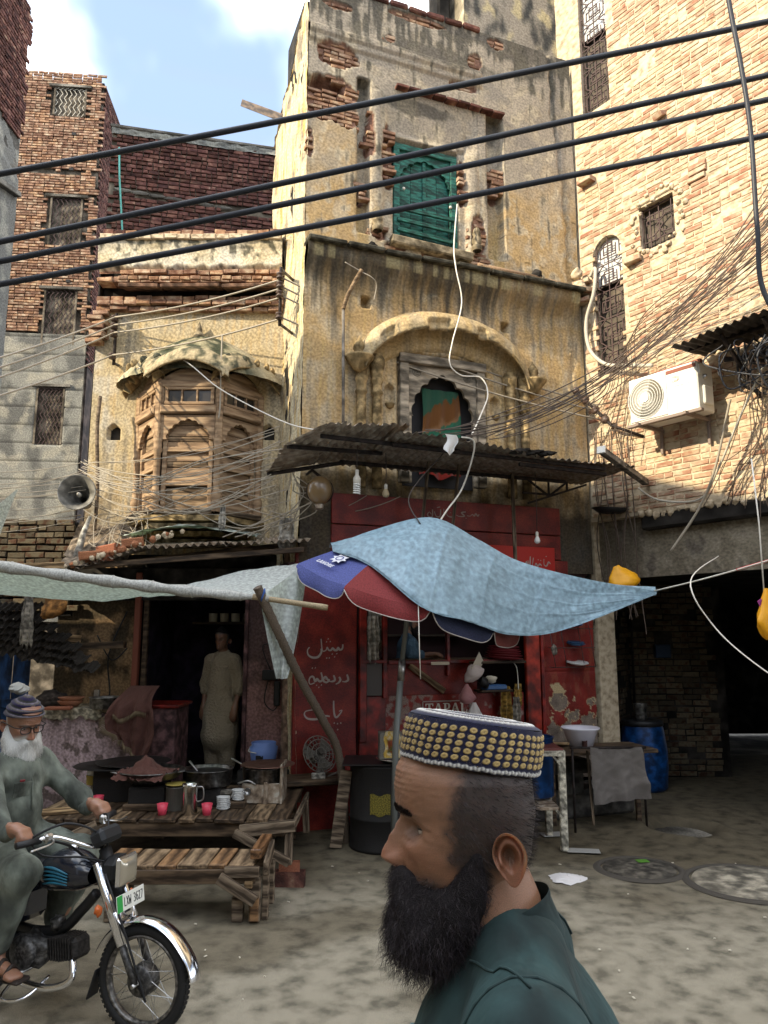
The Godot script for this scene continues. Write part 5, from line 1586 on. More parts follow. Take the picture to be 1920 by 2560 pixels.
	one("packet","blue and white packet lying on the booth's lower shelf","packet",slab_mesh(V(0.24,0.05,0.12),0.01),M.bluepacket,FC*at(V(2.02,1.235,0.10)))
	one("paper_roll","crumpled white paper on the booth's lower shelf","paper",rock(0.06,55),M.paper,FC*Transform3D(Basis.from_scale(V(1.2,0.8,1.0)),V(1.99,1.31,0.10)))
	one("black_pot","small black pot hanging beside the plastic bags","pot",rock(0.065,51),M.black,FC*at(V(1.87,1.28,0.16)))
	# plastic bags
	one("shopping_bag","clear plastic bag with papers hanging at the booth counter","bag",bag(0.13,0.16,3),M.bagclear,FC*at(V(1.70,1.46,0.20),10,0,30))
	one("paper_sheet","open cream paper sheet standing among the bags at the booth counter","paper",slab_mesh(V(0.16,0.20,0.003),0.0),M.paper,FC*at(V(1.80,1.46,0.17),35,10,-38))
	one("shopping_bag","pinkish plastic bag hanging above the white bag at the booth","bag",bag(0.085,0.19,5),M.bagpink,FC*at(V(1.655,1.28,0.21)))
	one("shopping_bag","white plastic bag hanging low before the maker's plate","bag",bag(0.10,0.27,8),M.bagwhite,FC*at(V(1.735,1.10,0.21)))
	# hanging cloths
	one("yellow_cloth","mustard cloth hanging left of the black gap by the red post","cloth",hang(0.14,0.36,2),M.mustard,FC*at(V(2.15,1.24,0.10)))
	one("yellow_cloth","shorter mustard cloth tied on a white cord by the red post","cloth",hang(0.10,0.22,6),M.mustard,FC*at(V(2.31,1.26,0.08)))
	one("grey_cloth","dirty grey rag with torn ends hanging under the mustard cloth","cloth",hang(0.10,0.40,9),M.ragpale,FC*at(V(2.28,1.13,0.09)))
	one("cord","white cord hanging down to the mustard cloth by the red post","cord",tube_mesh(curve([FC*V(2.24,1.50,0.06),FC*V(2.30,1.42,0.08),FC*V(2.31,1.2,0.09)]),0.005),M.wirewhite)
	one("towel","white ragged towel hanging in the small left window of the booth","towel",hang(0.13,0.50,12),M.ragwhite,FC*at(V(0.745,2.0,0.03)))
	one("towel","cream towel hanging behind the white one in the booth's left window","towel",hang(0.06,0.42,15),M.ragpale,FC*at(V(0.83,2.02,-0.02)))
	# plank with a patch of sun leaning in front of the counter
	var sl := beam("plank",FC*V(1.12,1.46,0.03),FC*V(1.50,1.20,0.03),0.06,0.02,M.wood,self)
	tag(sl,"short brown board leaning across the booth front below the counter","board")
func door_peel(u: float,v: float) -> float:
	var n := N1.get_noise_2d(u*7.0,v*7.0)
	var a := blob(u,v,[[2.83,1.05,0.14,0.10],[2.83,1.17,0.09,0.10]]) + 0.5*n - 0.15
	var b := smoothstep(1.12,0.72,v + 0.28*(u - 2.62)*-1.0 + 0.14 + 0.3*n) - 0.45
	return maxf(a,b*0.8)
func dish(r: float,h: float) -> ArrayMesh:
	var g := G.new(1)
	g.lathe(Transform3D(),[Vector2(0,0.002),Vector2(r*0.6,0.0),Vector2(r,h),Vector2(r*0.98,h + 0.004),Vector2(r*0.6,0.005),Vector2(0,0.006)],24)
	return g.mesh()
func bag(r: float,h: float,k: int) -> ArrayMesh:
	return surf(22,16,func(u: float,v: float):
		var a: float = u*TAU
		var rr: float = r*(0.18 + 0.82*pow(sin(clampf(v*1.05,0.0,1.0)*PI*0.62),1.3))*(1.0 - 0.7*pow(v,9.0))
		rr *= 1.0 + 0.35*N1.get_noise_3d(cos(a) + k,v*2.0,sin(a))
		return V(cos(a)*rr,-h*v,sin(a)*rr*0.55),null,true)
func hang(w: float,h: float,k: int) -> ArrayMesh:
	return surf(18,26,func(u: float,v: float):
		var e: float = 1.0 + 0.25*N1.get_noise_2d(v*3.0,k)
		var tip: float = 0.07*N1.get_noise_2d(u*6.0,k*2.0)*v
		return V((u - 0.5)*w*e*(0.7 + 0.3*sin(v*2.5)),-h*v + tip,0.018*sin(u*13.0 + k)*(0.3 + v) + 0.02*N1.get_noise_2d(u*2.0 + k,v*2.0)))
func umbrella() -> void:
	var t := thing("umbrella","blue and red street umbrella with white emblem and lettering, on a grey pole","umbrella")
	var c := V(0.30,2.62,-6.32)
	var tip := [V(-0.70,2.33,-6.08),V(-0.29,2.12,-5.62),V(0.34,1.95,-5.50),V(0.84,1.80,-5.88),V(1.14,1.79,-6.50),V(0.92,1.96,-7.0),V(0.30,2.18,-7.15),V(-0.40,2.34,-6.80)]
	var cols := ["umblue","umred","umnavy","umdusty","umnavy","umred","umblue","umorange"]
	for k in 8:
		var a: Vector3 = tip[k]
		var b: Vector3 = tip[(k + 1) % 8]
		put("panel",surf(14,16,func(u: float,v: float):
			var e: Vector3 = a.lerp(b,u)
			e = e.lerp((a + b)*0.5*0.25 + c*0.0 + e*0.75,0.0)
			var p: Vector3 = c.lerp(e,v)
			return p + V(0,0.16*v*(1.0 - v) - 0.02*sin(u*PI)*v,0)),M[cols[k]],t)
		# hanging valance with rounded ends and pale piping
		var out: Vector3 = ((a + b)*0.5 - c)
		out.y = 0
		out = out.normalized()
		var vm := func(u: float,v: float) -> Vector3:
			var p: Vector3 = a.lerp(b,u)
			p.y -= 0.02*sin(u*PI)
			var drop := 0.125*(1.0 - pow(absf(u*2.0 - 1.0),7.0)*0.75)
			return p + V(0,-drop*v,0) + out*(0.02*sin(v*2.0) + 0.012*sin(u*11.0 + k)*v)
		var val := put("valance",surf(20,8,vm),M[cols[k]],t)
		var pts := []
		for j in 21:
			pts.append(vm.call(j/20.0,1.0))
		put("piping",tube_mesh(pts,0.004,5),M.piping,val)
		put("rib",tube_mesh([c + V(0,-0.02,0),a.lerp(c,0.5) + V(0,0.02,0),a + V(0,-0.008,0)],0.006,5),M.iron,t)
	put("pole",tube_mesh([V(0.075,0.0,-6.3),V(0.095,0.9,-6.3),V(0.15,1.55,-6.3)],0.026,12),M.polegrey,t)
	put("pole",tube_mesh([V(0.145,1.50,-6.3),V(0.20,1.95,-6.3),V(0.30,2.60,-6.32)],0.020,12),M.polegrey,t)
	put("sleeve",tube_mesh([V(0.138,1.38,-6.3),V(0.150,1.54,-6.3)],0.030,12),M.alu,t)
	# white print on the blue panel: an eight-rayed star and the words
	var nrm: Vector3 = (tip[1] - c).cross(tip[0] - c).normalized()
	if nrm.y < 0:
		nrm = -nrm
	var xx: Vector3 = (tip[1] - tip[0]).normalized()
	var mid: Vector3 = c.lerp(tip[0].lerp(tip[1],0.42),0.79) + V(0,0.026,0) + nrm*0.014
	var fr := Transform3D(Basis(xx,nrm.cross(xx),nrm),mid)
	var star := PackedVector2Array()
	for k in 16:
		var r := 0.082 if k % 2 == 0 else 0.050
		star.append(Vector2(cos(TAU*k/16.0),sin(TAU*k/16.0))*r)
	var g := G.new()
	g.slab(fr,star,0.0,0.0015)
	put("emblem",g.mesh(),M.printwhite,t)
	var g2 := G.new(1)
	g2.lathe(fr*Transform3D(Basis(V(1,0,0),PI/2),V(0,0,0.004)),[Vector2(0.036,0),Vector2(0.032,0.0015),Vector2(0.026,0.0)],20)
	put("emblem_ring",g2.mesh(),M.umblue,t)
	put("lettering",text_mesh("LAHORE",0.055),M.printwhite,t,fr*at(V(-0.03,-0.125,0.0)))
	put("lettering",text_mesh("CAPI",0.055),M.printwhite,t,fr*at(V(-0.05,0.115,0.004),0,0,8))
	var nr: Vector3 = (tip[2] - c).cross(tip[1] - c).normalized()
	if nr.y < 0:
		nr = -nr
	xx = (tip[2] - tip[1]).normalized()
	put("lettering",text_mesh("LAHO",0.055),M.printwhite,t,Transform3D(Basis(xx,nr.cross(xx),nr),c.lerp((tip[1] + tip[2])*0.5,0.80) + V(0,0.02,0) + nr*0.02))
	# the blue tarpaulin thrown over it
	var ridge := curve([V(-0.46,2.475,-6.22),V(-0.10,2.62,-6.2),V(0.40,2.73,-6.2),V(0.80,2.55,-6.26),V(1.15,2.37,-6.3),V(1.70,2.225,-6.32),V(2.29,2.12,-6.3)],10)
	var front := curve([V(-0.42,2.44,-6.10),V(-0.10,2.30,-5.78),V(0.26,1.975,-5.45),V(0.60,1.87,-5.60),V(1.0,1.775,-5.93),V(1.45,1.80,-6.22),V(2.29,2.11,-6.29)],10)
	var back := curve([V(-0.42,2.40,-6.5),V(0.0,2.45,-6.95),V(0.4,2.36,-7.15),V(0.8,2.2,-7.1),V(1.2,2.05,-6.95),V(1.7,2.05,-6.7),V(2.29,2.11,-6.32)],10)
	var pick := func(l: Array,u: float) -> Vector3:
		var f := u*(l.size() - 1)
		var i := mini(int(f),l.size() - 2)
		return (l[i] as Vector3).lerp(l[i + 1],f - i)
	var tb := thing("blue_tarpaulin","pale blue tarpaulin draped over the street umbrella and tied to the right","tarpaulin")
	var body := surf(150,90,func(u: float,v: float):
		var p: Vector3
		var w: float
		if v < 0.6:
			w = v/0.6
			p = (pick.call(ridge,u) as Vector3).lerp(pick.call(front,u),w)
			p.y += 0.07*sin(w*PI)*smoothstep(0.95,0.5,u)
			p.y -= 0.03*sin(w*PI)*smoothstep(0.5,0.95,u)
		else:
			w = (v - 0.6)/0.4
			p = (pick.call(front,u) as Vector3)
		if v >= 0.6:
			p = p + V(0,-0.015*w,0.01*w)
		# folds radiating from the peak
		var a: float = u*26.0 + 2.5*N1.get_noise_2d(u*2.0,v)
		var k: float = 0.014*sin(a)*smoothstep(0.05,0.4,v)*smoothstep(0.98,0.8,u)
		k += 0.022*N1.get_noise_2d(u*5.0,v*1.5) + 0.028*(N3.get_noise_2d(u*1.9 + 0.3*v,v*0.9) - 0.4)
		for e in [0.22,0.40,0.58,0.76]:
			k += 0.010*gs(u + 0.05*v,e,0.006)
		for e in [0.16,0.30,0.44]:
			k += 0.009*gs(v + 0.02*sin(u*9.0),e,0.007)
		k *= smoothstep(0.0,0.12,v)*(0.35 if v >= 0.6 else 1.0)
		return p + V(0.1,0.75,0.65)*k)
	put("front_fall",body,M.tarpblue,tb)
	var rear := surf(80,30,func(u: float,v: float):
		var p: Vector3 = (pick.call(ridge,u) as Vector3).lerp(pick.call(back,u),v)
		return p + V(0,0.04*sin(v*PI) + 0.015*N1.get_noise_2d(u*6.0,v*3.0)*v,0))
	put("rear_fall",rear,M.tarpblue,tb)
	one("string","thin white string hanging from the front hem of the blue tarpaulin","string",tube_mesh([V(0.25,1.98,-5.46),V(0.255,1.7,-5.47),V(0.262,1.44,-5.47)],0.0035,5),M.wirewhite)
	one("string","white string tying the blue tarpaulin's peak to the canopy, left one","string",tube_mesh(curve([FC*V(1.15,3.42,0.8),V(0.22,2.95,-6.35),V(0.30,2.66,-6.1)]),0.006,5),M.wiredark,Transform3D(),"cords at the tarpaulin's peak")
	one("rope","white and red rope stretched from the tarpaulin's corner to the right","rope",tube_mesh(sagging(V(2.28,2.12,-6.3),V(2.62,2.262,-4.9),0.01),0.006,6),M.wirewhite)
	one("rope","red end of the rope that holds the tarpaulin's corner","rope",tube_mesh(sagging(V(2.52,2.212,-5.32),V(3.0,2.40,-4.2),0.0),0.009,6),M.ropered)
	var yb := thing("yellow_bag","yellow plastic bag hanging on strings at the right edge","bag")
	put("body",bag(0.11,0.34,4),M.bagyellow,yb,at(V(2.555,2.06,-5.0),30))
	put("print",slab_mesh(V(0.04,0.05,0.004),0.0),M.bagpurple,yb,at(V(2.50,1.96,-4.975),20,0,30))
	put("strings",tube_mesh([V(2.54,2.03,-5.0),V(2.545,2.5,-5.0),V(2.53,2.95,-5.0)],0.005,5),M.wirewhite,yb)
	one("yellow_bag","yellow and purple crate-like bag behind the tarpaulin's right slope","bag",bag(0.16,0.26,9),M.bagyellow,at(V(2.20,2.40,-7.05),0,0,20))
func left_roof() -> void:
	var t := thing("tin_roof","low rusty corrugated tin roof with bricks on it over the pink stall","roof")
	put("sheet",corrugated(V(-3.0,2.30,-6.85),V(-2.25,2.56,-6.9),V(-2.3,2.72,-7.9),V(-3.1,2.5,-7.9),0.075,0.016,0.05,21),M.tin,t)
	put("sheet",corrugated(V(-2.32,2.555,-6.92),V(-1.45,2.60,-6.92),V(-1.4,2.74,-7.92),V(-2.3,2.74,-7.92),0.075,0.016,0.04,22),M.tin,t)
	put("sheet",corrugated(V(-1.52,2.585,-6.90),V(-0.68,2.63,-6.95),V(-1.02,2.76,-7.6),V(-1.5,2.73,-7.92),0.075,0.016,0.05,23),M.tin,t)
	put("sheet",corrugated(V(-3.75,2.36,-6.95),V(-2.95,2.33,-6.9),V(-3.0,2.5,-7.7),V(-3.8,2.46,-7.7),0.075,0.012,0.07,24),M.tin,t)
	for q in [[-3.6,2.33,-6.98,-0.75,2.55,-7.0],[-3.2,2.44,-7.7,-1.0,2.68,-7.7]]:
		beam("purlin",V(q[0],q[1],q[2]),V(q[3],q[4],q[5]),0.05,0.05,M.wooddark,t)
	beam("fascia_board",V(-3.7,2.36,-6.86),V(-2.95,2.39,-6.86),0.06,0.02,M.woodpale,t)
	var n := 0
	for q in [[-2.74,2.46,-6.93,25,"orange brick on the tin roof, nearest the torn left edge"],[-2.70,2.56,-7.25,-10,"orange brick on the tin roof behind the nearest one"],[-2.38,2.60,-7.0,12,"red brick on the tin roof under the tangle of wires"],[-2.60,2.46,-6.95,60,"broken half brick on the tin roof beside the orange brick"]]:
		one("roof_brick",q[4],"brick",brick_shape(V(0.2 if n != 3 else 0.1,0.085,0.1),n,0.012),M["loose%d" % (n % 2)],at(V(q[0],q[1] + 0.02,q[2]),q[3],0,8))
		n += 1
	for k in 40:
		var x := rng.randf_range(-3.0,-1.9)
		put("rubble",rock(rng.randf_range(0.015,0.04),k),M.lime_mortar if k % 3 else M["loose0"],t,at(V(x,2.345 + (x + 2.95)*0.33 + 0.03,rng.randf_range(-7.0,-6.86))))
	# cloths and sheets over the roof
	one("brown_sheet","brown cloth sheet hanging above the tin roof left of the bay window","cloth",cloth_sheet(40,24,func(u: float,v: float): return V(-3.18 + 0.62*u + 0.06*v,2.93 - 0.06*u - 0.42*v,-7.72 + 0.5*v),0.05,4.0),M.ragbrown)
	one("brown_sheet","small tan sheet draped over the torn left end of the tin roof","cloth",cloth_sheet(20,16,func(u: float,v: float): return V(-3.08 + 0.34*u,2.50 + 0.06*u - 0.16*v,-7.0 + 0.14*v - 0.2*(1.0 - v)),0.03,4.0),M.ragbrown)
	one("white_sheet","white plastic sheet spread below the bay window on the tin roof","sheet",cloth_sheet(50,24,func(u: float,v: float): return V(-2.55 + 1.25*u,2.80 + 0.10*sin(u*PI) - 0.10*v,-7.85 + 0.7*v),0.04,5.0),M.plasticgreen)
	one("rag","white rag tied at the corner of the ochre house above the tin roof","rag",hang(0.16,0.32,31),M.ragwhite,at(V(-0.93,2.86,-7.05),30))
	one("rag","twisted rag tied to the base of the bay window","rag",hang(0.07,0.26,33),M.ragwhite,at(V(-1.60,3.03,-7.30)))
	var pl := one("picket","splintered white stick standing on the tin roof by the horn","stick",tube_mesh([V(-3.02,2.50,-7.3),V(-2.98,2.75,-7.32),V(-2.93,2.92,-7.34)],[0.045,0.03,0.018],8),M.ragwhite)
	# dark low wall and ragged sheets further left
	var w := thing("parapet_wall","low dark brick parapet behind the tin roof at the left","wall")
	put("wall_core",slab_mesh(V(0.9,1.0,0.2),0.0),M.soot,w,at(V(-3.75,2.45,-8.02)))
	brickwork(w,at(V(-4.2,2.0,-7.9)),0.95,0.95,0.2,0.07,0.01,0.04,"sootbrick",70,func(_u: float,_v: float): return true,func(_u: float,v: float): return -v,0.0,1.5)
	var rg := thing("ragged_awning","dark ragged awning of rotten sheets at the left edge","awning")
	for k in 7:
		put("sheet",corrugated(V(-4.5,2.12 - k*0.045,-7.5 + k*0.015),V(-3.35 + k*0.10,2.06 - k*0.10,-7.4),V(-3.40 + k*0.10,1.98 - k*0.10,-7.3),V(-4.5,2.02 - k*0.045,-7.4),0.06,0.012,0.06,60 + k),M.rotten,rg)
	one("cloth_bundle","orange and cream bundle of cloths hanging under the white tarpaulin","cloth",bag(0.13,0.22,14),M.orangecloth,at(V(-3.14,2.12,-7.0),0,0,25))
	one("cloth_bundle","cream rag hanging left of the orange bundle under the white tarpaulin","cloth",hang(0.12,0.46,41),M.ragpale,at(V(-3.32,2.12,-7.0)))
	one("banner","torn translucent white banner with a red stripe at the left edge","banner",cloth_sheet(24,30,func(u: float,v: float): return V(-3.75 + 0.50*u - 0.36*v*u,2.66 + 0.37*u*(1.0 - v) - 0.75*v,-6.5),0.03,3.0,func(u: float,v: float): return Color(0.40,0.06,0.04) if v > 0.10 and v < 0.17 and u < 0.7 else Color(0.55,0.56,0.46)),M.banner)
	# white tarpaulin on bamboo
	var wt := thing("white_tarpaulin","translucent white tarpaulin rolled on a bamboo pole over the food table","tarpaulin")
	var pole := curve([V(-3.9,2.42,-5.55),V(-2.89,2.262,-5.6),V(-2.1,2.155,-5.6),V(-1.5,2.08,-5.6),V(-0.86,2.02,-5.6)],10)
	var rear := curve([V(-3.9,2.16,-6.6),V(-3.3,2.11,-6.6),V(-2.6,2.06,-6.6),V(-2.05,2.14,-6.75),V(-1.3,2.33,-6.82),V(-0.74,2.40,-6.75)],8)
	var pick := func(l: Array,u: float) -> Vector3:
		var f := u*(l.size() - 1)
		var i := mini(int(f),l.size() - 2)
		return (l[i] as Vector3).lerp(l[i + 1],f - i)
	put("sheet",surf(110,40,func(u: float,v: float):
		var p: Vector3 = (pick.call(pole,u) as Vector3).lerp(pick.call(rear,u),v)
		p.y += -0.06*sin(v*PI) + 0.02*N1.get_noise_2d(u*7.0,v*2.0) + 0.035*(N3.get_noise_2d(u*2.6,v*0.9) - 0.4)*sin(v*PI)
		return p),M.tarpwhite,wt)
	var roll := G.new(1)
	var rr := []
	for k in pole.size():
		rr.append(0.040 + 0.007*sin(k*1.3) - 0.022*smoothstep(0.75,1.0,k/float(pole.size())))
	roll.tube(pole,rr,12)
	put("roll",roll.mesh(),M.tarpgrey,wt)
	for k in range(6,38,5):
		put("tie",tube_mesh([pole[k] + V(-0.006,0,0),pole[k] + V(0.006,0,0)],rr[k] + 0.004,12),M.tarpgrey,wt)
	put("flap",surf(26,46,func(u: float,v: float):
		var fw: float = 0.30*(1.0 - v*0.72)
		var p := V(-0.93 + 0.10*v + fw*u,2.02 - 0.60*v + 0.36*u*(1.0 - v)*(1.0 - v),-5.62 - 0.25*v - 0.6*u*(1.0 - v))
		return p + V(0,0,0.03*sin(u*9.0 + v*3.0))),M.tarpwhite,wt)
	one("bamboo_pole","bamboo pole carrying the white tarpaulin, its bare end towards the umbrella","pole",bamboo([V(-0.98,2.035,-5.6),V(-0.42,1.953,-5.6)],0.021),M.bamboo)
	one("bamboo_prop","crooked bamboo prop leaning from the pole down to the fan","pole",bamboo(curve([V(-0.94,2.10,-5.56),V(-0.80,1.76,-5.75),V(-0.66,1.40,-6.05),V(-0.50,1.05,-6.35),V(-0.38,0.72,-6.6),V(-0.32,0.0,-6.75)],5),0.034),M.bamboodark)
	var kn := G.new(1)
	for k in 3:
		kn.lathe(at(V(-0.90,2.035 + k*0.012,-5.58),0,20*k,70),[Vector2(0.036,-0.006),Vector2(0.042,0),Vector2(0.036,0.006)],14)
	one("blue_knot","blue rope lashing the two bamboo poles together","rope",kn.mesh(),M.ropeblue)
func bamboo(pts: Array,r: float) -> ArrayMesh:
	var fine := curve(pts,8)
	var rr := []
	for k in fine.size():
		rr.append(r*(1.12 if k % 7 == 0 else 1.0))
	var g := G.new(1)
	g.tube(fine,rr,12)
	return g.mesh()
func pink_stall() -> void:
	var s := thing("food_stall","open food stall with peeling pink counter and dark doorway under the buff house","stall")
	put("floor",slab_mesh(V(2.55,0.30,2.0),0.02),M.soot,s,at(V(-2.18,0.15,-8.45)))
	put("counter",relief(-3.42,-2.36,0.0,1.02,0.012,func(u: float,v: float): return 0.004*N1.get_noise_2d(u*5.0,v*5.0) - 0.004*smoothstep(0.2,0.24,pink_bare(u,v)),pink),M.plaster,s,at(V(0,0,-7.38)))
	put("counter_core",slab_mesh(V(1.05,1.0,0.55),0.0),M.soot,s,at(V(-2.89,0.5,-7.665)))
	put("counter_top",slab_mesh(V(1.12,0.035,0.62),0.01),M.cornice_pale,s,at(V(-2.90,1.035,-7.66)))
	put("side_counter",slab_mesh(V(0.36,0.75,0.5),0.01),M.pinkdark,s,at(V(-2.19,0.675,-7.66)))
	put("side_top",slab_mesh(V(0.42,0.03,0.54),0.008),M.redtin,s,at(V(-2.19,1.07,-7.66)))
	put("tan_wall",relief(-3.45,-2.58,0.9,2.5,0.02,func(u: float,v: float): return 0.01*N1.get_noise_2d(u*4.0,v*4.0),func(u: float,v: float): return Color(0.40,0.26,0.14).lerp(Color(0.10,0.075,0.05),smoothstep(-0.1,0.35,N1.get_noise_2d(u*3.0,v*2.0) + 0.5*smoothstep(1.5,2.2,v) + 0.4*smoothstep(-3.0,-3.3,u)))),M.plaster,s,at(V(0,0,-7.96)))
	put("tan_core",slab_mesh(V(0.86,2.2,0.2),0.0),M.soot,s,at(V(-3.01,1.4,-8.08)))
	put("back_wall",slab_mesh(V(2.6,2.4,0.06),0.0),M.purple,s,at(V(-2.1,1.4,-9.35)))
	put("inner_wall",slab_mesh(V(0.06,2.4,1.3),0.0),M.purple,s,at(V(-2.62,1.4,-8.75)))
	put("inner_wall",slab_mesh(V(0.06,2.4,1.6),0.0),M.purple,s,at(V(-1.05,1.4,-8.6),20))
	put("ceiling",slab_mesh(V(2.7,0.06,1.8),0.0),M.soot,s,at(V(-2.1,2.40,-8.75)))
	put("door_post",slab_mesh(V(0.06,2.1,0.08),0.008),M.redbrown,s,at(V(-2.56,1.35,-7.83)))
	put("door_post",slab_mesh(V(0.05,2.1,0.06),0.008),M.wooddark,s,at(V(-2.48,1.35,-7.86)))
	put("lintel",slab_mesh(V(2.5,0.34,0.08),0.01),M.soot,s,at(V(-2.0,2.28,-7.86)))
	put("dark_partition",slab_mesh(V(0.28,1.7,0.05),0.0),M.shade,s,at(V(-1.50,1.15,-8.95)))
	# sunlit pink side panel and its painted post
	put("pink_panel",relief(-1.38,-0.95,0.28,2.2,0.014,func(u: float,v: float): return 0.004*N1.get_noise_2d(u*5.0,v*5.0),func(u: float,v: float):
		var c := Color(0.42,0.235,0.215).lerp(Color(0.30,0.17,0.15),0.5 + N1.get_noise_2d(u*3.0,v*3.0))
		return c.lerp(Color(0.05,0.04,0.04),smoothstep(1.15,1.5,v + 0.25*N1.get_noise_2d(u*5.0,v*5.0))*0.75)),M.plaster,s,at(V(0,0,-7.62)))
	put("panel_core",slab_mesh(V(0.42,1.95,0.1),0.0),M.soot,s,at(V(-1.165,1.25,-7.68)))
	put("panel_edge",slab_mesh(V(0.04,1.95,0.16),0.006),M.pinkdark,s,at(V(-1.385,1.25,-7.66)))
	put("painted_post",tube_mesh([V(-0.93,0.28,-7.42),V(-0.925,1.0,-7.43),V(-0.93,1.7,-7.42),V(-0.94,2.55,-7.42)],[0.075,0.066,0.06,0.055],12),M.tanpaint,s)
	# things on the counter
	one("steel_pan","round steel pan on the pink counter","pan",pan(0.145,0.10),M.alu,at(V(-2.70,1.055,-7.42)))
	one("clay_dish","upper clay dish with cream rim on the pink counter","dish",dish(0.125,0.045),M.clay,at(V(-3.02,1.115,-7.40)))
	one("clay_dish","lower clay dish under another on the pink counter","dish",dish(0.12,0.05),M.clay,at(V(-3.03,1.075,-7.40)))
	one("brick_slab","flat brown bread board lying before the clay dishes","board",slab_mesh(V(0.24,0.03,0.12),0.008),M.loose1,at(V(-3.08,1.07,-7.26),8))
	one("counter_cloth","cream crumpled cloth hanging over the pink counter's edge","cloth",surf(40,16,func(u: float,v: float):
		var x: float = -3.42 + 0.72*u
		var d: float = v*2.0 - 1.0
		var drop: float = (0.10 + 0.05*N1.get_noise_2d(u*6.0,2.0))*maxf(0.0,d)
		return V(x,1.062 + 0.008*sin(u*20.0) - drop,-7.42 + 0.075*minf(d,0.0) + 0.085*minf(1.0,v*2.0) + 0.014*sin(u*31.0)*v)),M.ragcream)
	one("spice_box","small metal grinder standing on the pink counter","grinder",joined([[slab_mesh(V(0.05,0.08,0.04),0.004),at(V(0,0.12,0))],[slab_mesh(V(0.02,0.10,0.02),0.003),at(V(0,0.05,0))],[slab_mesh(V(0.10,0.012,0.06),0.003),at(V(0,0.006,0))]]),M.steel,at(V(-2.86,1.055,-7.62)))
	one("cloth_heap","dark brown cloth heap on the pink counter behind the rider's cap","cloth",rock(0.15,91),M.ragdark,Transform3D(Basis.from_scale(V(1.2,0.75,0.8)),V(-3.25,1.12,-7.55)))
	# shawl with a fringe over the counter corner
	var sh := thing("shawl","brown fringed shawl draped over the corner of the pink counter","shawl")
	var shp := func(u: float,v: float) -> Vector3:
		var w := lerpf(0.30,0.46,smoothstep(0.0,0.5,v))*lerpf(1.0,0.55,smoothstep(0.6,1.0,v))
		var x := -2.40 + (u - 0.5)*w + 0.05*v
		var y := 1.25 - 0.56*v - 0.14*pow(u,1.5)*smoothstep(0.4,1.0,v) + 0.10*(1.0 - u)*smoothstep(0.6,1.0,v)
		var z := -7.44 + 0.24*pow(sin(minf(v*2.2,1.0)*PI*0.5),0.8) - 0.25*pow(maxf(0.0,1.0 - v*3.0),2.0)
		return V(x,y,z + 0.03*sin(u*19.0 + v*3.0)*smoothstep(0.0,0.5,v) + 0.02*N1.get_noise_2d(u*6.0,v*5.0))
	put("weave",surf(60,60,shp),M.shawl,sh)
	put("fold",surf(40,24,func(u: float,v: float):
		var p: Vector3 = shp.call(0.15 + 0.7*u,0.05 + 0.36*v + 0.06*sin(u*6.0)*v)
		return p + V(0,0.0,0.025 + 0.02*sin(u*9.0))),M.shawl,sh)
	var fr := G.new(1)
	for k in 46:
		var u := k/45.0
		var p: Vector3 = shp.call(u,1.0)
		fr.tube([p,p + V(rng.randf_range(-0.006,0.006),-0.03,0.004),p + V(rng.randf_range(-0.01,0.01),-0.06,0.002)],[0.0045,0.005,0.002],5)
		if k < 22:
			p = shp.call(0.0,0.45 + 0.55*k/22.0)
			fr.tube([p,p + V(-0.03,-0.012,0.004),p + V(-0.055,-0.03,0.0)],[0.0045,0.005,0.002],5)
		if k < 30:
			p = shp.call(0.15 + 0.7*k/30.0,0.41 + 0.06*sin(k/30.0*6.0)) + V(0,0,0.03)
			fr.tube([p,p + V(0.004,-0.025,0.008),p + V(0.0,-0.05,0.004)],[0.0045,0.005,0.002],5)
	put("fringe",fr.mesh(),M.fringe,sh)
	# bucket, wires and black holders on the pink panel
	var bk := thing("blue_bucket","blue plastic bucket with a black square label below the pink panel","bucket",at(V(-1.16,0.50,-7.46)))
	var g := G.new(1)
	g.lathe(Transform3D(),[Vector2(0,0),Vector2(0.11,0),Vector2(0.135,0.19),Vector2(0.115,0.205),Vector2(0.12,0.235),Vector2(0.112,0.235),Vector2(0.105,0.20),Vector2(0.09,0.01)],28)
	put("tub",g.mesh(),M.bucketblue,bk)
	put("label",slab_mesh(V(0.07,0.05,0.006),0.001),M.black,bk,at(V(-0.02,0.10,0.122)))
	put("handle",tube_mesh(curve([V(-0.12,0.2,0),V(-0.13,0.16,0.08),V(-0.05,0.15,0.13)]),0.005),M.paintwhite,bk)
	one("bucket_ledge","dark ledge that carries the blue bucket","ledge",slab_mesh(V(0.5,0.22,0.3),0.01),M.soot,at(V(-1.13,0.39,-7.44)))
	one("switch_box","black switch box with looping cables on the pink panel","box",joined([[slab_mesh(V(0.16,0.10,0.06),0.01),at(V(0,0,0))],[slab_mesh(V(0.06,0.24,0.05),0.01),at(V(0.07,-0.18,0))],[tube_mesh(curve([V(-0.02,-0.05,0),V(-0.05,-0.25,0.02),V(0.04,-0.34,0.02),V(0.1,-0.25,0)]),0.006),Transform3D()],[tube_mesh(curve([V(0.0,0.05,0),V(-0.08,0.28,0.02),V(0.06,0.34,0.02),V(0.14,0.6,0)]),0.006),Transform3D()]]),M.black,at(V(-1.13,1.36,-7.57)))
	one("hanging_cable","black cable drooping across the stall's tan wall","cable",joined([[tube_mesh(curve([V(-2.7,2.0,-7.9),V(-2.85,1.55,-7.85),V(-2.8,1.15,-7.8),V(-2.88,1.05,-7.7)]),0.008),Transform3D()],[tube_mesh(curve([V(-2.98,1.75,-7.85),V(-2.8,1.5,-7.8),V(-2.66,1.62,-7.85)]),0.007),Transform3D()]]),M.black)
	one("scrap_board","small pale board propped under the dark beam at the left","board",slab_mesh(V(0.12,0.07,0.02),0.003),M.woodpale,at(V(-3.07,1.72,-7.5),10,0,-4))
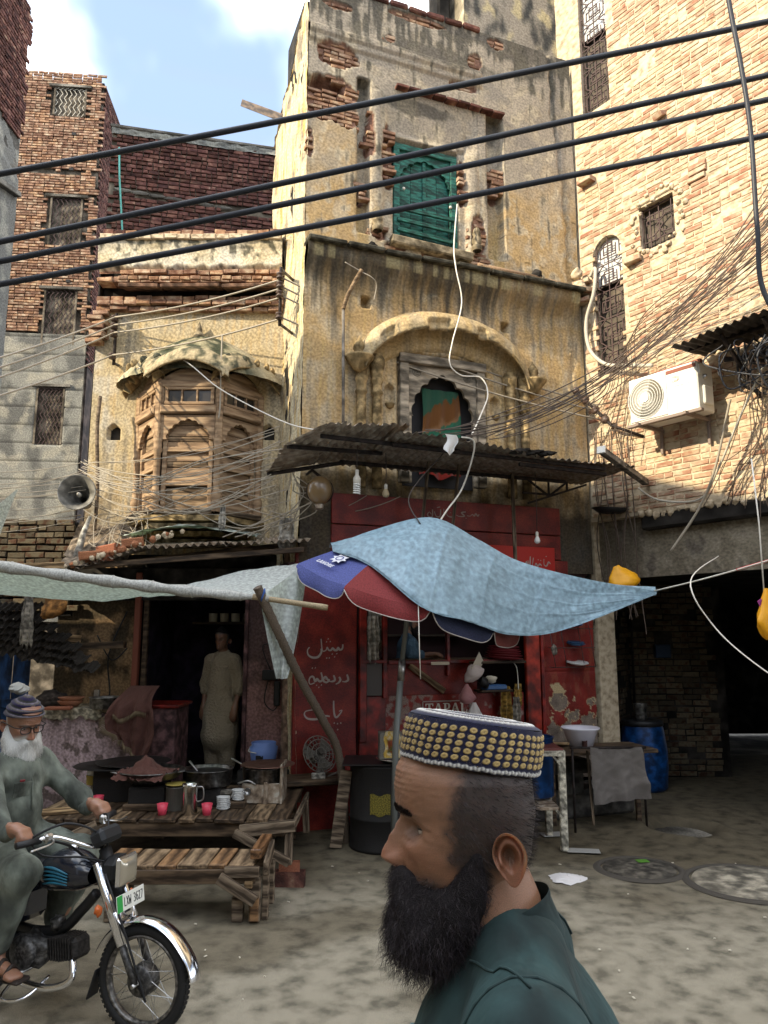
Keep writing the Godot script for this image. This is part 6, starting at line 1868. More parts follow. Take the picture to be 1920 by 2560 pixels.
	beam2("shelf_beam","dark shelf beam across the left end of the stall",V(-3.45,1.62,-7.55),V(-2.6,1.66,-7.6),0.07,0.12,M.wooddark)
	for k in 4:
		one("jar",["leftmost jar on the shelf over the stall's doorway","second jar from the left on the shelf over the stall's doorway","third jar from the left on the shelf over the stall's doorway","rightmost jar on the shelf over the stall's doorway"][k],"jar",pan(0.05,0.09),M.paper if k < 3 else M.alu,at(V(-1.98 + k*0.13,1.905,-8.72)),"jars over the doorway")
	one("jar_shelf","shelf with pale jars over the stall's doorway","shelf",slab_mesh(V(0.9,0.025,0.2),0.003),M.wooddark,at(V(-1.75,1.89,-8.74)))
	# blue door at the far left and the parked motorbike's silhouette behind
	var d := thing("blue_door","blue wooden door leaf at the far left edge of the lane","door",at(V(-4.0,0,-8.0),25))
	for k in 3:
		put("plank",slab_mesh(V(0.165,1.85,0.04),0.006),M.doorblue,d,at(V(-0.17 + k*0.17,0.93,rng.randf_range(-0.004,0.004))))
	for y in [0.35,1.05,1.7]:
		put("rail",slab_mesh(V(0.5,0.09,0.03),0.005),M.doorblue,d,at(V(0,y,0.03)))
	one("paper_stack","white papers lying over the top of the blue door","paper",slab_mesh(V(0.5,0.05,0.2),0.02),M.ragwhite,at(V(-3.98,1.89,-7.98),25,0,4))
	parked()
func parked() -> void:
	var p := thing("parked_motorbike","dark motorbike parked in the shade of the lane, seen past the stall","motorbike",at(V(-3.62,0,-9.0),-20))
	for x in [-0.6,0.6]:
		var g := G.new(1)
		g.lathe(Transform3D(Basis(V(1,0,0),PI/2),V(x,0.3,0)),[Vector2(0.22,-0.04),Vector2(0.28,-0.035),Vector2(0.30,0.0),Vector2(0.28,0.035),Vector2(0.22,0.04),Vector2(0.22,-0.04)],24)
		put("wheel",g.mesh(),M.rubber,p)
	put("seat",slab_mesh(V(0.65,0.10,0.24),0.04),M.black,p,at(V(-0.3,0.80,0)))
	put("tank",rock(0.2,17),M.ragcover,p,Transform3D(Basis.from_scale(V(1.3,0.8,0.8)),V(0.12,0.86,0)))
	put("frame",tube_mesh([V(-0.6,0.3,0.06),V(-0.1,0.45,0.06),V(0.3,0.5,0.03),V(0.42,0.95,0)],0.03),M.iron,p)
	put("fork",tube_mesh([V(0.6,0.3,0.06),V(0.40,1.0,0.06)],0.022),M.steel,p)
	put("handlebar",tube_mesh(curve([V(0.20,1.08,-0.32),V(0.34,1.08,-0.16),V(0.40,1.02,0),V(0.34,1.08,0.16),V(0.20,1.08,0.32)]),0.013),M.steel,p)
	put("headlight",rock(0.09,3),M.steel,p,at(V(0.50,0.92,0)))
func joined(list: Array) -> ArrayMesh:
	var st := SurfaceTool.new()
	st.begin(Mesh.PRIMITIVE_TRIANGLES)
	for q in list:
		st.append_from(q[0],0,q[1])
	return st.commit()
func beam2(called: String,label: String,a: Vector3,b: Vector3,h: float,w: float,m: Material) -> void:
	tag(beam(called,a,b,h,w,m,self),label,"beam")
func pink_bare(u: float,v: float) -> float:
	return N1.get_noise_2d(u*5.0 + 4.0,v*5.0) + 0.5*smoothstep(0.35,0.0,v) + 0.5*smoothstep(0.2,0.0,blob(u,v,[[-2.95,0.66,0.05,0.08]])*-1.0 + 0.2)
func pink(u: float,v: float) -> Color:
	var c := Color(0.60,0.45,0.46).lerp(Color(0.50,0.37,0.38),0.5 + N1.get_noise_2d(u*2.0,v*2.0))
	c = c.lerp(Color(0.24,0.17,0.16),smoothstep(0.1,0.4,N1.get_noise_2d(u*14.0,v*1.4))*0.5)
	if pink_bare(u,v) > 0.24:
		c = Color(0.20,0.15,0.14)
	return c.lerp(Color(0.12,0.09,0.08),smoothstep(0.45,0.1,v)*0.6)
func pan(r: float,h: float) -> ArrayMesh:
	var g := G.new(1)
	g.lathe(Transform3D(),[Vector2(0,0),Vector2(r*0.9,0),Vector2(r*0.97,0.012),Vector2(r,h),Vector2(r*1.05,h + 0.002),Vector2(r*1.05,h + 0.006),Vector2(r*0.98,h + 0.004),Vector2(r*0.93,0.016),Vector2(0,0.008)],32)
	return g.mesh()
func food_table() -> void:
	var t := thing("food_table","low dark plank platform carrying stoves and pots before the pink stall","table")
	var x := -2.62
	var pk := 0
	while x < -0.74:
		var w := rng.randf_range(0.10,0.17)
		put("plank",slab_mesh(V(1.22,0.028,w - 0.008),0.004),M.wooddark if pk % 4 else M.wood,t,at(V(x + w/2,0.416 + rng.randf_range(-0.004,0.004),-6.33 + rng.randf_range(-0.015,0.015)),90 + rng.randf_range(-0.8,0.8)))
		x += w
		pk += 1
	put("front_rail",slab_mesh(V(1.9,0.10,0.05),0.006),M.wooddark,t,at(V(-1.68,0.35,-5.77)))
	put("rear_rail",slab_mesh(V(1.9,0.10,0.05),0.006),M.wooddark,t,at(V(-1.68,0.35,-6.9)))
	for q in [[-2.3,-5.85],[-1.95,-6.85],[-0.8,-6.85],[-2.55,-6.5]]:
		put("leg",slab_mesh(V(0.07,0.33,0.07),0.006),M.wooddark,t,at(V(q[0],0.165,q[1])))
	# pale trestle at the right end
	beam("cross_bar",V(-1.03,0.375,-5.60),V(-0.64,0.40,-5.66),0.075,0.06,M.woodgrey,t)
	beam("brace",V(-1.06,0.37,-5.57),V(-0.66,0.185,-5.52),0.06,0.035,M.woodgrey,t)
	beam("leg",V(-0.68,0.14,-5.64),V(-0.685,0.385,-5.68),0.062,0.055,M.woodgrey,t,V(0,0,1))
	beam("leg",V(-0.645,0.14,-6.55),V(-0.655,0.40,-6.50),0.06,0.05,M.woodgrey,t,V(0,0,1))
	beam("side_bar",V(-0.65,0.40,-5.70),V(-0.66,0.39,-6.75),0.05,0.03,M.woodgrey,t)
	one("leg_brick","upper pale brick under the right trestle leg of the food table","brick",brick_shape(V(0.15,0.06,0.11),2,0.01),M.loose1,at(V(-0.675,0.105,-5.64),4,90))
	one("leg_brick","lower dark brick under the right trestle leg of the food table","brick",brick_shape(V(0.24,0.07,0.13),3,0.01),M.dark1,at(V(-0.68,0.04,-5.63),-3,90))
	# stoves and pots
	var gd := thing("griddle","large black iron griddle on a black drum stove, left end of the food table","griddle",at(V(-2.13,0.43,-6.45)))
	put("stove",slab_mesh(V(0.42,0.25,0.40),0.01),M.blacksoot,gd,at(V(0,0.125,0)))
	put("plate",dish(0.30,0.02),M.ironplate,gd,at(V(0.05,0.265,0)))
	put("outer_plate",dish(0.30,0.012),M.ironplate,gd,at(V(-0.12,0.252,0.03)))
	var wk := thing("frying_pan","wide shallow steel pan with a brown cloth in it on a stone stove","pan",at(V(-1.83,0.43,-6.12)))
	put("stove",slab_mesh(V(0.28,0.17,0.28),0.012),M.blacksoot,wk,at(V(0,0.085,0),5))
	put("stove_base",slab_mesh(V(0.34,0.05,0.30),0.008),M.wooddark,wk,at(V(0.01,0.026,0.02)))
	var g := G.new(1)
	g.lathe(Transform3D(),[Vector2(0,0.17),Vector2(0.13,0.18),Vector2(0.21,0.225),Vector2(0.255,0.275),Vector2(0.262,0.277),Vector2(0.25,0.282),Vector2(0.20,0.235),Vector2(0.12,0.19),Vector2(0,0.18)],36)
	put("bowl",g.mesh(),M.pansteel,wk)
	for a in [0.35,2.6]:
		put("handle",tube_mesh(curve([V(cos(a)*0.25,0.275,sin(a)*0.25 - 0.03),V(cos(a)*0.31,0.285,sin(a)*0.31),V(cos(a)*0.25,0.275,sin(a)*0.25 + 0.03)]),0.006),M.pansteel,wk)
	one("brown_cloth","brown cloth crumpled in the wide shallow pan","cloth",surf(40,30,func(u: float,v: float):
		var px: float = (u - 0.45)*0.42
		var pz: float = (v - 0.4)*0.30
		return V(px,0.03 + 0.11*exp(-pow(px/0.075,2.0) - pow(pz/0.09,2.0)) + 0.03*N1.get_noise_2d(u*5.0,v*5.0) - 0.05*smoothstep(0.12,0.2,pz) + 0.02*absf(N1.get_noise_2d(u*9.0,v*4.0)),pz)),M.shawl,at(V(-1.86,0.675,-6.06),-12))
	for q in [[-1.41,-6.22,0.195,0.12,"deep steel pot with a ladle in the middle of the food table"],[-0.98,-6.36,0.175,0.11,"steel pot with wide rim on the right-hand stove"]]:
		var p := thing("cooking_pot",q[4],"pot",at(V(q[0],0.43,q[1])))
		put("stove",slab_mesh(V(0.26,0.14,0.26),0.01),M.blacksoot,p,at(V(0,0.07,0)))
		put("pot",pan(q[2],q[3]),M.pansteel,p,at(V(0,0.145,0)))
		put("stew",dish(q[2]*0.9,0.004),M.ironplate,p,at(V(0,0.145 + q[3]*0.8,0)))
		if q[2] < 0.19:
			put("lid_tray",dish(0.22,0.018),M.copperdark,p,at(V(0.03,0.262,0)))
			put("guard",slab_mesh(V(0.02,0.30,0.28),0.004),M.tin,p,at(V(0.16,0.15,0.02)))
			put("guard",slab_mesh(V(0.30,0.15,0.02),0.004),M.tin,p,at(V(0.0,0.08,0.15)))
			put("knob",pan(0.026,0.02),M.steel,p,at(V(-0.10,0.10,0.162),0,90))
			put("gas_pipe",tube_mesh(curve([V(-0.18,0.16,0.17),V(-0.10,0.18,0.18),V(-0.04,0.15,0.17)]),0.008),M.steel,p)
			put("strap",slab_mesh(V(0.03,0.19,0.01),0.002),M.tin,p,at(V(0.04,0.07,0.165)))
		put("ladle",tube_mesh([V(-0.05,0.2,-0.02),V(-0.16 if q[2] > 0.19 else -0.28,0.32,-0.04)],[0.006,0.009]),M.steel,p)
	var jg := thing("steel_jug","tall shiny steel jug with handle at the front of the food table","jug",at(V(-1.455,0.43,-5.86)))
	g = G.new(1)
	g.lathe(Transform3D(),[Vector2(0,0),Vector2(0.054,0),Vector2(0.058,0.006),Vector2(0.057,0.2),Vector2(0.063,0.218),Vector2(0.06,0.22),Vector2(0.052,0.2),Vector2(0.05,0.01),Vector2(0,0.006)],32)
	put("body",g.mesh(),M.jugsteel,jg)
	put("handle",tube_mesh(curve([V(0.054,0.195,0),V(0.095,0.19,0),V(0.098,0.11,0),V(0.056,0.09,0)]),0.006),M.steel,jg)
	var n := 0
	for q in [[-1.652,-5.84,"pink plastic cup left of the steel jug"],[-1.32,-5.84,"pink plastic cup with drink right of the steel jug"],[-2.235,-6.12,"pink plastic cup behind the rider's hand"]]:
		var c := thing("pink_cup",q[2],"cup",at(V(q[0],0.43,q[1])),"pink cups on the food table")
		g = G.new(1)
		g.lathe(Transform3D(),[Vector2(0,0),Vector2(0.029,0),Vector2(0.041,0.082),Vector2(0.038,0.082),Vector2(0.027,0.004),Vector2(0,0.004)],24)
		put("cup",g.mesh(),M.cuppink,c)
		if n == 1:
			put("drink",dish(0.033,0.002),M.drinkred,c,at(V(0,0.045,0)))
		n += 1
	var tb := thing("tub","dull metal tub with yellow lid behind the steel jug","tub",at(V(-1.60,0.43,-6.0)))
	put("tub",pan(0.075,0.17),M.tub,tb)
	put("lid",dish(0.082,0.012),M.lidyellow,tb,at(V(0,0.18,0)))
	for s in [[-1.235,-6.02,7,0.052,"front stack"],[-1.14,-6.10,6,0.048,"rear stack"]]:
		for k in s[2]:
			var y: float = 0.43 + k*0.013 + (0.0 if s[0] < -1.2 else 0.05)
			one("saucer","%s white saucer in the %s of saucers by the right-hand stove" % [["lowest","second lowest","third lowest","fourth lowest","fifth lowest","sixth lowest","topmost"][k],s[4]],"saucer",dish(s[3],0.014),M.enamel,at(V(s[0] + rng.randf_range(-0.003,0.003),y,s[1])),"white saucers of the " + s[4])
	one("saucer_block","small block under the rear stack of saucers","block",slab_mesh(V(0.12,0.05,0.12),0.005),M.wooddark,at(V(-1.14,0.455,-6.10)))
	one("folded_cloth","pale folded cloth beside the white saucers","cloth",slab_mesh(V(0.12,0.035,0.09),0.012),M.ragpale,at(V(-1.26,0.53,-6.16),10))
	one("tin_can","upper striped white tin behind the rider's sleeve","tin",pan(0.06,0.07),M.enamel,at(V(-2.42,0.60,-6.50)))
	one("tin_can","lower yellow tin behind the rider's sleeve","tin",pan(0.062,0.07),M.lidyellow,at(V(-2.42,0.525,-6.50)))
	one("flour_bag","crumpled cream bag under the tins at the left end of the food table","bag",rock(0.075,13),M.ragcream,at(V(-2.40,0.475,-6.46)))
	for k in 3:
		beam2("loose_board",["upper pale board stacked at the left end of the food table","middle board stacked at the left end of the food table","lower board stacked at the left end of the food table"][k],V(-2.9,0.44 - 0.03*k,-5.75 + 0.05*k),V(-2.25 + 0.1*k,0.45 - 0.03*k,-5.95),0.025,0.14,[M.woodpale,M.woodgrey,M.wood][k])
	beam2("long_plank","long grey plank sloping up behind the handlebar",V(-1.95,0.46,-5.35),V(-2.55,0.20,-5.25),0.10,0.03,M.woodgrey)
func bench() -> void:
	var b := thing("bench","rough low wooden bench with patched trestle end in the street","bench")
	var x := -1.78
	var k := 0
	for w in [0.16,0.19,0.13,0.20,0.12,0.17]:
		put("plank",slab_mesh(V(0.37,0.028,w - 0.008),0.005),M.wood if k % 2 else M.woodbrown,b,at(V(x + w/2,0.318 + rng.randf_range(-0.004,0.004),-5.14),90 + rng.randf_range(-2,2),rng.randf_range(-1,1)))
		x += w
		k += 1
	beam("front_rail",V(-1.85,0.262,-4.955),V(-0.80,0.268,-4.965),0.085,0.04,M.wooddark,b)
	beam("rear_rail",V(-1.85,0.262,-5.31),V(-0.80,0.268,-5.31),0.085,0.04,M.wooddark,b)
	beam("end_board",V(-0.99,0.30,-4.925),V(-0.775,0.302,-4.925),0.062,0.035,M.woodgrey,b)
	beam("brace",V(-1.02,0.275,-4.895),V(-0.79,0.14,-4.895),0.07,0.03,M.woodgrey,b)
	for q in [[-0.91,-4.98,0.07,0.15],[-0.805,-4.98,0.07,0.26],[-0.745,-5.02,0.04,0.30],[-0.76,-5.3,0.06,0.27],[-1.7,-4.98,0.07,0.26],[-1.7,-5.28,0.07,0.26]]:
		put("leg",slab_mesh(V(q[2],q[3],0.06),0.006),M.woodgrey,b,at(V(q[0],q[3]/2,q[1])))
	put("patch_block",slab_mesh(V(0.055,0.14,0.03),0.006),M.woodbrown,b,at(V(-0.80,0.085,-4.93)))
	beam("side_rail",V(-0.735,0.32,-4.93),V(-0.75,0.36,-5.30),0.08,0.03,M.woodgrey,b)
	beam("arm_block",V(-0.81,0.385,-4.99),V(-0.79,0.40,-5.32),0.06,0.07,M.woodpolished,b)
	put("packing",slab_mesh(V(0.05,0.045,0.04),0.006),M.woodpale,b,at(V(-0.84,0.225,-4.94)))
func right_side() -> void:
	# white legged table with rusty shelf
	var t := thing("white_table","narrow table with chipped white legs right of the bearded man's cap","table")
	put("top",slab_mesh(V(1.0,0.03,0.50),0.005),M.darktop,t,at(V(1.0,0.80,-6.72)))
	put("front_rail",slab_mesh(V(1.0,0.045,0.03),0.004),M.whitechip,t,at(V(1.0,0.775,-6.475)))
	for q in [[1.485,-6.49,0],[1.46,-6.95,0],[0.55,-6.49,0],[0.55,-6.95,0]]:
		put("leg",slab_mesh(V(0.06,0.80,0.05),0.006),M.whitechip,t,at(V(q[0],0.40,q[1])))
	put("shelf",slab_mesh(V(0.92,0.025,0.46),0.004),M.tin,t,at(V(1.0,0.33,-6.72)))
	beam("brace",V(1.40,0.77,-6.47),V(1.475,0.68,-6.47),0.02,0.012,M.whitechip,t)
	beam("brace",V(1.42,0.33,-6.47),V(1.475,0.26,-6.47),0.02,0.012,M.whitechip,t)
	one("blue_drum","dark blue plastic drum standing behind the white table","drum",pan(0.17,0.50),M.barrel,at(V(1.33,0.36,-6.88)))
	# step, blocks and washing-up bench
	one("door_step","low concrete step in front of the red door","step",slab_mesh(V(1.25,0.26,0.45),0.03),M.stepgrey,FC*at(V(2.75,0.13,0.28)))
	one("stone_block","upper grey stone slab under the basin bench","block",slab_mesh(V(0.50,0.13,0.35),0.015),M.stepgrey,at(V(1.72,0.50,-7.62),18))
	one("stone_block","grey stone pier carrying the slab under the basin bench","block",slab_mesh(V(0.20,0.22,0.25),0.015),M.stepgrey,at(V(1.80,0.345,-7.60),18))
	var wb := thing("wash_bench","dark wooden washing bench under the white basin","bench")
	put("top",slab_mesh(V(1.10,0.035,0.52),0.006),M.wooddark,wb,at(V(2.02,0.665,-7.5),12))
	for q in [[1.58,-7.3],[2.42,-7.45],[1.6,-7.7],[2.45,-7.85]]:
		put("leg",slab_mesh(V(0.045,0.66,0.045),0.004),M.wooddark,wb,at(V(q[0],0.33,q[1])))
	beam("stick",V(1.90,0.05,-7.12),V(1.88,0.70,-7.16),0.022,0.022,M.woodgrey,wb,V(0,0,1))
	var bs := thing("basin","white enamel basin catching the sun on the washing bench","basin",at(V(1.93,0.685,-7.58)))
	var g := G.new(1)
	g.lathe(Transform3D(),[Vector2(0,0),Vector2(0.115,0.0),Vector2(0.165,0.145),Vector2(0.19,0.165),Vector2(0.186,0.175),Vector2(0.16,0.16),Vector2(0.11,0.01),Vector2(0,0.008)],36)
	put("bowl",g.mesh(),M.basinwhite,bs)
	put("cup",pan(0.025,0.055),M.rustdark,bs,at(V(0.0,0.004,0.15)))
	one("grey_cloth","wet grey cloth hanging over a rail beside the blue barrel","cloth",cloth_sheet(40,40,func(u: float,v: float): return V(1.88 + 0.52*u + 0.07*v*(0.4 + u*0.6),0.735 - 0.02*u - 0.50*v + 0.06*u*v,-7.08 - 0.14*u + 0.03*sin(u*14.0)*v),0.03,3.0),M.ragdark2)
	var cr := thing("drying_rack","thin dark rack that holds the wet grey cloth","rack")
	put("rail",tube_mesh([V(1.70,0.735,-7.06),V(2.45,0.715,-7.24)],0.012),M.iron,cr)
	for x in [1.72,2.42]:
		put("leg",tube_mesh([V(x,0.0,-6.66 - 0.24*x),V(x,0.72,-6.66 - 0.24*x)],0.012),M.iron,cr)
	one("wood_scraps","pale wood scraps lying beside the white basin","wood",joined([[slab_mesh(V(0.3,0.02,0.05),0.003),at(V(0,0,0),10)],[slab_mesh(V(0.26,0.02,0.05),0.003),at(V(0.03,0.018,0.03),-14)]]),M.woodpale,at(V(1.64,0.695,-7.55)))
	var br := thing("blue_barrel","big blue plastic barrel with black lid against the dark wall","barrel",at(V(3.02,0,-9.0)))
	g = G.new(1)
	g.lathe(Transform3D(),[Vector2(0,0.0),Vector2(0.22,0.0),Vector2(0.245,0.04),Vector2(0.258,0.22),Vector2(0.262,0.26),Vector2(0.262,0.44),Vector2(0.255,0.50),Vector2(0.235,0.66),Vector2(0.225,0.71),Vector2(0.22,0.735),Vector2(0,0.735)],40)
	put("body",g.mesh(),M.barrel,br)
	g = G.new(1)
	g.lathe(Transform3D(),[Vector2(0.226,0.715),Vector2(0.234,0.72),Vector2(0.234,0.765),Vector2(0.22,0.78),Vector2(0,0.785)],40)
	put("lid",g.mesh(),M.black,br)
	one("metal_churn","small dented metal can standing on the blue barrel's lid","can",joined([[pan(0.075,0.17),Transform3D()],[dish(0.08,0.012),at(V(0,0.135,0))]]),M.alu,at(V(3.0,0.785,-8.98)))
	one("meter_box","small dark blue meter box with pale label on the shaded wall","box",joined([[slab_mesh(V(0.20,0.17,0.08),0.01),Transform3D()]]),M.meterblue,at(V(3.55,1.55,-9.66)))
	one("wall_pipe","thin pipe running down the shaded brick wall to the barrel","pipe",tube_mesh([V(3.18,2.35,-9.66),V(3.16,0.9,-9.66)],0.016),M.iron)
	var lp := thing("slab_lamp","round white lamp holder under the crumbling slab edge","lamp")
	put("shade",pan(0.06,0.06),M.paintwhite,lp,FR*at(V(0.64,2.79,-0.2)))
	put("rod",tube_mesh([FR*V(0.64,2.79,-0.2),FR*V(0.64,2.4,-0.2)],0.008),M.iron,lp)
	# middle of the picture, in the shade behind the man
	var dr := thing("oil_drum","sooty oil drum stove with a yellow patch in front of the red counter","drum",at(V(-0.02,0,-6.66)))
	g = G.new(1)
	g.lathe(Transform3D(),[Vector2(0,0),Vector2(0.27,0),Vector2(0.275,0.02),Vector2(0.27,0.03),Vector2(0.27,0.24),Vector2(0.28,0.25),Vector2(0.27,0.26),Vector2(0.27,0.66),Vector2(0.278,0.67),Vector2(0.0,0.675)],36)
	put("body",g.mesh(),M.blacksoot,dr)
	put("patch",surf(16,10,func(u: float,v: float):
		var a: float = 1.30 + 0.62*u
		return V(cos(a)*0.276,0.30 + 0.16*v + 0.01*sin(u*9.0),sin(a)*0.276)),M.yellowsoot,dr)
	put("plate",slab_mesh(V(0.75,0.012,0.5),0.002),M.ironplate,dr,at(V(0.05,0.69,0)))
	one("round_tray","round steel tray with a tin standing in it on the oil drum","tray",dish(0.15,0.03),M.jugsteel,at(V(0.08,0.70,-6.52)))
	var tn := thing("tea_tin","square grey tin with a torn yellow packet stuck to its front","tin",at(V(0.05,0.725,-6.55)))
	put("box",slab_mesh(V(0.19,0.22,0.14),0.006),M.tub,tn,at(V(0,0.11,0),6))
	put("packet",surf(12,14,func(u: float,v: float): return V((u - 0.5)*0.13*(1.0 + 0.12*sin(v*11.0)),0.015 + 0.215*v,0.078 + 0.006*sin(u*9.0 + v*7.0)),func(u: float,v: float):
		var n: float = N1.get_noise_2d(u*3.0,v*3.0)
		if absf(u - 0.5) < 0.28 and v > 0.2 and v < 0.7:
			return Color(0.30,0.06,0.02).lerp(Color(0.12,0.13,0.03),smoothstep(-0.1,0.2,n))
		return Color(0.62,0.40,0.07).lerp(Color(0.66,0.56,0.36),smoothstep(0.0,0.25,n))),M.vpaint,tn,at(V(0.01,0,0.0),6))
	one("gas_board","leaning grey board beside the oil drum","board",slab_mesh(V(0.10,0.62,0.02),0.004),M.woodgrey,at(V(-0.36,0.32,-6.55),10,0,-8))
	var fn := thing("pedestal_fan","dusty fan without its stand lying on the ledge under the painted lettering","fan",at(V(-0.585,0.69,-6.98),35,-25,12))
	g = G.new(1)
	for r in [0.05,0.09,0.13,0.165]:
		var ring := []
		for k in 25:
			ring.append(V(cos(TAU*k/24.0)*r,sin(TAU*k/24.0)*r,0.05 - r*0.2))
		g.tube(ring,0.005,5,false)
	for k in 20:
		var a := TAU*k/20.0
		g.tube([V(cos(a)*0.03,sin(a)*0.03,0.045),V(cos(a)*0.165,sin(a)*0.165,0.015),V(cos(a)*0.05,sin(a)*0.05,-0.06)],0.003,4)
	put("guard",g.mesh(),M.dustgrey,fn)
	for k in 3:
		put("blade",surf(8,8,func(u: float,v: float): return V(0,0,0).lerp(V(cos(k*2.1 + u*1.1)*0.15,sin(k*2.1 + u*1.1)*0.15,(u - 0.5)*0.05),0.15 + 0.85*v)),M.dustgrey,fn)
	put("motor",pan(0.05,0.09),M.dustgrey,fn,at(V(0,0,-0.1),0,90))
	put("stand",tube_mesh([V(0,-0.02,-0.08),V(0.02,-0.2,-0.06),V(0.16,-0.20,0.0)],0.012),M.dustgrey,fn)
	var fl := thing("fan_ledge","dark ledge along the foot of the lettered panel that carries the fan","ledge")
	put("board",slab_mesh(V(0.85,0.05,0.35),0.01),M.wooddark,fl,at(V(-0.50,0.475,-7.02),14))
	one("ledge_block","small white block on the ledge beside the fan","block",slab_mesh(V(0.12,0.05,0.05),0.006),M.ragwhite,at(V(-0.58,0.525,-6.88),8))
	for q in [[-0.85,-7.1],[-0.15,-6.95]]:
		put("leg",slab_mesh(V(0.1,0.45,0.1),0.01),M.soot,fl,at(V(q[0],0.225,q[1])))
	# litter
	one("plastic_sheet","crumpled white plastic bag lying in the street behind the bearded man","bag",surf(26,18,func(u: float,v: float):
		var a: float = u*TAU
		var r: float = 0.11*sqrt(v)*(1.0 + 0.5*N1.get_noise_2d(cos(a)*1.0 + 2.0,sin(a)*1.0))
		return V(cos(a)*r*1.2,0.03*(1.0 - v) + 0.012*absf(N1.get_noise_2d(u*8.0,v*3.0)) + 0.006,sin(a)*r),null,true),M.bagwhite,at(V(1.33,0.0,-5.76),20))
	one("paper_sheet","flat wet paper sheet by the foot of the white table leg","paper",slab_mesh(V(0.26,0.004,0.12),0.001),M.paperwet,at(V(1.63,0.014,-6.46),-8))
	one("paper_sheet","flat wet paper under the white table","paper",slab_mesh(V(0.22,0.004,0.14),0.001),M.paperwet,at(V(1.50,0.012,-6.98),10))
	one("green_wrapper","bright green wrapper lying on the manhole cover","wrapper",slab_mesh(V(0.09,0.004,0.07),0.001),M.wrapgreen,at(V(2.0,0.028,-6.13),5))
	one("manhole_rubbish","scrap of plastic lying in the sunken manhole","rubbish",rock(0.07,71),M.paperwet,Transform3D(Basis.from_scale(V(1,0.35,1)),V(2.69,-0.07,-7.2)))
	g = G.new()
	for k in 90:
		var x := rng.randf_range(-1.4,3.2)
		var z := rng.randf_range(-6.2,-2.2)
		g.box(at(V(x,0.010 + 0.012*N1.get_noise_2d(x*0.9,z*0.9),z),rng.randf_range(0,180)),V(rng.randf_range(0.006,0.022),0.004,rng.randf_range(0.004,0.012)))
	kind(tag(put("litter",g.mesh(),M.paper,self),"tiny pale scraps of litter scattered over the street","litter"),"stuff")
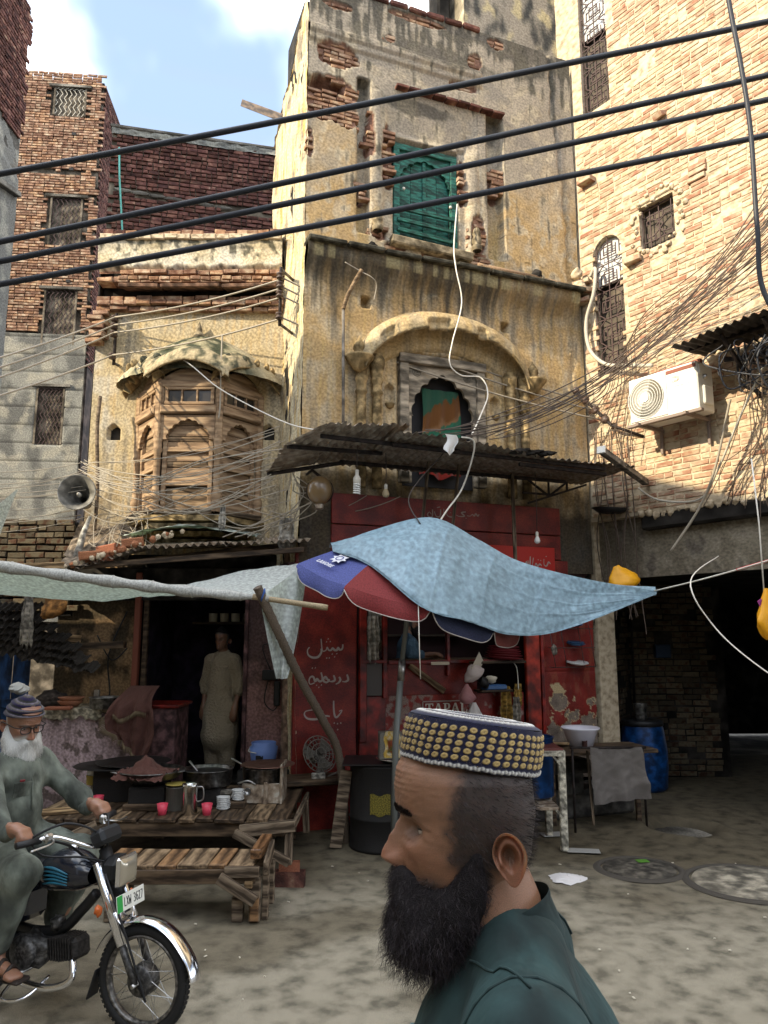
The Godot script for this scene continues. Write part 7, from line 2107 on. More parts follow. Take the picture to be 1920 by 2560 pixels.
# ---------------------------------------------------------------- bodies as smooth fields
class Field:
	var a := PackedVector3Array()
	var b := PackedVector3Array()
	var ra := PackedFloat32Array()
	var rb := PackedFloat32Array()
	var k := 0.03
	var noise: FastNoiseLite
	var amp := 0.0
	var nscale := Vector3.ONE
	func cap(p: Vector3,q: Vector3,r0: float,r1 := -1.0) -> void:
		a.append(p)
		b.append(q)
		ra.append(r0)
		rb.append(r0 if r1 < 0.0 else r1)
	func limb(pts: Array,rs: Array) -> void:
		for i in pts.size() - 1:
			cap(pts[i],pts[i + 1],rs[i],rs[i + 1])
	func one(i: int,p: Vector3) -> float:
		var d := b[i] - a[i]
		var t := clampf((p - a[i]).dot(d)/maxf(d.length_squared(),1e-9),0.0,1.0)
		return (p - a[i] - d*t).length() - lerpf(ra[i],rb[i],t)
	func dist(p: Vector3,near: PackedInt32Array) -> float:
		var m := 1e3
		for i in near:
			var v := one(i,p)
			var h := maxf(k - absf(m - v),0.0)/k
			m = minf(m,v) - h*h*k*0.25
		if amp != 0.0:
			m += amp*noise.get_noise_3dv(p*nscale)
		return m
	func all() -> PackedInt32Array:
		return PackedInt32Array(range(a.size()))
	# pull a point onto the surface
	func snap(p: Vector3,off := 0.0) -> Vector3:
		var n := all()
		for it in 5:
			var d := dist(p,n)
			var e := 0.002
			var g := Vector3(dist(p + Vector3(e,0,0),n) - d,dist(p + Vector3(0,e,0),n) - d,dist(p + Vector3(0,0,e),n) - d)
			p -= g.normalized()*(d - off)
		return p
	# surface nets; returns [vertices, indices]
	func nets(c: float) -> Array:
		var lo := Vector3.ONE*1e9
		var hi := -lo
		for i in a.size():
			var r := Vector3.ONE*(maxf(ra[i],rb[i]) + k*0.3 + amp + c*2.0)
			lo = lo.min(a[i] - r).min(b[i] - r)
			hi = hi.max(a[i] + r).max(b[i] + r)
		var nb := Vector3i(((hi - lo)/(c*6.0)).ceil())
		var n := nb*6 + Vector3i.ONE
		var val := PackedFloat32Array()
		val.resize(n.x*n.y*n.z)
		val.fill(1.0)
		var sy := n.x
		var sz := n.x*n.y
		var hot := []
		var diag := c*6.0*0.88 + c
		for bz in nb.z:
			for by in nb.y:
				for bx in nb.x:
					var o := Vector3i(bx,by,bz)*6
					var ctr := lo + (Vector3(o) + Vector3.ONE*3.0)*c
					var near := PackedInt32Array()
					var md := 1e3
					for i in a.size():
						var v := one(i,ctr)
						md = minf(md,v)
						if v < diag + k + amp:
							near.append(i)
					if near.is_empty():
						continue
					if md < -diag - k:
						for z in 7:
							for y in 7:
								var at0 := (o.z + z)*sz + (o.y + y)*sy + o.x
								for x in 7:
									val[at0 + x] = -1.0
						continue
					hot.append(o)
					for z in 7:
						for y in 7:
							var at0 := (o.z + z)*sz + (o.y + y)*sy + o.x
							for x in 7:
								if val[at0 + x] == 1.0:
									val[at0 + x] = dist(lo + Vector3(o.x + x,o.y + y,o.z + z)*c,near)
		var vs := PackedVector3Array()
		var ix := PackedInt32Array()
		var cell := {}
		var off := [0,1,sy,sy + 1,sz,sz + 1,sz + sy,sz + sy + 1]
		var ed := [[0,1],[2,3],[4,5],[6,7],[0,2],[1,3],[4,6],[5,7],[0,4],[1,5],[2,6],[3,7]]
		for o: Vector3i in hot:
			for z in 6:
				for y in 6:
					for x in 6:
						var id := (o.z + z)*sz + (o.y + y)*sy + o.x + x
						var s0 := val[id] < 0.0
						var mixed := false
						for q in range(1,8):
							if (val[id + off[q]] < 0.0) != s0:
								mixed = true
								break
						if not mixed:
							continue
						var sum := Vector3.ZERO
						var cnt := 0
						for e in ed:
							var v0 := val[id + off[e[0]]]
							var v1 := val[id + off[e[1]]]
							if (v0 < 0.0) != (v1 < 0.0):
								var t := v0/(v0 - v1)
								var p0 := Vector3(e[0] & 1,(e[0] >> 1) & 1,e[0] >> 2)
								var p1 := Vector3(e[1] & 1,(e[1] >> 1) & 1,e[1] >> 2)
								sum += p0.lerp(p1,t)
								cnt += 1
						cell[id] = vs.size()
						vs.append(lo + (Vector3(o.x + x,o.y + y,o.z + z) + sum/cnt)*c)
		for id: int in cell:
			var s0 := val[id] < 0.0
			for ax in 3:
				var st: int = [1,sy,sz][ax]
				if (val[id + st] < 0.0) == s0:
					continue
				var u: int = [sy,sz,1][ax]
				var w: int = [sz,1,sy][ax]
				if not (cell.has(id - u) and cell.has(id - w) and cell.has(id - u - w)):
					continue
				var q0: int = cell[id - u - w]
				var q1: int = cell[id - w]
				var q2: int = cell[id]
				var q3: int = cell[id - u]
				if s0:
					ix.append_array(PackedInt32Array([q0,q2,q1,q0,q3,q2]))
				else:
					ix.append_array(PackedInt32Array([q0,q1,q2,q0,q2,q3]))
		return [vs,ix]
func field_mesh(f: Field,c: float,color: Variant = null) -> ArrayMesh:
	var r := f.nets(c)
	var cs := PackedColorArray()
	if color != null:
		for p in r[0]:
			cs.append(color.call(p))
	return arrays(r[0],r[1],cs)
func tab(t: Array,y: float) -> float:
	for i in t.size() - 1:
		if y <= t[i + 1][0]:
			var k := clampf((y - t[i][0])/(t[i + 1][0] - t[i][0]),0.0,1.0)
			return lerpf(t[i][1],t[i + 1][1],k*k*(3.0 - 2.0*k)*0.6 + k*0.4)
	return t[t.size() - 1][1]
func gs(x: float,c: float,s: float) -> float:
	return exp(-pow((x - c)/s,2.0))
const FACE := [[-0.122,0.045],[-0.115,0.078],[-0.104,0.090],[-0.092,0.088],[-0.084,0.0905],[-0.077,0.0925],[-0.066,0.096],[-0.056,0.093],[-0.03,0.090],[0.0,0.0885],[0.009,0.0895],[0.022,0.0965],[0.034,0.0985],[0.05,0.0995],[0.07,0.097],[0.09,0.088],[0.105,0.072],[0.117,0.045],[0.124,0.0]]
const NOSE := [[-0.062,0.0],[-0.056,0.004],[-0.051,0.020],[-0.045,0.0265],[-0.037,0.0255],[-0.022,0.0185],[-0.004,0.0095],[0.009,0.002],[0.02,0.0]]
const WIDE := [[-0.122,0.02],[-0.112,0.040],[-0.09,0.052],[-0.06,0.061],[-0.03,0.068],[0.0,0.0725],[0.03,0.0755],[0.06,0.075],[0.09,0.064],[0.11,0.043],[0.124,0.0]]
const REAR := [[-0.122,-0.01],[-0.10,-0.035],[-0.07,-0.062],[-0.03,-0.083],[0.02,-0.0895],[0.06,-0.086],[0.09,-0.071],[0.11,-0.05],[0.124,-0.005]]
# forward +x, up +y; the colour is chosen by place
func head_mesh(skin: Color,hair: Color,hairline: Callable,age := 0.0) -> Array:
	var nu := 200
	var nv := 220
	var pos := func(u: float,v: float) -> Vector3:
		var y := lerpf(-0.122,0.124,0.5 - 0.5*cos(PI*(0.04 + 0.96*v)) if v < 0.04 else v)
		# angle: finer towards the face
		var a := (u - 0.5)*TAU
		a = a - 0.42*sin(a)
		var f := tab(FACE,y)
		var bk := tab(REAR,y)
		var w := tab(WIDE,y)
		var ca := cos(a)
		var sa := sin(a)
		var e := 1.0 if ca > 0.0 else 0.88
		var cx := 0.0
		var x := cx + (f - cx if ca > 0.0 else cx - bk)*signf(ca)*pow(absf(ca),e)
		var z := w*signf(sa)*pow(absf(sa),e)
		var az := absf(z)
		if ca > 0.0:
			var sn := lerpf(0.0075,0.0115,smoothstep(0.0,-0.045,y))
			x += tab(NOSE,y)*exp(-pow(az/sn,2.4))
			x += 0.0105*gs(az,0.0135,0.0062)*gs(y,-0.046,0.0095)
			x -= 0.003*gs(az,0.0075,0.004)*gs(y,-0.054,0.005)
			x -= 0.0165*gs(az,0.034,0.0165)*gs(y,-0.001,0.0125)
			x -= 0.006*gs(az,0.016,0.008)*gs(y,0.003,0.012)
			x += 0.0060*gs(az,0.031,0.02)*gs(y,0.020,0.0075)
			x += 0.0055*gs(az,0.047,0.015)*gs(y,-0.025,0.012)
			x -= 0.0050*gs(az,0.038,0.013)*gs(y,-0.058,0.018)
			x += 0.0010*sin(y*420.0 + az*300.0)*gs(az,0.056,0.007)*gs(y,0.0,0.012)
			x += 0.0007*N1.get_noise_2d(az*90.0,y*90.0)
			x -= (0.0022 + 0.002*age)*gs(az - 0.022 - 0.25*(-0.045 - y),0.0,0.004)*smoothstep(-0.04,-0.05,y)*smoothstep(-0.085,-0.07,y)
			# lips
			x += 0.0035*gs(y,-0.0735,0.0045)*gs(az,0.0,0.018) + 0.004*gs(y,-0.0835,0.0045)*gs(az,0.0,0.016) - 0.004*gs(y,-0.0785,0.0018)*gs(az,0.0,0.02)
			# crease under the eye, brow wrinkles
			x -= 0.0018*gs(y,-0.017,0.003)*gs(az,0.032,0.014)
			x += 0.0012*sin(y*900.0)*smoothstep(0.038,0.05,y)*gs(az,0.0,0.05)*(0.35 + age)
		z *= 1.0 - 0.05*gs(y,0.02,0.02)*smoothstep(0.02,0.06,x)
		return V(x,y,z)
	var m := surf(nu,nv,pos,func(u: float,v: float):
		var p: Vector3 = pos.call(u,v)
		var az := absf(p.z)
		var c := skin*(0.92 + 0.16*N1.get_noise_3d(p.x*30.0,p.y*30.0,p.z*30.0))
		c = c.lerp(Color(skin.r*1.05,skin.g*0.72,skin.b*0.66),0.5*gs(az,0.0,0.02)*gs(p.y,-0.043,0.015) + 0.35*gs(az,0.04,0.02)*gs(p.y,-0.03,0.02))
		c = c.lerp(Color(0.20,0.075,0.06),0.75*gs(az,0.0,0.017)*(gs(p.y,-0.0735,0.004) + gs(p.y,-0.083,0.0042))*smoothstep(0.08,0.09,p.x))
		c = c.lerp(skin*0.4,0.7*gs(az,0.030,0.016)*gs(p.y,-0.004,0.011))
		c = c.lerp(hair,0.55*gs(az,0.031,0.015)*gs(p.y,0.0165,0.005)*smoothstep(0.05,0.06,p.x))
		var h: float = hairline.call(p)
		c = c.lerp(hair,clampf(h,0.0,1.0))
		c.a = 1.0
		return c,true)
	return [m,pos]
# an ear with helix, bowl and lobe; x forward, y up, the outside at +z
func ear_mesh(skin: Color,side := 1.0) -> ArrayMesh:
	return surf(64,30,func(u: float,v: float):
		var a: float = u*TAU*side
		var up: float = sin(a)
		var wid: float = 0.0205*lerpf(0.66,1.06,smoothstep(-1.0,0.35,up))
		var q := minf(v/0.72,1.0)
		var x: float = cos(a)*wid*q
		var y: float = up*0.0325*q
		var z: float = -0.012 + 0.013*smoothstep(0.28,0.58,q) - 0.0065*gs(q,0.79,0.09)*smoothstep(-0.5,0.1,up) + 0.006*smoothstep(0.86,0.96,q)
		z += 0.007*smoothstep(0.5,-0.2,q)*0.0
		# tragus and the gap at the front, lobe
		z += 0.008*gs(x,0.0135,0.004)*gs(y,-0.004,0.007)
		z = lerpf(z,0.002,smoothstep(-0.45,-0.85,up)*q)
		if v > 0.72:
			var w: float = (v - 0.72)/0.28
			var r: float = 1.0 + 0.05*sin(w*PI) - 0.35*w
			x = cos(a)*wid*r
			y = up*0.0325*r
			z = lerpf(z,-0.022,w*w) if w > 0.0 else z
		z -= x*0.38
		return V(x,y,z*side),func(u: float,v: float):
		var q := minf(v/0.72,1.0)
		var c := skin.lerp(Color(skin.r*0.9,skin.g*0.62,skin.b*0.55),0.45)
		c = c.lerp(skin*0.35,0.8*smoothstep(0.45,0.1,q))
		c.a = 1.0
		return c,true)
# hairs as slim ribbons rooted where told: roots is a list of [point, direction, length, width, curl]
func hairs(roots: Array,seed_: int,cols: Array) -> ArrayMesh:
	var r := RandomNumberGenerator.new()
	r.seed = seed_
	var vs := PackedVector3Array()
	var ix := PackedInt32Array()
	var cs := PackedColorArray()
	for h in roots:
		var p: Vector3 = h[0]
		var d: Vector3 = h[1]
		var side := d.cross(V(r.randf_range(-1,1),r.randf_range(-1,1),r.randf_range(-1,1))).normalized()
		var c: Color = cols[r.randi() % cols.size()]
		var ph := r.randf()*TAU
		var n := 4
		var bend := d.cross(side)
		for k in n + 1:
			var t := k/float(n)
			var q: Vector3 = p + d*h[2]*t + (side*sin(ph + t*5.0) + bend*cos(ph + t*4.0))*h[4]*t + V(0,-0.12,0)*h[2]*t*t
			var w: Vector3 = side*h[3]*(1.0 - 0.75*t)
			vs.append(q - w)
			vs.append(q + w)
			cs.append(c)
			cs.append(c)
			if k < n:
				var i := vs.size() - 2
				ix.append_array(PackedInt32Array([i,i + 1,i + 2,i + 1,i + 3,i + 2]))
	return arrays(vs,ix,cs)
# hand with five fingers closed round a bar along local z, wrist behind; mirrored by s
func hand_field(f: Field,x: Transform3D,s: float,curl: float) -> void:
	# x forward along the knuckles, y up (back of the hand), z across towards the little finger * s
	var w: Vector3 = x*V(-0.095,-0.004,0)
	f.cap(w,x*V(-0.05,0.0,0),0.024,0.026)
	for i in 4:
		var z := (i - 1.5)*0.0195*s
		f.cap(x*V(-0.06,0,z*0.6),x*V(0.0,0.004,z),0.018,0.0125)
		var L: float = [0.040,0.045,0.042,0.032][i]
		var p: Vector3 = V(0.0,0.004,z)
		var a := 0.0
		for j in 3:
			a -= [0.65,1.2,0.9][j]*curl
			var q: Vector3 = p + V(cos(a),sin(a),0)*L*[1.0,0.68,0.52][j]
			f.cap(x*p,x*q,[0.0105,0.0098,0.009][j],[0.0098,0.009,0.008][j])
			p = q
	var tz := -0.032*s
	f.cap(x*V(-0.06,-0.006,tz*0.5),x*V(-0.03,-0.02,tz),0.017,0.0125)
	f.cap(x*V(-0.03,-0.02,tz),x*V(0.004,-0.034,tz*0.95),0.0125,0.0105)
	f.cap(x*V(0.004,-0.034,tz*0.95),x*V(0.024,-0.046,tz*0.6),0.0105,0.009)
# ---------------------------------------------------------------- the man in front
func bearded_man() -> void:
	var HX := Transform3D(Basis(V(-0.992,0,-0.125),V(0,1,0),V(0.125,0,-0.992)),V(0.113,1.501,-1.055))
	var t := thing("person","bearded man in patterned knit cap and dark green shirt, walking past in profile","person",HX)
	var skin := Color(0.33,0.165,0.095)
	var hair := Color(0.022,0.017,0.017)
	var hl := func(p: Vector3) -> float:
		# hair on the sides and back, down to the sideburn; stubble on the jaw
		var n := 0.25*N1.get_noise_3d(p.x*60.0,p.y*60.0,p.z*60.0)
		var edge := 0.030 - 0.9*maxf(0.0,p.y - 0.03)*0.4
		var side := smoothstep(edge + 0.008,edge - 0.02,p.x + 0.012*n*4.0)*smoothstep(-0.052,-0.03,p.y + 0.006*n*4.0 - 0.35*minf(0.0,p.x + 0.05))
		var burn := smoothstep(0.012,0.0,absf(p.x + 0.008) - 0.016)*smoothstep(0.03,0.0,p.y)*smoothstep(-0.14,-0.10,p.y)
		var jaw := smoothstep(-0.048,-0.075,p.y - 0.50*(p.x - 0.03)*smoothstep(0.09,0.02,p.x) - 0.02*smoothstep(0.03,-0.02,p.x))*smoothstep(-0.045,-0.025,p.x)
		var mus := smoothstep(-0.055,-0.062,p.y)*smoothstep(0.07,0.08,p.x)*(1.0 - gs(p.y,-0.079,0.006)*0.6)
		return 0.9*maxf(maxf(side,burn),maxf(jaw,mus*0.9)) + n*0.3*maxf(side,jaw)
	var hm := head_mesh(skin,hair,hl)
	# torso, arms and legs under the clothes
	var f := Field.new()
	f.k = 0.03
	f.limb([V(-0.018,-0.05,0),V(-0.035,-0.11,0),V(-0.045,-0.17,0)],[0.056,0.054,0.05])
	f.limb([V(-0.045,-0.22,0),V(-0.055,-0.45,0),V(-0.055,-0.62,0)],[0.07,0.11,0.11])
	for s in [-1,1]:
		f.limb([V(-0.065,-0.205,0.13*s),V(-0.09,-0.48,0.215*s),V(0.02,-0.70,0.22*s)],[0.05,0.042,0.03])
		f.limb([V(-0.06,-0.66,0.09*s),V(-0.03 + 0.06*s,-1.05,0.09*s),V(-0.09 + 0.10*s,-1.43,0.09*s),V(0.06 + 0.10*s,-1.475,0.10*s)],[0.08,0.055,0.04,0.03])
		hand_field(f,Transform3D(Basis(V(0.35,-0.93,0),V(0.93,0.35,0)*1.0,V(0,0,1)),V(0.06,-0.79,0.22*s)),s,0.35)
	var body := field_mesh(f,0.0125,func(_p): return skin)
	var all := joined([[hm[0],Transform3D()],[body,Transform3D()],[ear_mesh(skin,-1.0),at(V(-0.052,-0.022,-0.078),0,0,-8)],[ear_mesh(skin,1.0),at(V(-0.052,-0.022,0.078),0,0,-8)]])
	put("body",all,M.skin,t)
	eyes(t,0.0535,0.032,-0.002,Color(0.03,0.015,0.008))
	# eyebrows, sideburn and cropped hair
	var r := RandomNumberGenerator.new()
	r.seed = 4
	var roots := []
	var pos: Callable = hm[1]
	for k in 12000:
		var p: Vector3 = pos.call(r.randf(),r.randf_range(0.12,0.85)) if k < 9000 else pos.call(0.5 + r.randf_range(-0.18,0.18),r.randf_range(0.54,0.61))
		var n := V(p.x*0.9,0.1,p.z*1.4).normalized()
		var brow := gs(absf(p.z),0.030,0.016)*gs(p.y - 0.1*(0.04 - absf(absf(p.z) - 0.03)),0.0165,0.0055)
		if p.x > 0.05 and brow > 0.3:
			roots.append([p,(n + V(-0.6,0.25,signf(p.z)*0.8)).normalized(),0.011,0.0005,0.001])
		elif p.x < 0.03 and hl.call(p) > 0.45 and p.y > -0.06:
			roots.append([p,(n + V(-0.5,-0.9,0)).normalized(),r.randf_range(0.005,0.011),0.0003,0.0012])
		elif hl.call(p) > 0.5:
			roots.append([p,(n + V(-0.05,-0.8,0)).normalized(),r.randf_range(0.008,0.02),0.0003,0.003])
	put("hair",hairs(roots,5,[hair,hair*1.3,Color(0.06,0.05,0.05),Color(0.015,0.012,0.012)]),M.hairs,t)
	# beard: a lumpy mass with loose curls over it
	var bf := Field.new()
	bf.k = 0.03
	bf.noise = N1
	bf.amp = 0.006
	bf.nscale = V(28,22,28)
	bf.limb([V(0.064,-0.104,0),V(0.068,-0.132,0),V(0.055,-0.158,0)],[0.034,0.036,0.018])
	for s in [-1,1]:
		bf.limb([V(0.060,-0.096,0.024*s),V(0.052,-0.132,0.026*s),V(0.035,-0.160,0.018*s)],[0.031,0.036,0.016])
		bf.limb([V(-0.012,-0.026,0.066*s),V(-0.004,-0.060,0.058*s),V(0.014,-0.092,0.046*s),V(0.035,-0.120,0.034*s),V(0.02,-0.145,0.02*s)],[0.007,0.014,0.024,0.032,0.02])
		bf.limb([V(0.088,-0.063,0.006*s),V(0.080,-0.069,0.021*s),V(0.066,-0.090,0.032*s)],[0.0065,0.007,0.011])
	put("beard",field_mesh(bf,0.0045),M.beard,t)
	var nets := bf.nets(0.008)
	roots = []
	var vs: PackedVector3Array = nets[0]
	for k in 11000:
		var p: Vector3 = vs[r.randi() % vs.size()] + V(r.randf_range(-1,1),r.randf_range(-1,1),r.randf_range(-1,1))*0.004
		var out := V(p.x - 0.03,-0.02,p.z*1.2).normalized()
		var low := smoothstep(-0.09,-0.17,p.y)
		roots.append([p,(out*0.55 + V(0.05,-0.9,0) + V(r.randf_range(-1,1),r.randf_range(-0.5,0.5),r.randf_range(-1,1))*0.5).normalized(),r.randf_range(0.006,0.013 + 0.016*low),0.00032,0.004 + 0.003*low])
	put("beard_hair",hairs(roots,8,[hair,hair*1.6,Color(0.045,0.038,0.04),Color(0.012,0.01,0.012)]),M.hairs,t)
	knit_cap(t)
	# shirt
	var c := Field.new()
	c.k = 0.05
	c.noise = N3
	c.amp = 0.010
	c.nscale = V(3.6,2.2,3.6)
	c.limb([V(-0.052,-0.150,0),V(-0.055,-0.25,0),V(-0.055,-0.45,0),V(-0.05,-0.7,0),V(-0.05,-1.02,0)],[0.062,0.115,0.14,0.155,0.19])
	for s in [-1,1]:
		c.cap(V(-0.055,-0.31,0.03*s),V(-0.058,-0.31,0.10*s),0.125,0.115)
		c.cap(V(-0.062,-0.145,0.04*s),V(-0.07,-0.195,0.145*s),0.047,0.058)
		c.limb([V(-0.07,-0.205,0.165*s),V(-0.085,-0.34,0.20*s),V(-0.10,-0.49,0.225*s),V(0.03,-0.72,0.222*s)],[0.066,0.064,0.062,0.052])
		c.limb([V(-0.06,-0.95,0.08*s),V(-0.03 + 0.06*s,-1.1,0.09*s),V(-0.09 + 0.10*s,-1.42,0.09*s)],[0.13,0.10,0.08])
	put("shirt",field_mesh(c,0.0105),M.shirt,t)
	# band collar, shoulder seams, pocket edge and button
	put("collar",surf(60,10,func(u: float,v: float):
		var a: float = u*TAU
		var rad := lerpf(0.074,0.061,v) + (0.002 if v > 0.85 else 0.0)
		return V(-0.047 + 0.008*v + cos(a)*rad*1.02,-0.150 + v*0.050 - cos(a)*0.024,sin(a)*rad)),M.shirt,t)
	for s in [-1,1]:
		var pts := []
		for k in 15:
			var a := lerpf(-0.9,2.6,k/14.0)
			pts.append(c.snap(V(-0.072 + 0.09*cos(a),-0.23 + 0.09*sin(a),0.148*s),0.0008))
		put("seam",tube_mesh(pts,0.0022,6),M.shirt,t)
		pts = []
		for k in 12:
			var q := k/11.0
			pts.append(c.snap(V(-0.03 - 0.04*q,-0.15 - 0.02*q,(0.06 + 0.1*q)*s),0.0008))
		put("seam",tube_mesh(pts,0.0018,6),M.shirt,t)
		pts = []
		for k in 12:
			var q := k/11.0
			pts.append(c.snap(V(0.06 - 0.05*q,-0.285 - 0.02*q,(0.05 + 0.09*q)*s),0.0008))
		put("seam",tube_mesh(pts,0.0022,6),M.shirt,t)
	for k in 3:
		var g := G.new(1)
		var p := c.snap(V(0.12,-0.245 - k*0.09,-0.004))
		g.lathe(Transform3D(Basis(V(0,0,-1),V(1,0,0),V(0,-1,0)),p),[Vector2(0,0.004),Vector2(0.004,0.0045),Vector2(0.006,0.003),Vector2(0.006,-0.002)],12)
		put("button",g.mesh(),M.button,t)
func eyes(t: Node3D,x: float,z: float,y: float,iris: Color) -> void:
	for s in [-1,1]:
		var e := surf(24,18,func(u: float,v: float):
			var a: float = u*TAU
			var b: float = v*PI
			return V(cos(b),sin(b)*cos(a),sin(b)*sin(a))*0.0118,func(_u: float,v: float):
			var b: float = v*PI
			return Color(0.006,0.004,0.004) if b < 0.2 else iris if b < 0.5 else Color(0.42,0.36,0.32),true)
		put("eye",e,M.eye,t,Transform3D(Basis(),V(x,y,z*s)))
		var lid := surf(20,10,func(u: float,v: float):
			var a: float = PI*(u - 0.5)
			var b: float = lerpf(0.10,1.3,v)
			return V(cos(a)*cos(b),sin(b),sin(a)*cos(b))*0.0128,func(_u: float,v: float): return Color(0.20,0.10,0.065) if v > 0.15 else Color(0.03,0.02,0.018))
		put("eyelid",lid,M.skin,t,Transform3D(Basis(),V(x,y,z*s)))
		var low := surf(20,8,func(u: float,v: float):
			var a: float = PI*(u - 0.5)
			var b: float = lerpf(-0.32,-1.3,v)
			return V(cos(a)*cos(b),sin(b),sin(a)*cos(b))*0.0127,func(_u: float,_v: float): return Color(0.22,0.11,0.07))
		put("eyelid",low,M.skin,t,Transform3D(Basis(),V(x,y,z*s)))
func knit_cap(t: Node3D) -> void:
	var navy := Color(0.011,0.012,0.034)
	var tan := Color(0.46,0.33,0.13)
	var white := Color(0.60,0.58,0.53)
	var cols := 44.0
	var rows := 5.0
	# pattern: x round the cap in stitches, h over the band 0..1
	var spot := func(u: float,h: float) -> float:
		var r := (h - 0.16)/0.76*rows
		if r < 0.0 or r >= rows:
			return 0.0
		var cx := fposmod(u*cols + 0.12*r,1.0) - 0.5
		var cy := fposmod(r,1.0) - 0.5
		return smoothstep(0.43,0.32,sqrt(cx*cx*1.15 + cy*cy*0.9) + 0.10*cy)
	var hollow := func(u: float,h: float) -> float:
		var r := (h - 0.16)/0.76*rows
		var cx := fposmod(u*cols + 0.12*r,1.0) - 0.5
		var cy := fposmod(r,1.0) - 0.5
		return 0.6*smoothstep(0.13,0.03,sqrt(cx*cx + pow(cy + 0.05,2.0)*0.7))
	var chain := func(u: float,c: float,h: float) -> float:
		return smoothstep(0.055,0.02,absf(h - c - 0.012*sin(u*TAU*cols*1.3)))*(0.7 + 0.3*sin(u*TAU*cols*2.6))
	var side := surf(620,64,func(u: float,v: float):
		var a: float = u*TAU
		var knit: float = 0.0005*sin(u*TAU*190.0)*sin(v*130.0) + 0.0022*spot.call(u,v) - 0.0016*spot.call(u,v)*hollow.call(u,v) + 0.0022*chain.call(u,0.055,v)
		var rad: float = 1.0 + knit/0.09 - 0.03*pow(v,3.0) + 0.012*sin(v*PI)
		var x: float = cos(a)
		return V(x*0.0935*rad + 0.003 - 0.004*v,0.073 + 0.0045*x + v*0.058 - 0.0*a + 0.002*N1.get_noise_2d(cos(a)*1.5,sin(a)*1.5),sin(a)*0.081*rad),func(u: float,v: float):
		var c := navy*(0.7 + 0.6*absf(sin(u*TAU*95.0)*sin(v*65.0)))
		var f: float = N1.get_noise_2d(u*160.0,v*14.0)
		c = c.lerp(tan*(0.85 + 0.3*f),spot.call(u,v))
		c = c.lerp(navy,0.75*spot.call(u,v)*hollow.call(u,v))
		c = c.lerp(white*(0.9 + 0.3*f),chain.call(u,0.055,v))
		c.a = 1.0
		return c,true)
	put("cap_band",side,M.knit,t,at(V(0.0,0.002,0.0),0,4.0,4.5))
	put("cap_top",surf(300,40,func(u: float,v: float):
		var a: float = u*TAU
		var rad: float = 1.0 - v
		var e: float = 0.0022*chain.call(u,0.14,v) + 0.0018*chain.call(u,0.40,v)
		return V(cos(a)*0.0897*rad - 0.001,0.1315 + 0.0045*cos(a)*rad + 0.008*sqrt(maxf(0.0,1.0 - rad*rad)) + e,sin(a)*0.0779*rad),func(u: float,v: float):
		var c := navy*(0.7 + 0.6*absf(sin(u*300.0)*sin(v*70.0)))
		c = c.lerp(white,maxf(chain.call(u,0.14,v),chain.call(u,0.40,v)))
		c = c.lerp(tan,0.8*gs(v,0.27,0.03)*(0.5 + 0.5*sin(u*TAU*46.0)))
		c.a = 1.0
		return c,true),M.knit,t,at(V(0.0,0.002,0.0),0,4.0,4.5))
	# fuzz of the wool
	var r := RandomNumberGenerator.new()
	r.seed = 17
	var roots := []
	for k in 2600:
		var a := r.randf()*TAU
		var h := r.randf()
		var x := cos(a)
		var p: Vector3 = at(V(0,0.002,0),0,4.0,4.5)*V(x*0.094*(1.0 - 0.03*h*h*h) + 0.003,0.073 + 0.0045*x + h*0.058,sin(a)*0.0815)
		roots.append([p,V(x,r.randf_range(-1,1),sin(a)*1.1 + r.randf_range(-0.5,0.5)).normalized(),r.randf_range(0.001,0.003),0.0002,0.001])
	put("cap_fuzz",hairs(roots,3,[navy*1.6,navy*2.5,tan*0.6]),M.hairs,t)
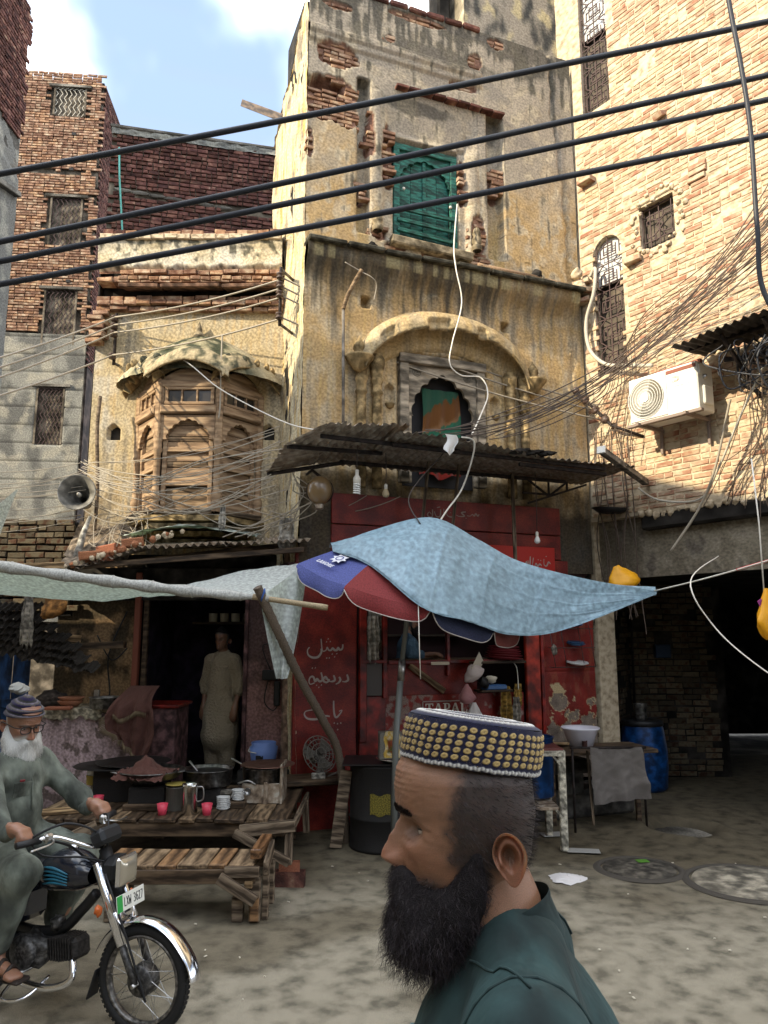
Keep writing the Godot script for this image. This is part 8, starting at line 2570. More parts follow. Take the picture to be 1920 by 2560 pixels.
func motorbike() -> void:
	var B := Transform3D(Basis(V(0.906,0,0.423)*0.85,V(0,0.85,0),V(-0.423,0,0.906)*0.85),V(-1.305,0,-3.711))
	var W := Transform3D(Basis(V(0.951,0,0.309)*0.85,V(0,0.85,0),V(-0.309,0,0.951)*0.85),V(-1.0785,0,-3.637))
	var F := B.affine_inverse()*W
	var t := thing("motorbike","black motorbike with chrome mudguard, square headlamp and white number plate","motorbike",B)
	var wheel := func(x: Transform3D) -> void:
		var w := Node3D.new()
		w.name = "wheel"
		t.add_child(w,true)
		w.transform = x
		var ax := Transform3D(Basis(V(1,0,0),PI/2),Vector3.ZERO)
		var g := G.new(1)
		var prof := []
		for k in 15:
			var a := TAU*k/14.0
			prof.append(Vector2(0.243 + 0.028*cos(a),0.030*sin(a)))
		g.lathe(ax,prof,56)
		put("tyre",g.mesh(),M.rubber,w)
		var tr := G.new()
		for k in 64:
			for s in [-1,1]:
				tr.box(Transform3D(Basis(V(0,0,1),TAU*(k + 0.25*s)/64.0),Vector3.ZERO)*at(V(0.2695,0,0.011*s),0,0,0),V(0.006,0.016,0.016),0.0)
		put("tread",tr.mesh(),M.rubber,w)
		g = G.new(1)
		g.lathe(ax,[Vector2(0.218,-0.022),Vector2(0.205,-0.018),Vector2(0.20,0.0),Vector2(0.205,0.018),Vector2(0.218,0.022),Vector2(0.222,0.0),Vector2(0.218,-0.022)],56)
		put("rim",g.mesh(),M.rimsteel,w)
		g = G.new(1)
		g.lathe(ax,[Vector2(0.0,-0.05),Vector2(0.03,-0.05),Vector2(0.035,-0.04),Vector2(0.075,-0.038),Vector2(0.08,-0.03),Vector2(0.078,0.03),Vector2(0.07,0.042),Vector2(0.03,0.048),Vector2(0.0,0.05)],36)
		put("hub",g.mesh(),M.enginegrey,w)
		g = G.new()
		for k in 36:
			var a := TAU*k/36.0
			var s := 1.0 if k % 2 else -1.0
			var c := a + (0.55 if (k/2) % 2 else -0.55)
			g.tube([V(cos(a)*0.072,sin(a)*0.072,0.034*s),V(cos(c)*0.204,sin(c)*0.204,0.004*s)],0.0016,4,false)
		put("spokes",g.mesh(),M.steel,w)
	wheel.call(F*at(V(0,0.27,0)))
	wheel.call(at(V(-0.93,0.27,0)))
	# mudguards
	for q in [[0,2.7,0.10,"chrome"],[1,2.4,-0.3,"black"]]:
		var c: Transform3D = F*at(V(0,0.27,0)) if q[0] == 0 else at(V(-0.93,0.27,0))
		put("mudguard",surf(44,14,func(u: float,v: float):
			var a: float = lerpf(0.12,2.75,u)
			var b: float = (v - 0.5)*2.6
			var r: float = 0.288 + 0.022*cos(b) + 0.02*smoothstep(0.25,0.0,u)
			return V(cos(a)*r,sin(a)*r,0.052*sin(b))),M[q[3]],t,c)
	put("mudflap",slab_mesh(V(0.012,0.16,0.09),0.004),M.black,t,F*at(V(-0.295,0.22,0),0,0,-18))
	for s in [-1,1]:
		put("fork_leg",tube_mesh([V(0.0,0.27,0.075*s),V(-0.10,0.47,0.075*s)],0.019,12),M.enginegrey,t,F)
		put("fork_tube",tube_mesh([V(-0.092,0.45,0.075*s),V(-0.28,0.84,0.07*s)],[0.028,0.026],12),M.chrome,t,F)
		put("indicator",rock(0.03,5),M.indicator,t,F*Transform3D(Basis.from_scale(V(0.8,1.1,1.0)),V(-0.20,0.63,0.14*s)))
		put("grip",tube_mesh([V(-0.50,0.985,0.26*s),V(-0.535,0.985,0.39*s)],0.018,12),M.black,t,F)
		put("switch_housing",slab_mesh(V(0.045,0.05,0.05),0.012),M.steel,t,F*at(V(-0.48,0.99,0.225*s),-15.0*s))
		put("lever",tube_mesh(curve([V(-0.47,0.985,0.21*s),V(-0.42,0.975,0.26*s),V(-0.44,0.965,0.39*s)]),0.006),M.steel,t,F)
	put("axle",tube_mesh([V(0,0.27,-0.10),V(0,0.27,0.10)],0.012,10),M.steel,t,F)
	put("brake_arm",tube_mesh([V(0.0,0.27,0.06),V(0.07,0.20,0.075),V(-0.06,0.5,0.085),V(-0.2,0.8,0.1)],0.006),M.black,t,F)
	put("handlebar",tube_mesh(curve([V(-0.51,0.985,-0.30),V(-0.46,0.99,-0.20),V(-0.34,0.93,-0.09),V(-0.31,0.91,0),V(-0.34,0.93,0.09),V(-0.46,0.99,0.20),V(-0.51,0.985,0.30)]),0.012,10),M.chrome,t,F)
	put("speedometer",slab_mesh(V(0.10,0.085,0.17),0.02),M.blackplastic,t,F*at(V(-0.285,0.965,0),0,0,28))
	put("speedometer_glass",slab_mesh(V(0.004,0.06,0.14),0.001),M.duskglass,t,F*at(V(-0.325,0.985,0),0,0,28))
	put("steering_head",tube_mesh([V(-0.14,0.58,0),V(-0.29,0.90,0)],0.034,12),M.black,t,F)
	put("lamp_shell",slab_mesh(V(0.12,0.14,0.15),0.035),M.black,t,F*at(V(-0.205,0.80,0)))
	put("lamp_rim",slab_mesh(V(0.03,0.155,0.165),0.012),M.chrome,t,F*at(V(-0.145,0.80,0)))
	put("headlight",surf(20,20,func(u: float,v: float):
		var y: float = (v - 0.5)*0.135
		var z: float = (0.5 - u)*0.145
		return V(-0.128 + 0.022*(1.0 - pow(u*2 - 1,4.0))*(1.0 - pow(v*2 - 1,4.0)),0.80 + y,z)),M.lampglass,t,F)
	# number plate with its green end
	var P: Transform3D = F*at(V(-0.105,0.655,0.0),90,-8,0)
	put("number_plate",slab_mesh(V(0.235,0.085,0.004),0.0018),M.platewhite,t,P)
	put("plate_stripe",slab_mesh(V(0.045,0.082,0.002),0.0005),M.plategreen,t,P*at(V(-0.093,0,0.003)))
	put("plate_number",text_mesh("LXW 3627",0.050,"Droid Sans Mono",0.002),M.black,t,P*Transform3D(Basis.from_scale(V(0.68,1.25,1)),V(0.022,0.0,0.003)))
	put("plate_bracket",slab_mesh(V(0.02,0.07,0.10),0.004),M.chrome,t,F*at(V(-0.13,0.60,0)))
	# tank, seat, covers
	put("tank",surf(40,30,func(u: float,v: float):
		var a: float = u*TAU
		var k: float = v
		var sec := pow(maxf(0.0,sin(PI*clampf(k*0.94 + 0.05,0.0,1.0))),0.45)
		return V(-0.07 - 0.43*k,0.755 - 0.06*k + sin(a)*0.115*sec + 0.03*sin(k*PI),cos(a)*lerpf(0.125,0.095,k)*sec),null,true),M.tankblack,t)
	for k in 5:
		put("flame_sticker",tube_mesh(curve([V(-0.16,0.715 + k*0.014,0.112),V(-0.25,0.72 + k*0.018,0.122),V(-0.34,0.70 + k*0.022,0.112)]),[0.003,0.004,0.005,0.006,0.007,0.0075,0.008,0.0085,0.008,0.006,0.005,0.003,0.002],5),M.flameblue,t)
	put("tank_cap",pan(0.028,0.014),M.chrome,t,at(V(-0.24,0.865,0)))
	put("seat",slab_mesh(V(0.62,0.09,0.23),0.04),M.blackplastic,t,at(V(-0.80,0.735,0),0,0,-2))
	put("frame",tube_mesh(curve([V(-0.05,0.66,0),V(-0.16,0.55,0),V(-0.30,0.44,0),V(-0.60,0.40,0),V(-0.93,0.50,0)]),0.03),M.black,t)
	put("side_cover",slab_mesh(V(0.26,0.2,0.2),0.04),M.tankblack,t,at(V(-0.62,0.56,0)))
	# engine: crankcase, finned cylinder, exhaust, foot rest
	put("crankcase",rock(0.115,8),M.enginegrey,t,Transform3D(Basis.from_scale(V(1.45,0.95,1.0)),V(-0.42,0.33,0.03)))
	var cv := G.new(1)
	cv.lathe(Transform3D(Basis(V(1,0,0),PI/2),V(-0.46,0.33,0.10)),[Vector2(0.09,-0.02),Vector2(0.09,0.02),Vector2(0.075,0.035),Vector2(0.02,0.04),Vector2(0,0.04)],28)
	put("clutch_cover",cv.mesh(),M.enginegrey,t)
	var fins := G.new()
	for k in 9:
		fins.box(at(V(-0.30 + k*0.019,0.36 + k*0.003,0.02),0,0,8),V(0.007,0.125 - 0.004*absf(k - 4),0.13),0.002)
	fins.box(at(V(-0.22,0.37,0.02),0,0,8),V(0.16,0.085,0.09),0.01)
	fins.box(at(V(-0.125,0.385,0.02),0,0,8),V(0.05,0.11,0.12),0.02)
	put("cylinder",fins.mesh(),M.enginedark,t)
	put("carburettor",rock(0.05,4),M.enginegrey,t,at(V(-0.30,0.48,0.02)))
	put("exhaust",tube_mesh(curve([V(-0.16,0.34,0.04),V(-0.12,0.24,0.08),V(-0.25,0.19,0.12),V(-0.5,0.2,0.13),V(-1.0,0.27,0.14)]),0.020,10),M.chrome,t)
	put("foot_bar",tube_mesh([V(-0.44,0.24,-0.27),V(-0.44,0.24,0.27)],0.011),M.steel,t)
	for s in [-1,1]:
		put("foot_rest",tube_mesh([V(-0.44,0.24,0.17*s),V(-0.44,0.24,0.28*s)],0.017),M.rubber,t)
	put("crash_guard",tube_mesh(curve([V(-0.30,0.22,0.06),V(-0.32,0.16,0.2),V(-0.45,0.15,0.24),V(-0.5,0.2,0.1)]),0.009),M.chrome,t)
	var cb := G.new(1)
	cb.tube(curve([V(-0.23,0.99,0.34),V(-0.10,1.06,0.2),V(0.0,0.98,0.05),V(-0.04,0.84,0.0)]),0.007,6)
	cb.tube(curve([V(-0.26,0.98,0.24),V(-0.12,0.94,0.16),V(-0.12,0.86,0.05),V(-0.02,0.80,0.0)]),0.007,6)
	cb.tube(curve([V(-0.30,0.98,0.26),V(-0.26,0.88,0.2),V(-0.10,0.86,0.08),V(0.02,0.84,0.03)]),0.006,6)
	cb.tube(curve([V(-0.3,0.99,-0.24),V(-0.14,1.03,-0.14),V(-0.02,0.95,-0.03),V(0.0,0.84,0.0)]),0.006,6)
	put("cables",cb.mesh(),M.black,t)
# ---------------------------------------------------------------- rider and the two men of the stalls
func rider() -> void:
	var B := Transform3D(Basis(V(0.906,0,0.423)*0.85,V(0,0.85,0),V(-0.423,0,0.906)*0.85),V(-1.305,0,-3.711))
	var t := thing("person","white bearded man in glasses, striped cap and grey green clothes riding the motorbike","person",B)
	var skin := Color(0.34,0.17,0.105)
	var f := Field.new()
	f.k = 0.025
	f.limb([V(-0.735,1.50,0),V(-0.745,1.36,0)],[0.05,0.052])
	f.limb([V(-0.75,1.32,0),V(-0.80,0.92,0)],[0.09,0.11])
	var hand := [[V(-0.245,1.005,0.345),V(-0.48,1.07,0.34)],[V(-0.325,1.005,-0.285),V(-0.53,1.07,-0.30)]]
	for k in 2:
		var s := 1.0 if k == 0 else -1.0
		var h: Vector3 = hand[k][0]
		var e: Vector3 = hand[k][1]
		var w := h + V(-0.085,0.015,0.0)
		f.limb([V(-0.755,1.29,0.17*s),e,w],[0.05,0.042,0.028])
		hand_field(f,Transform3D(Basis(V(0.97,-0.22,0),V(0.22,0.97,0),V(0,0,1)),h + V(-0.005,0.026,0)),s,1.0)
		f.limb([V(-0.80,0.84,0.09*s),V(-0.38,0.77,0.20*s),V(-0.53,0.36,0.20*s)],[0.075,0.055,0.034])
		# foot with toes in open sandals
		f.limb([V(-0.55,0.32,0.20*s),V(-0.46,0.278,0.215*s),V(-0.39,0.268,0.225*s)],[0.034,0.030,0.022])
		for i in 5:
			var z := (0.225 + (i - 2)*0.017)*s
			f.cap(V(-0.40,0.268,z),V(-0.352 - 0.006*absf(i - 1.0),0.262,z*1.02),0.013,0.0085 if i else 0.011)
	var body := field_mesh(f,0.0095,func(_p): return skin)
	var white := Color(0.62,0.61,0.58)
	var hm := head_mesh(skin,white,func(p: Vector3):
		var side := smoothstep(-0.005,-0.03,p.x)*smoothstep(-0.06,-0.03,p.y)
		return maxf(side,smoothstep(-0.045,-0.07,p.y - 0.45*(p.x - 0.03))*smoothstep(0.10,0.08,p.x))*0.9,1.0)
	var HX := Transform3D(Basis.from_euler(V(0.05,deg_to_rad(-14),deg_to_rad(-14))) ,V(-0.72,1.535,0.0))
	HX.basis = HX.basis.scaled(Vector3.ONE*1.22)
	var e1 := ear_mesh(skin,1.0)
	var e2 := ear_mesh(skin,-1.0)
	put("body",joined([[body,Transform3D()],[hm[0],HX],[e1,HX*at(V(-0.05,-0.02,0.074))],[e2,HX*at(V(-0.05,-0.02,-0.074))]]),M.skin,t)
	var hn := Node3D.new()
	hn.name = "face_details"
	t.add_child(hn)
	hn.transform = HX
	eyes(hn,0.0635,0.030,-0.003,Color(0.03,0.015,0.008))
	# glasses
	var gl := G.new(1)
	for s in [-1,1]:
		var ring := []
		for k in 25:
			var a := TAU*k/24.0
			ring.append(V(0.097 - 0.15*absf(sin(a)*0.0) - 0.35*absf(0.031*s + cos(a)*0.024)*0.3,-0.004 + signf(sin(a))*pow(absf(sin(a)),0.7)*0.0175,0.031*s + signf(cos(a))*pow(absf(cos(a)),0.7)*0.024))
		gl.tube(ring,0.0026,6,false)
		gl.tube([V(0.088,0.006,0.056*s),V(0.07,0.008,0.077*s),V(-0.05,0.002,0.084*s),V(-0.062,-0.012,0.083*s)],0.0026,6)
	gl.tube([V(0.097,0.004,-0.008),V(0.1,0.006,0),V(0.097,0.004,0.008)],0.0028,6)
	put("glasses",gl.mesh(),M.black,hn)
	# cap wound of striped cloth with a tuft at the back
	var stripe := func(v: float) -> Color:
		var k := fposmod(v*3.4,1.0)
		return Color(0.022,0.018,0.05) if k < 0.4 else Color(0.075,0.07,0.06) if k < 0.58 else Color(0.15,0.13,0.17) if k < 0.68 else Color(0.02,0.02,0.022)
	put("cap",surf(80,40,func(u: float,v: float):
		var a: float = u*TAU
		var r: float = cos(minf(v*1.05,1.0)*PI*0.5) 
		var rr: float = pow(r,0.55)*(1.05 + 0.05*sin(v*22.0 + 2.0*cos(a)))
		return V(cos(a)*0.099*rr - 0.004 - 0.02*v,0.042 + 0.020*cos(a) + v*0.098 - 0.012*cos(a)*v,sin(a)*0.083*rr),func(u: float,v: float): return stripe.call(v + 0.16*cos(u*TAU)),true),M.cloth,hn)
	put("cap_tuft",surf(24,18,func(u: float,v: float):
		var a: float = u*TAU
		var r: float = 0.045*sin(PI*v)*(1.0 + 0.5*N1.get_noise_2d(cos(a)*2.0,v*4.0 + sin(a)))
		return V(-0.085 + cos(a)*r - 0.03*v,0.115 + 0.06*v,sin(a)*r),null,true),M.raggrey,hn)
	# beard
	var bf := Field.new()
	bf.k = 0.03
	bf.limb([V(0.062,-0.10,0),V(0.062,-0.15,0),V(0.04,-0.185,0)],[0.036,0.042,0.02])
	for s in [-1,1]:
		bf.limb([V(-0.012,-0.02,0.068*s),V(0.0,-0.075,0.060*s),V(0.03,-0.12,0.045*s),V(0.04,-0.17,0.022*s)],[0.014,0.028,0.040,0.02])
		bf.limb([V(0.087,-0.062,0.008*s),V(0.078,-0.07,0.024*s),V(0.06,-0.09,0.036*s)],[0.008,0.008,0.013])
	put("beard",field_mesh(bf,0.006),M.beardwhite,hn)
	var r := RandomNumberGenerator.new()
	r.seed = 21
	var vs: PackedVector3Array = bf.nets(0.01)[0]
	var roots := []
	for k in 5000:
		var p: Vector3 = vs[r.randi() % vs.size()]
		roots.append([p,(V(p.x - 0.02,-0.1,p.z).normalized()*0.5 + V(0.05,-0.9,0) + V(r.randf_range(-1,1),r.randf_range(-0.4,0.4),r.randf_range(-1,1))*0.4).normalized(),r.randf_range(0.01,0.03),0.0005,0.004])
	put("beard_hair",hairs(roots,9,[white,white*0.8,white*1.1]),M.hairs,hn)
	# long shirt and trousers
	var c := Field.new()
	c.k = 0.05
	c.noise = N3
	c.amp = 0.016
	c.nscale = V(2.6,1.6,2.6)
	c.limb([V(-0.742,1.35,0),V(-0.75,1.25,0),V(-0.765,1.05,0),V(-0.79,0.88,0)],[0.062,0.135,0.165,0.17])
	for k in 2:
		var s := 1.0 if k == 0 else -1.0
		c.cap(V(-0.74,1.22,0.05*s),V(-0.75,1.22,0.11*s),0.12,0.10)
		c.limb([V(-0.745,1.34,0.05*s),V(-0.755,1.295,0.16*s)],[0.05,0.07])
		c.limb([V(-0.755,1.285,0.175*s),hand[k][1] + V(0,0,0),hand[k][0] + V(-0.12,0.012,0)],[0.078,0.070,0.050])
		c.limb([V(-0.80,0.86,0.08*s),V(-0.55,0.80,0.18*s)],[0.13,0.11])
	put("shirt",field_mesh(c,0.0115),M.ridercloth,t)
	for k in 2:
		var h: Vector3 = hand[k][0]
		put("cuff",tube_mesh([h + V(-0.155,0.018,0),h + V(-0.115,0.014,0)],[0.048,0.052],16),M.ridercloth,t)
	var l := Field.new()
	l.k = 0.05
	l.noise = N3
	l.amp = 0.017
	l.nscale = V(2.4,1.4,2.4)
	for s in [-1.0,1.0]:
		l.limb([V(-0.80,0.83,0.09*s),V(-0.40,0.775,0.205*s),V(-0.50,0.58,0.205*s),V(-0.55,0.41,0.20*s)],[0.13,0.098,0.098,0.085])
	put("trousers",field_mesh(l,0.0115),M.ridercloth,t)
	put("pocket",slab_mesh(V(0.004,0.09,0.10),0.002),M.ridercloth,t,at(V(-0.605,1.17,0.07),-18,0,-14))
	put("pocket_pen",slab_mesh(V(0.008,0.014,0.03),0.003),M.darkred,t,at(V(-0.602,1.22,0.075),-18,0,-10))
	put("placket",tube_mesh([V(-0.632,1.31,0.01),V(-0.592,1.2,0.012),V(-0.585,1.05,0.012)],0.006),M.ridercloth,t)
	for s in [-1,1]:
		put("sandal",slab_mesh(V(0.27,0.022,0.10),0.010),M.leather,t,at(V(-0.455,0.243,0.215*s),4.0*s,0,1))
		for q in [[-0.42,0.295,20],[-0.47,0.312,-24],[-0.53,0.33,10]]:
			put("strap",tube_mesh(curve([V(q[0],0.25,(0.215 - 0.05)*s),V(q[0] + 0.004*q[2]*0.1,q[1] + 0.012,0.213*s),V(q[0],0.25,(0.215 + 0.05)*s)]),0.012,8),M.leather,t)
func simple_man(label: String,x: Transform3D,cloth: Material,hairc: Color,beard: Color,arms: Array,sitting: bool) -> void:
	var t := thing("person",label,"person",x)
	var skin := Color(0.30,0.155,0.095)
	var hm := head_mesh(skin,hairc,func(p: Vector3): return smoothstep(0.02,0.0,p.x - 0.9*maxf(0.0,p.y - 0.05))*smoothstep(-0.05,-0.03,p.y) + smoothstep(0.055,0.075,p.y) + smoothstep(-0.05,-0.07,p.y - 0.5*(p.x - 0.03))*beard.a)
	var HX := Transform3D(Basis(),V(0.03,1.56,0))
	var f := Field.new()
	f.k = 0.03
	f.limb([V(0.01,1.5,0),V(-0.01,1.38,0),V(-0.01,1.0,0)],[0.05,0.06,0.1])
	var c := Field.new()
	c.k = 0.05
	c.noise = N2
	c.amp = 0.009
	c.nscale = V(9,4,9)
	c.limb([V(-0.01,1.40,0),V(0,1.28,0),V(0.0,1.05,0),V(0.0,0.85,0),V(0.0,0.46,0)],[0.06,0.13,0.15,0.16,0.21])
	for k in 2:
		var s := 1.0 if k == 0 else -1.0
		var e: Vector3 = arms[k][0]
		var h: Vector3 = arms[k][1]
		f.limb([V(0,1.32,0.17*s),e,h],[0.045,0.04,0.028])
		var d := (h - e).normalized()
		var z := V(0,0,1)
		var y := z.cross(d).normalized()
		hand_field(f,Transform3D(Basis(d,y,d.cross(y)),h + d*0.09),s,0.3)
		c.limb([V(-0.01,1.37,0.05*s),V(0,1.33,0.15*s)],[0.045,0.06])
		c.limb([V(0,1.31,0.165*s),e,e.lerp(h,0.55 if sitting else 0.35)],[0.072,0.066,0.06])
		f.limb([V(0,0.9,0.09*s),V(0.03,0.5,0.1*s),V(-0.02,0.09,0.1*s),V(0.12,0.05,0.11*s)],[0.08,0.055,0.04,0.035])
		c.limb([V(0,0.75,0.09*s),V(0.02,0.45,0.10*s),V(-0.02,0.14,0.1*s)],[0.13,0.11,0.09])
	var e1 := ear_mesh(skin,1.0)
	put("body",joined([[field_mesh(f,0.013,func(_p): return skin),Transform3D()],[hm[0],HX],[e1,HX*at(V(-0.05,-0.02,0.074))],[ear_mesh(skin,-1.0),HX*at(V(-0.05,-0.02,-0.074))]]),M.skin,t)
	put("clothes",field_mesh(c,0.014),cloth,t)
	var b := Field.new()
	b.k = 0.03
	b.limb([V(0.10,1.46,0),V(0.09,1.41,0)],[0.035,0.03 if beard.a > 0.5 else 0.02])
	for s in [-1,1]:
		b.limb([V(0.025,1.52,0.062*s),V(0.07,1.45,0.045*s),V(0.09,1.43,0.02*s)],[0.012,0.022,0.03])
	if beard.a > 0.5:
		put("beard",field_mesh(b,0.009),M.beard,t)
	put("hair",surf(30,16,func(u: float,v: float):
		var a: float = u*TAU
		var q: float = cos(v*PI*0.5)
		return V(0.026 + cos(a)*0.1*pow(q,0.6),1.625 + 0.02*cos(a) + 0.075*v,sin(a)*0.08*pow(q,0.6)),null,true),M.beard,t)
func aircon() -> void:
	var t := thing("air_conditioner","white outdoor air conditioner unit bracketed to the sunlit brick wall","air conditioner",FR*at(V(1.19,4.115,0.25)))
	put("cabinet",slab_mesh(V(0.76,0.48,0.28),0.012),M.acwhite,t)
	put("front_panel",slab_mesh(V(0.42,0.44,0.012),0.012),M.acwhite,t,at(V(-0.155,0,0.145)))
	var c := V(-0.175,0.0,0.155)
	var dk := G.new(1)
	dk.lathe(Transform3D(Basis(V(1,0,0),PI/2),c),[Vector2(0,0.0),Vector2(0.195,0.0),Vector2(0.195,-0.01)],40)
	put("fan_well",dk.mesh(),M.acdark,t)
	var g := G.new(1)
	for r in [0.055,0.085,0.115,0.145,0.172,0.198]:
		var ring := []
		for k in 37:
			ring.append(c + V(cos(TAU*k/36.0)*r,sin(TAU*k/36.0)*r,0.012))
		g.tube(ring,0.0035,5,false)
	put("grille_rings",g.mesh(),M.acwhite,t)
	g = G.new()
	for k in 90:
		var a := TAU*k/90.0
		g.tube([c + V(cos(a)*0.04,sin(a)*0.04,0.012),c + V(cos(a + 0.25)*0.198,sin(a + 0.25)*0.198,0.010)],0.0016,3,false)
	put("grille_wires",g.mesh(),M.acwhite,t)
	put("fan_hub",pan(0.042,0.012),M.acwhite,t,Transform3D(Basis(V(1,0,0),PI/2),c + V(0,0,0.005)))
	for k in 3:
		put("panel_rib",slab_mesh(V(0.22,0.008,0.005),0.001),M.acwhite,t,at(V(0.20,-0.02 - k*0.07,0.141)))
	put("logo",logo_mesh(),M.logored,t,at(V(0.155,0.115,0.1405)))
	put("lettering",text_mesh("Dawlance",0.042,"Droid Serif",0.002,false),M.lettergrey,t,at(V(0.20,0.045,0.1405)))
	put("dark_strip",slab_mesh(V(0.34,0.035,0.006),0.001),M.redbrown,t,at(V(0.20,0.20,0.142)))
	put("side_box",slab_mesh(V(0.03,0.19,0.16),0.012),M.acwhite,t,at(V(0.395,-0.09,0.0)))
	put("valve",rock(0.028,2),M.steel,t,at(V(0.39,0.10,0.02)))
	put("side_plate",slab_mesh(V(0.012,0.10,0.06),0.006),M.acwhite,t,at(V(0.385,0.16,0.09)))
	for x in [-0.26,0.26]:
		put("bracket",slab_mesh(V(0.035,0.035,0.46),0.004),M.bracket,t,at(V(x,-0.262,-0.02)))
		put("bracket_arm",slab_mesh(V(0.03,0.30,0.03),0.004),M.bracket,t,at(V(x,-0.36,-0.22)))
	put("base_rail",slab_mesh(V(0.82,0.03,0.05),0.004),M.bracket,t,at(V(0.0,-0.252,0.135)))
	put("top_board",slab_mesh(V(0.50,0.06,0.05),0.006),M.redbrown,t,at(V(0.08,0.285,-0.05)))
	one("white_hose","thick white hose looping from the arched window to the air conditioner","hose",tube_mesh(curve([FR*V(0.14,5.90,0.03),FR*V(0.235,5.95,0.06),FR*V(0.22,5.65,0.09),FR*V(0.09,5.35,0.08),FR*V(0.13,5.0,0.1),FR*V(0.34,4.75,0.12),FR*V(0.62,4.64,0.14),FR*V(0.98,4.52,0.2)]),0.021,10),M.hosewhite)
	# dark tin shade further along the wall, its frame and the cable heap
	var s := thing("tin_awning","dark corrugated tin shade on struts at the right edge of the brick wall","canopy")
	put("sheet",corrugated(FR*V(1.45,4.52,0.02),FR*V(3.4,4.50,0.02),FR*V(3.4,4.50,0.75),FR*V(1.50,4.43,0.72),0.085,0.014,0.03,5),M.tindark,s)
	for q in [[1.5,4.47,0.4,3.4,4.45,0.4],[1.95,4.43,0.62,1.97,3.95,0.02],[2.35,4.44,0.65,2.3,3.9,0.02],[1.8,4.3,0.3,2.6,4.2,0.3],[1.7,4.40,0.1,2.5,4.05,0.35]]:
		beam("strut",FR*V(q[0],q[1],q[2]),FR*V(q[3],q[4],q[5]),0.035,0.03,M.iron,s)
	var b := thing("tube_light","pale metal tube light box sticking out slantwise over the booth's corner","light fitting")
	beam("channel",V(2.09,3.51,-6.98),V(2.76,3.34,-7.70),0.06,0.07,M.fitting,b)
	beam("cap",V(2.085,3.515,-6.972),V(2.10,3.51,-6.99),0.075,0.085,M.acwhite,b)
	one("dark_dish","black round tray hung under the canopy's truss beside the overhang","tray",dish(0.20,0.05),M.black,FR*at(V(0.30,3.06,0.10),0,0,-6))
func logo_mesh() -> ArrayMesh:
	var g := G.new(1)
	for r in [1.0,0.55]:
		var p := []
		p.append(V(-0.03*r - 0.005,0.026*r,0))
		p.append(V(0.008,0.026*r,0))
		for k in 9:
			var a := PI*0.5 - PI*k/8.0
			p.append(V(0.010 + cos(a)*0.026*r,sin(a)*0.026*r,0))
		p.append(V(-0.03*r - 0.005,-0.026*r,0))
		if r == 1.0:
			p.append(V(-0.035,0.01,0))
		g.tube(p,0.0042,6,true,0.6)
	return g.mesh()
func cable_run(called: String,label: String,pts: Array,r: float,m: Material,group := "") -> void:
	one(called,label,"cable" if r > 0.012 else "wire",tube_mesh(pts,r,8),m,Transform3D(),group)
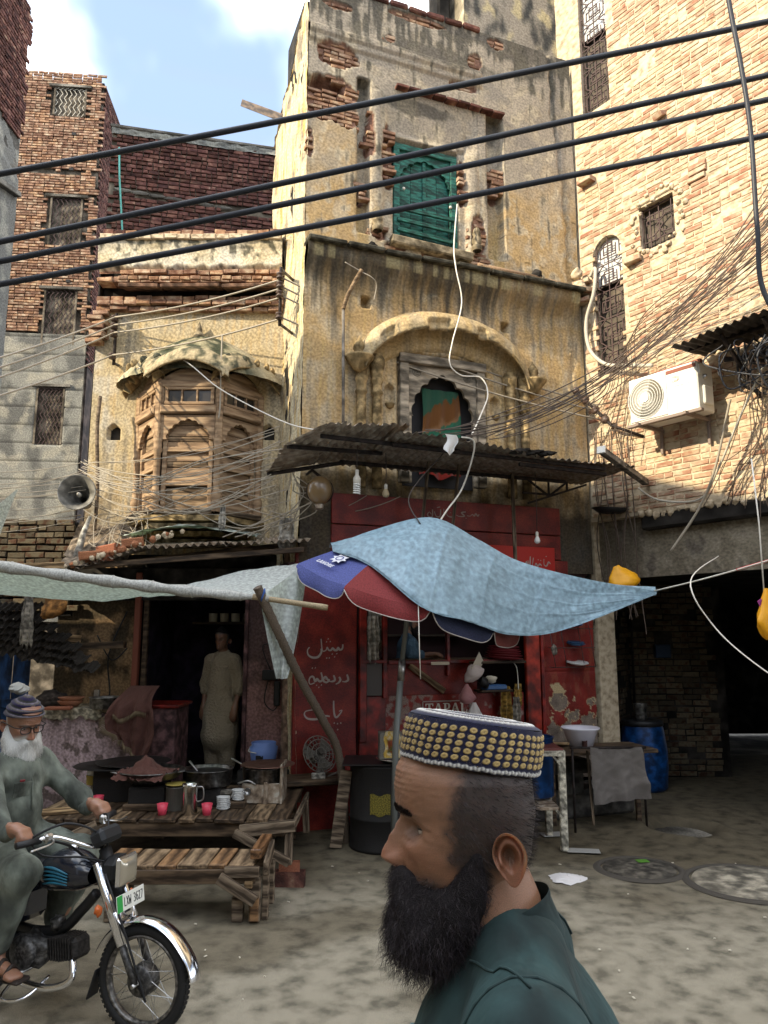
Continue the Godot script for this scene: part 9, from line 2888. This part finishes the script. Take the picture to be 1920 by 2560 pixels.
func wires() -> void:
	# four thick cables across the picture
	var ends := [[-3.2,4.31,3.9,5.92],[-3.2,3.83,3.9,5.62],[-3.2,3.725,3.9,5.43],[-3.2,3.63,3.9,5.13]]
	var nm := ["uppermost of the four thick black cables crossing the whole view","second from the top of the thick black cables crossing the view","third from the top of the thick black cables crossing the view","lowest of the four thick black cables crossing the view"]
	for k in 4:
		var e: Array = ends[k]
		cable_run("thick_cable",nm[k],sagging(V(e[0] - 1.5,e[1] - 0.36,-4.0),V(e[2] + 2.0,e[3] + 0.42,-4.0),0.10,30),0.018,M.cable,"thick cables across the street")
	cable_run("thick_cable","thick black cable hanging down the right edge with a kink",curve([V(1.86,6.0,-3.6),V(1.905,5.22,-3.6),V(1.942,4.80,-3.6),V(1.962,4.39,-3.6),V(1.952,3.85,-3.6),V(1.975,3.44,-3.6),V(2.2,2.9,-3.4)],8),0.013,M.cable)
	# four conductors over two brackets
	var lv := [5.22,5.13,5.04,4.78]
	var rv := [5.40,5.30,5.20,4.965]
	var names4 := ["top","second","third","bottom"]
	for k in 4:
		var pts := sagging(V(-2.72 - 0.6,3.53 - 0.085*k - 0.35,-4.4),V(-2.98,lv[k],-7.78),0.05,10)
		pts.append_array(sagging(V(-2.97,lv[k],-7.77),V(-1.08,rv[k],-7.25),0.05,12))
		pts.append_array(sagging(V(-1.06,rv[k],-7.2),FR*V(-0.05 + 0.11*k,4.53 - 0.14*k,0.14),0.10,16))
		cable_run("power_line","%s of the four bare conductors strung from the left over both iron brackets" % names4[k],pts,0.009,M.wire,"conductors on the brackets")
	for q in [[-2.99,5.30,4.70,-7.86,"iron bracket with insulators on the left corner of the buff house",lv],[-1.07,5.52,4.88,-7.22,"iron bracket with insulators on the ochre house's bright flank",rv]]:
		var b := thing("line_bracket",q[4],"bracket")
		put("bar",tube_mesh([V(q[0],q[1],q[3]),V(q[0],q[2],q[3])],0.018),M.iron,b)
		for y in [q[1] - 0.02,q[2] + 0.02]:
			put("arm",tube_mesh([V(q[0],y,q[3]),V(q[0] + 0.1,y,q[3] - 0.25)],0.016),M.fitting,b)
		for k in 4:
			var g := G.new(1)
			g.lathe(at(V(q[0],q[5][k] - 0.03,q[3] + 0.05)),[Vector2(0,0),Vector2(0.035,0.0),Vector2(0.042,0.012),Vector2(0.024,0.022),Vector2(0.024,0.038),Vector2(0.042,0.048),Vector2(0.035,0.06),Vector2(0,0.06)],14)
			put("insulator",g.mesh(),M.insulator,b)
	var kb := thing("line_end","rusty iron arm with four dark insulators where the conductors meet the brick wall","bracket")
	put("bar",tube_mesh([FR*V(-0.12,4.60,0.14),FR*V(0.40,4.02,0.14),FR*V(0.70,3.85,0.0)],0.017),M.iron,kb)
	for k in 4:
		put("insulator",rock(0.055,30 + k),M.insulator,kb,at(FR*V(-0.05 + 0.125*k,4.53 - 0.145*k,0.14)))
	# iron pipe on the ochre house with its broken stick
	var p := thing("wall_pipe","thin iron pipe up the ochre facade with a bent stick lashed on top","pipe")
	put("pipe",tube_mesh([FC*V(0.40,3.5,0.10),FC*V(0.385,5.05,0.10)],0.016),M.fitting,p)
	put("stick",tube_mesh(curve([FC*V(0.385,5.02,0.10),FC*V(0.42,5.16,0.14),FC*V(0.50,5.34,0.2),FC*V(0.54,5.42,0.22)]),0.022),M.wood,p)
	put("lashing",tube_mesh(curve([FC*V(0.36,5.47,0.22),FC*V(0.53,5.40,0.22),FC*V(0.64,5.34,0.25),FC*V(0.70,5.28,0.22),FC*V(0.68,5.12,0.2)]),0.006),M.wire,p)
	# the loudspeaker
	var h := thing("loudspeaker","large grey horn loudspeaker on a pole at the buff house's corner","loudspeaker",Transform3D(Basis(V(0,1,0),deg_to_rad(8))*Basis(V(1,0,0),deg_to_rad(83)),V(-3.075,3.166,-7.32)))
	var g2 := G.new(1)
	g2.lathe(Transform3D(),[Vector2(0.03,-0.30),Vector2(0.045,-0.26),Vector2(0.07,-0.17),Vector2(0.115,-0.07),Vector2(0.172,-0.005),Vector2(0.183,0.006),Vector2(0.186,0.0),Vector2(0.178,-0.012),Vector2(0.12,-0.085),Vector2(0.08,-0.18),Vector2(0.055,-0.30)],44)
	put("horn",g2.mesh(),M.horn,h)
	g2 = G.new(1)
	g2.ball(V(0,-0.10,0),V(0.024,0.05,0.024),14)
	put("plug",g2.mesh(),M.hornlight,h)
	put("driver",pan(0.06,0.12),M.horn,h,at(V(0,-0.42,0)))
	one("speaker_pole","crooked pole behind the loudspeaker on the corner of the buff house","pole",tube_mesh(curve([V(-3.02,2.5,-7.66),V(-3.0,3.2,-7.66),V(-3.06,3.9,-7.70),V(-3.07,4.3,-7.75)]),0.02),M.woodgrey)
	# thin drop wires one can follow
	cable_run("drop_wire","white wire hanging in loops from the green shutters to the tin canopy",curve([FC*V(1.72,6.5,0.06),FC*V(1.60,5.9,0.2),FC*V(1.56,5.57,0.32),FC*V(1.62,5.2,0.32),FC*V(1.50,4.75,0.33),FC*V(1.46,4.5,0.34),FC*V(1.60,4.40,0.32),FC*V(1.84,4.41,0.3),FC*V(1.86,4.2,0.4),FC*V(1.6,3.85,0.7),FC*V(1.36,3.58,0.98)],8),0.007,M.wirewhite)
	cable_run("drop_wire","white wire from the bay window's hood sloping to the ochre house's flank",curve([V(-2.6,4.52,-7.5),V(-2.16,4.60,-7.36),V(-1.7,4.25,-7.3),V(-1.3,4.0,-7.2),V(-0.92,3.80,-7.1),V(-0.6,3.68,-6.9)],8),0.006,M.wirewhite)
	cable_run("drop_wire","knotted cord hanging from the lowest conductor before the bay window",curve([V(-1.70,4.87,-7.42),V(-1.695,4.5,-7.40),V(-1.69,4.1,-7.40),V(-1.70,3.95,-7.40)]),0.008,M.wire)
	cable_run("drop_wire","white flex looping from the tin canopy down to the blue tarpaulin",curve([FC*V(1.18,3.50,1.12),FC*V(1.30,3.44,1.14),FC*V(1.30,3.1,0.9),V(0.56,2.85,-6.6),V(0.42,2.62,-6.1),V(0.34,2.52,-5.98)],8),0.008,M.wirewhite)
	cable_run("drop_wire","long thin wire from the tarpaulin's rope curving down to the right edge",curve([FR*V(1.6,2.47,0.3),V(2.3,2.15,-5.6),V(2.42,1.8,-5.5),V(2.62,1.5,-5.2),V(2.85,1.3,-4.9)],8),0.005,M.wirewhite)
	cable_run("drop_wire","pale cable sagging along the overhang under the air conditioner",curve([FR*V(0.64,3.29,0.06),FR*V(0.9,3.12,0.1),FR*V(1.35,3.06,0.12),FR*V(1.6,3.3,0.2),FR*V(1.95,3.75,0.35),FR*V(2.2,4.1,0.4)],8),0.011,M.hosewhite)
	cable_run("drop_wire","stiff cut cable end pointing down under the overhang",curve([FR*V(1.85,3.9,0.35),FR*V(1.6,3.3,0.25),FR*V(1.38,2.95,0.2),FR*V(1.12,2.56,0.3)],8),0.012,M.wire)
	# tangles nobody could count
	var r := RandomNumberGenerator.new()
	r.seed = 12
	var jit := func(k: float) -> Vector3: return V(r.randf_range(-k,k),r.randf_range(-k,k),r.randf_range(-k,k))
	var g := G.new(1)
	# before the bay window, fanning from the corner pole to the canopy
	for k in 22:
		var a: Vector3 = V(-3.1,3.55 - 0.05*(k % 9),-7.55) + jit.call(0.06)
		var b: Vector3 = V(-0.95,3.62 - 0.07*(k % 10),-6.75) + jit.call(0.10)
		g.tube(curve([a,a.lerp(b,0.3) - V(0,r.randf_range(0.1,0.32),-0.1),a.lerp(b,0.65) - V(0,r.randf_range(0.05,0.34),-0.15),b],8),r.randf_range(0.003,0.0055),5,false)
	for k in 12:
		var a: Vector3 = V(-4.6,3.35 - 0.06*k,-6.9) + jit.call(0.08)
		var b: Vector3 = V(-3.05,3.5 - 0.05*k,-7.5) + jit.call(0.06)
		g.tube(sagging(a,b,r.randf_range(0.02,0.14),10),0.004,5,false)
	for k in 16:
		var a := V(-3.0 + r.randf_range(0,0.5),3.1 - r.randf()*0.3,-7.6)
		var b := V(-2.9 + r.randf_range(0,0.7),2.6,-7.2)
		g.tube(curve([a,a.lerp(b,0.5) + jit.call(0.16),b],8),0.004,5,false)
	for k in 9:
		var a: Vector3 = V(-2.9 + 0.25*k,2.95,-7.3) + jit.call(0.1)
		var b := a + V(r.randf_range(0.5,1.1),r.randf_range(-0.2,0.25),r.randf_range(0.0,0.3))
		g.tube(sagging(a,b,r.randf_range(0.04,0.15),10),0.005,5,false)
	for k in 6:
		g.tube(curve([V(-0.85,3.3 - 0.05*k,-6.95) + jit.call(0.05),V(-0.75 + 0.03*k,2.95,-6.85) + jit.call(0.08),V(-0.95 - 0.12*k,2.68,-7.1)],8),0.006,5,false)
	kind(tag(put("wire_tangle",g.mesh(),M.wire,self),"tangle of thin telephone wires strung before the bay window","wires"),"stuff")
	# from the brackets at the brick wall up to the top right, and along the booth
	g = G.new(1)
	for k in 15:
		var a: Vector3 = FR*V(-0.1 + 0.05*k,4.5 - 0.06*k,0.16) + jit.call(0.03)
		var b: Vector3 = FR*V(2.9,5.2 + 0.07*(k % 8),0.6) + jit.call(0.12)
		var m := FR*V(0.45 + 0.03*k,4.5 + 0.04*k,0.2)
		g.tube(curve([a,a.lerp(m,0.6) - V(0,0.08,0),m,m.lerp(b,0.5) + V(0,-0.05,0),b],8),r.randf_range(0.003,0.006),5,false)
	for k in 12:
		var a: Vector3 = FC*V(0.75 + 0.08*k,3.52,1.1) + jit.call(0.03)
		var b: Vector3 = FR*V(2.6,5.0 + 0.06*k,0.7) + jit.call(0.1)
		g.tube(sagging(a,b,r.randf_range(0.25,0.5),18),0.005,5,false)
	for k in 14:
		var a: Vector3 = FR*V(2.1 + 0.05*(k % 6),4.15,0.4) + jit.call(0.1)
		var b: Vector3 = FR*V(1.45 + 0.06*k,3.05 - 0.02*k,0.2) + jit.call(0.1)
		g.tube(curve([a,a.lerp(b,0.4) + V(0.05,-0.15,0.0) + jit.call(0.06),a.lerp(b,0.75) + jit.call(0.06),b],8),r.randf_range(0.003,0.006),5,false)
	for k in 10:
		var a: Vector3 = FR*V(0.1 + 0.05*k,4.1 - 0.02*k,0.08) + jit.call(0.03)
		g.tube(curve([a,a + V(0.02,-0.7,0.0) + jit.call(0.07),a + V(0.03,-1.4,0.05) + jit.call(0.08),a + V(0.05,-2.1,0.06) + jit.call(0.1)],8),0.006,5,false)
	kind(tag(put("wire_tangle",g.mesh(),M.wirebrown,self),"tangle of brown cables running over the sunlit brick wall to the upper right","wires"),"stuff")
	g = G.new(1)
	for k in 26:
		var a := FR*V(1.95 + r.randf()*0.55,4.3 + r.randf()*0.1,0.2 + r.randf()*0.4)
		g.tube(curve([a,a + V(0,-0.2,0) + jit.call(0.16),a + V(0.1,-0.32,0.1) + jit.call(0.2),a + V(0.25,-0.1,0.2) + jit.call(0.15)],8),r.randf_range(0.006,0.013),5,false)
	kind(tag(put("cable_heap",g.mesh(),M.cable,self),"black heap of coiled cables under the dark tin shade at the right","cables"),"stuff")
func more() -> void:
	canopy()
	booth()
	umbrella()
	left_roof()
	pink_stall()
	food_table()
	bench()
	right_side()
	aircon()
	wires()
	bearded_man()
	motorbike()
	rider()
	simple_man("man in a cream long shirt standing in the stall's dark doorway",at(V(-1.73,0.30,-8.15),-110)*Transform3D(Basis.from_scale(Vector3.ONE*0.90),Vector3.ZERO),M.creamcloth,Color(0.1,0.09,0.08),Color(0.2,0.2,0.2,0.0),[[V(-0.03,1.05,0.24),V(0.03,0.80,0.22)],[V(-0.03,1.05,-0.24),V(0.05,0.80,-0.22)]],false)
	simple_man("bearded man in a pale blue shirt leaning on the booth's counter, facing right",FC*at(V(1.33,0.55,-0.50),-8)*Transform3D(Basis.from_scale(Vector3.ONE*0.85),Vector3.ZERO),M.bluecloth,Color(0.02,0.017,0.016),Color(0.02,0.02,0.02,1.0),[[V(-0.02,1.17,0.24),V(0.17,1.18,0.30)],[V(-0.02,1.08,-0.24),V(0.2,1.1,-0.1)]],true)
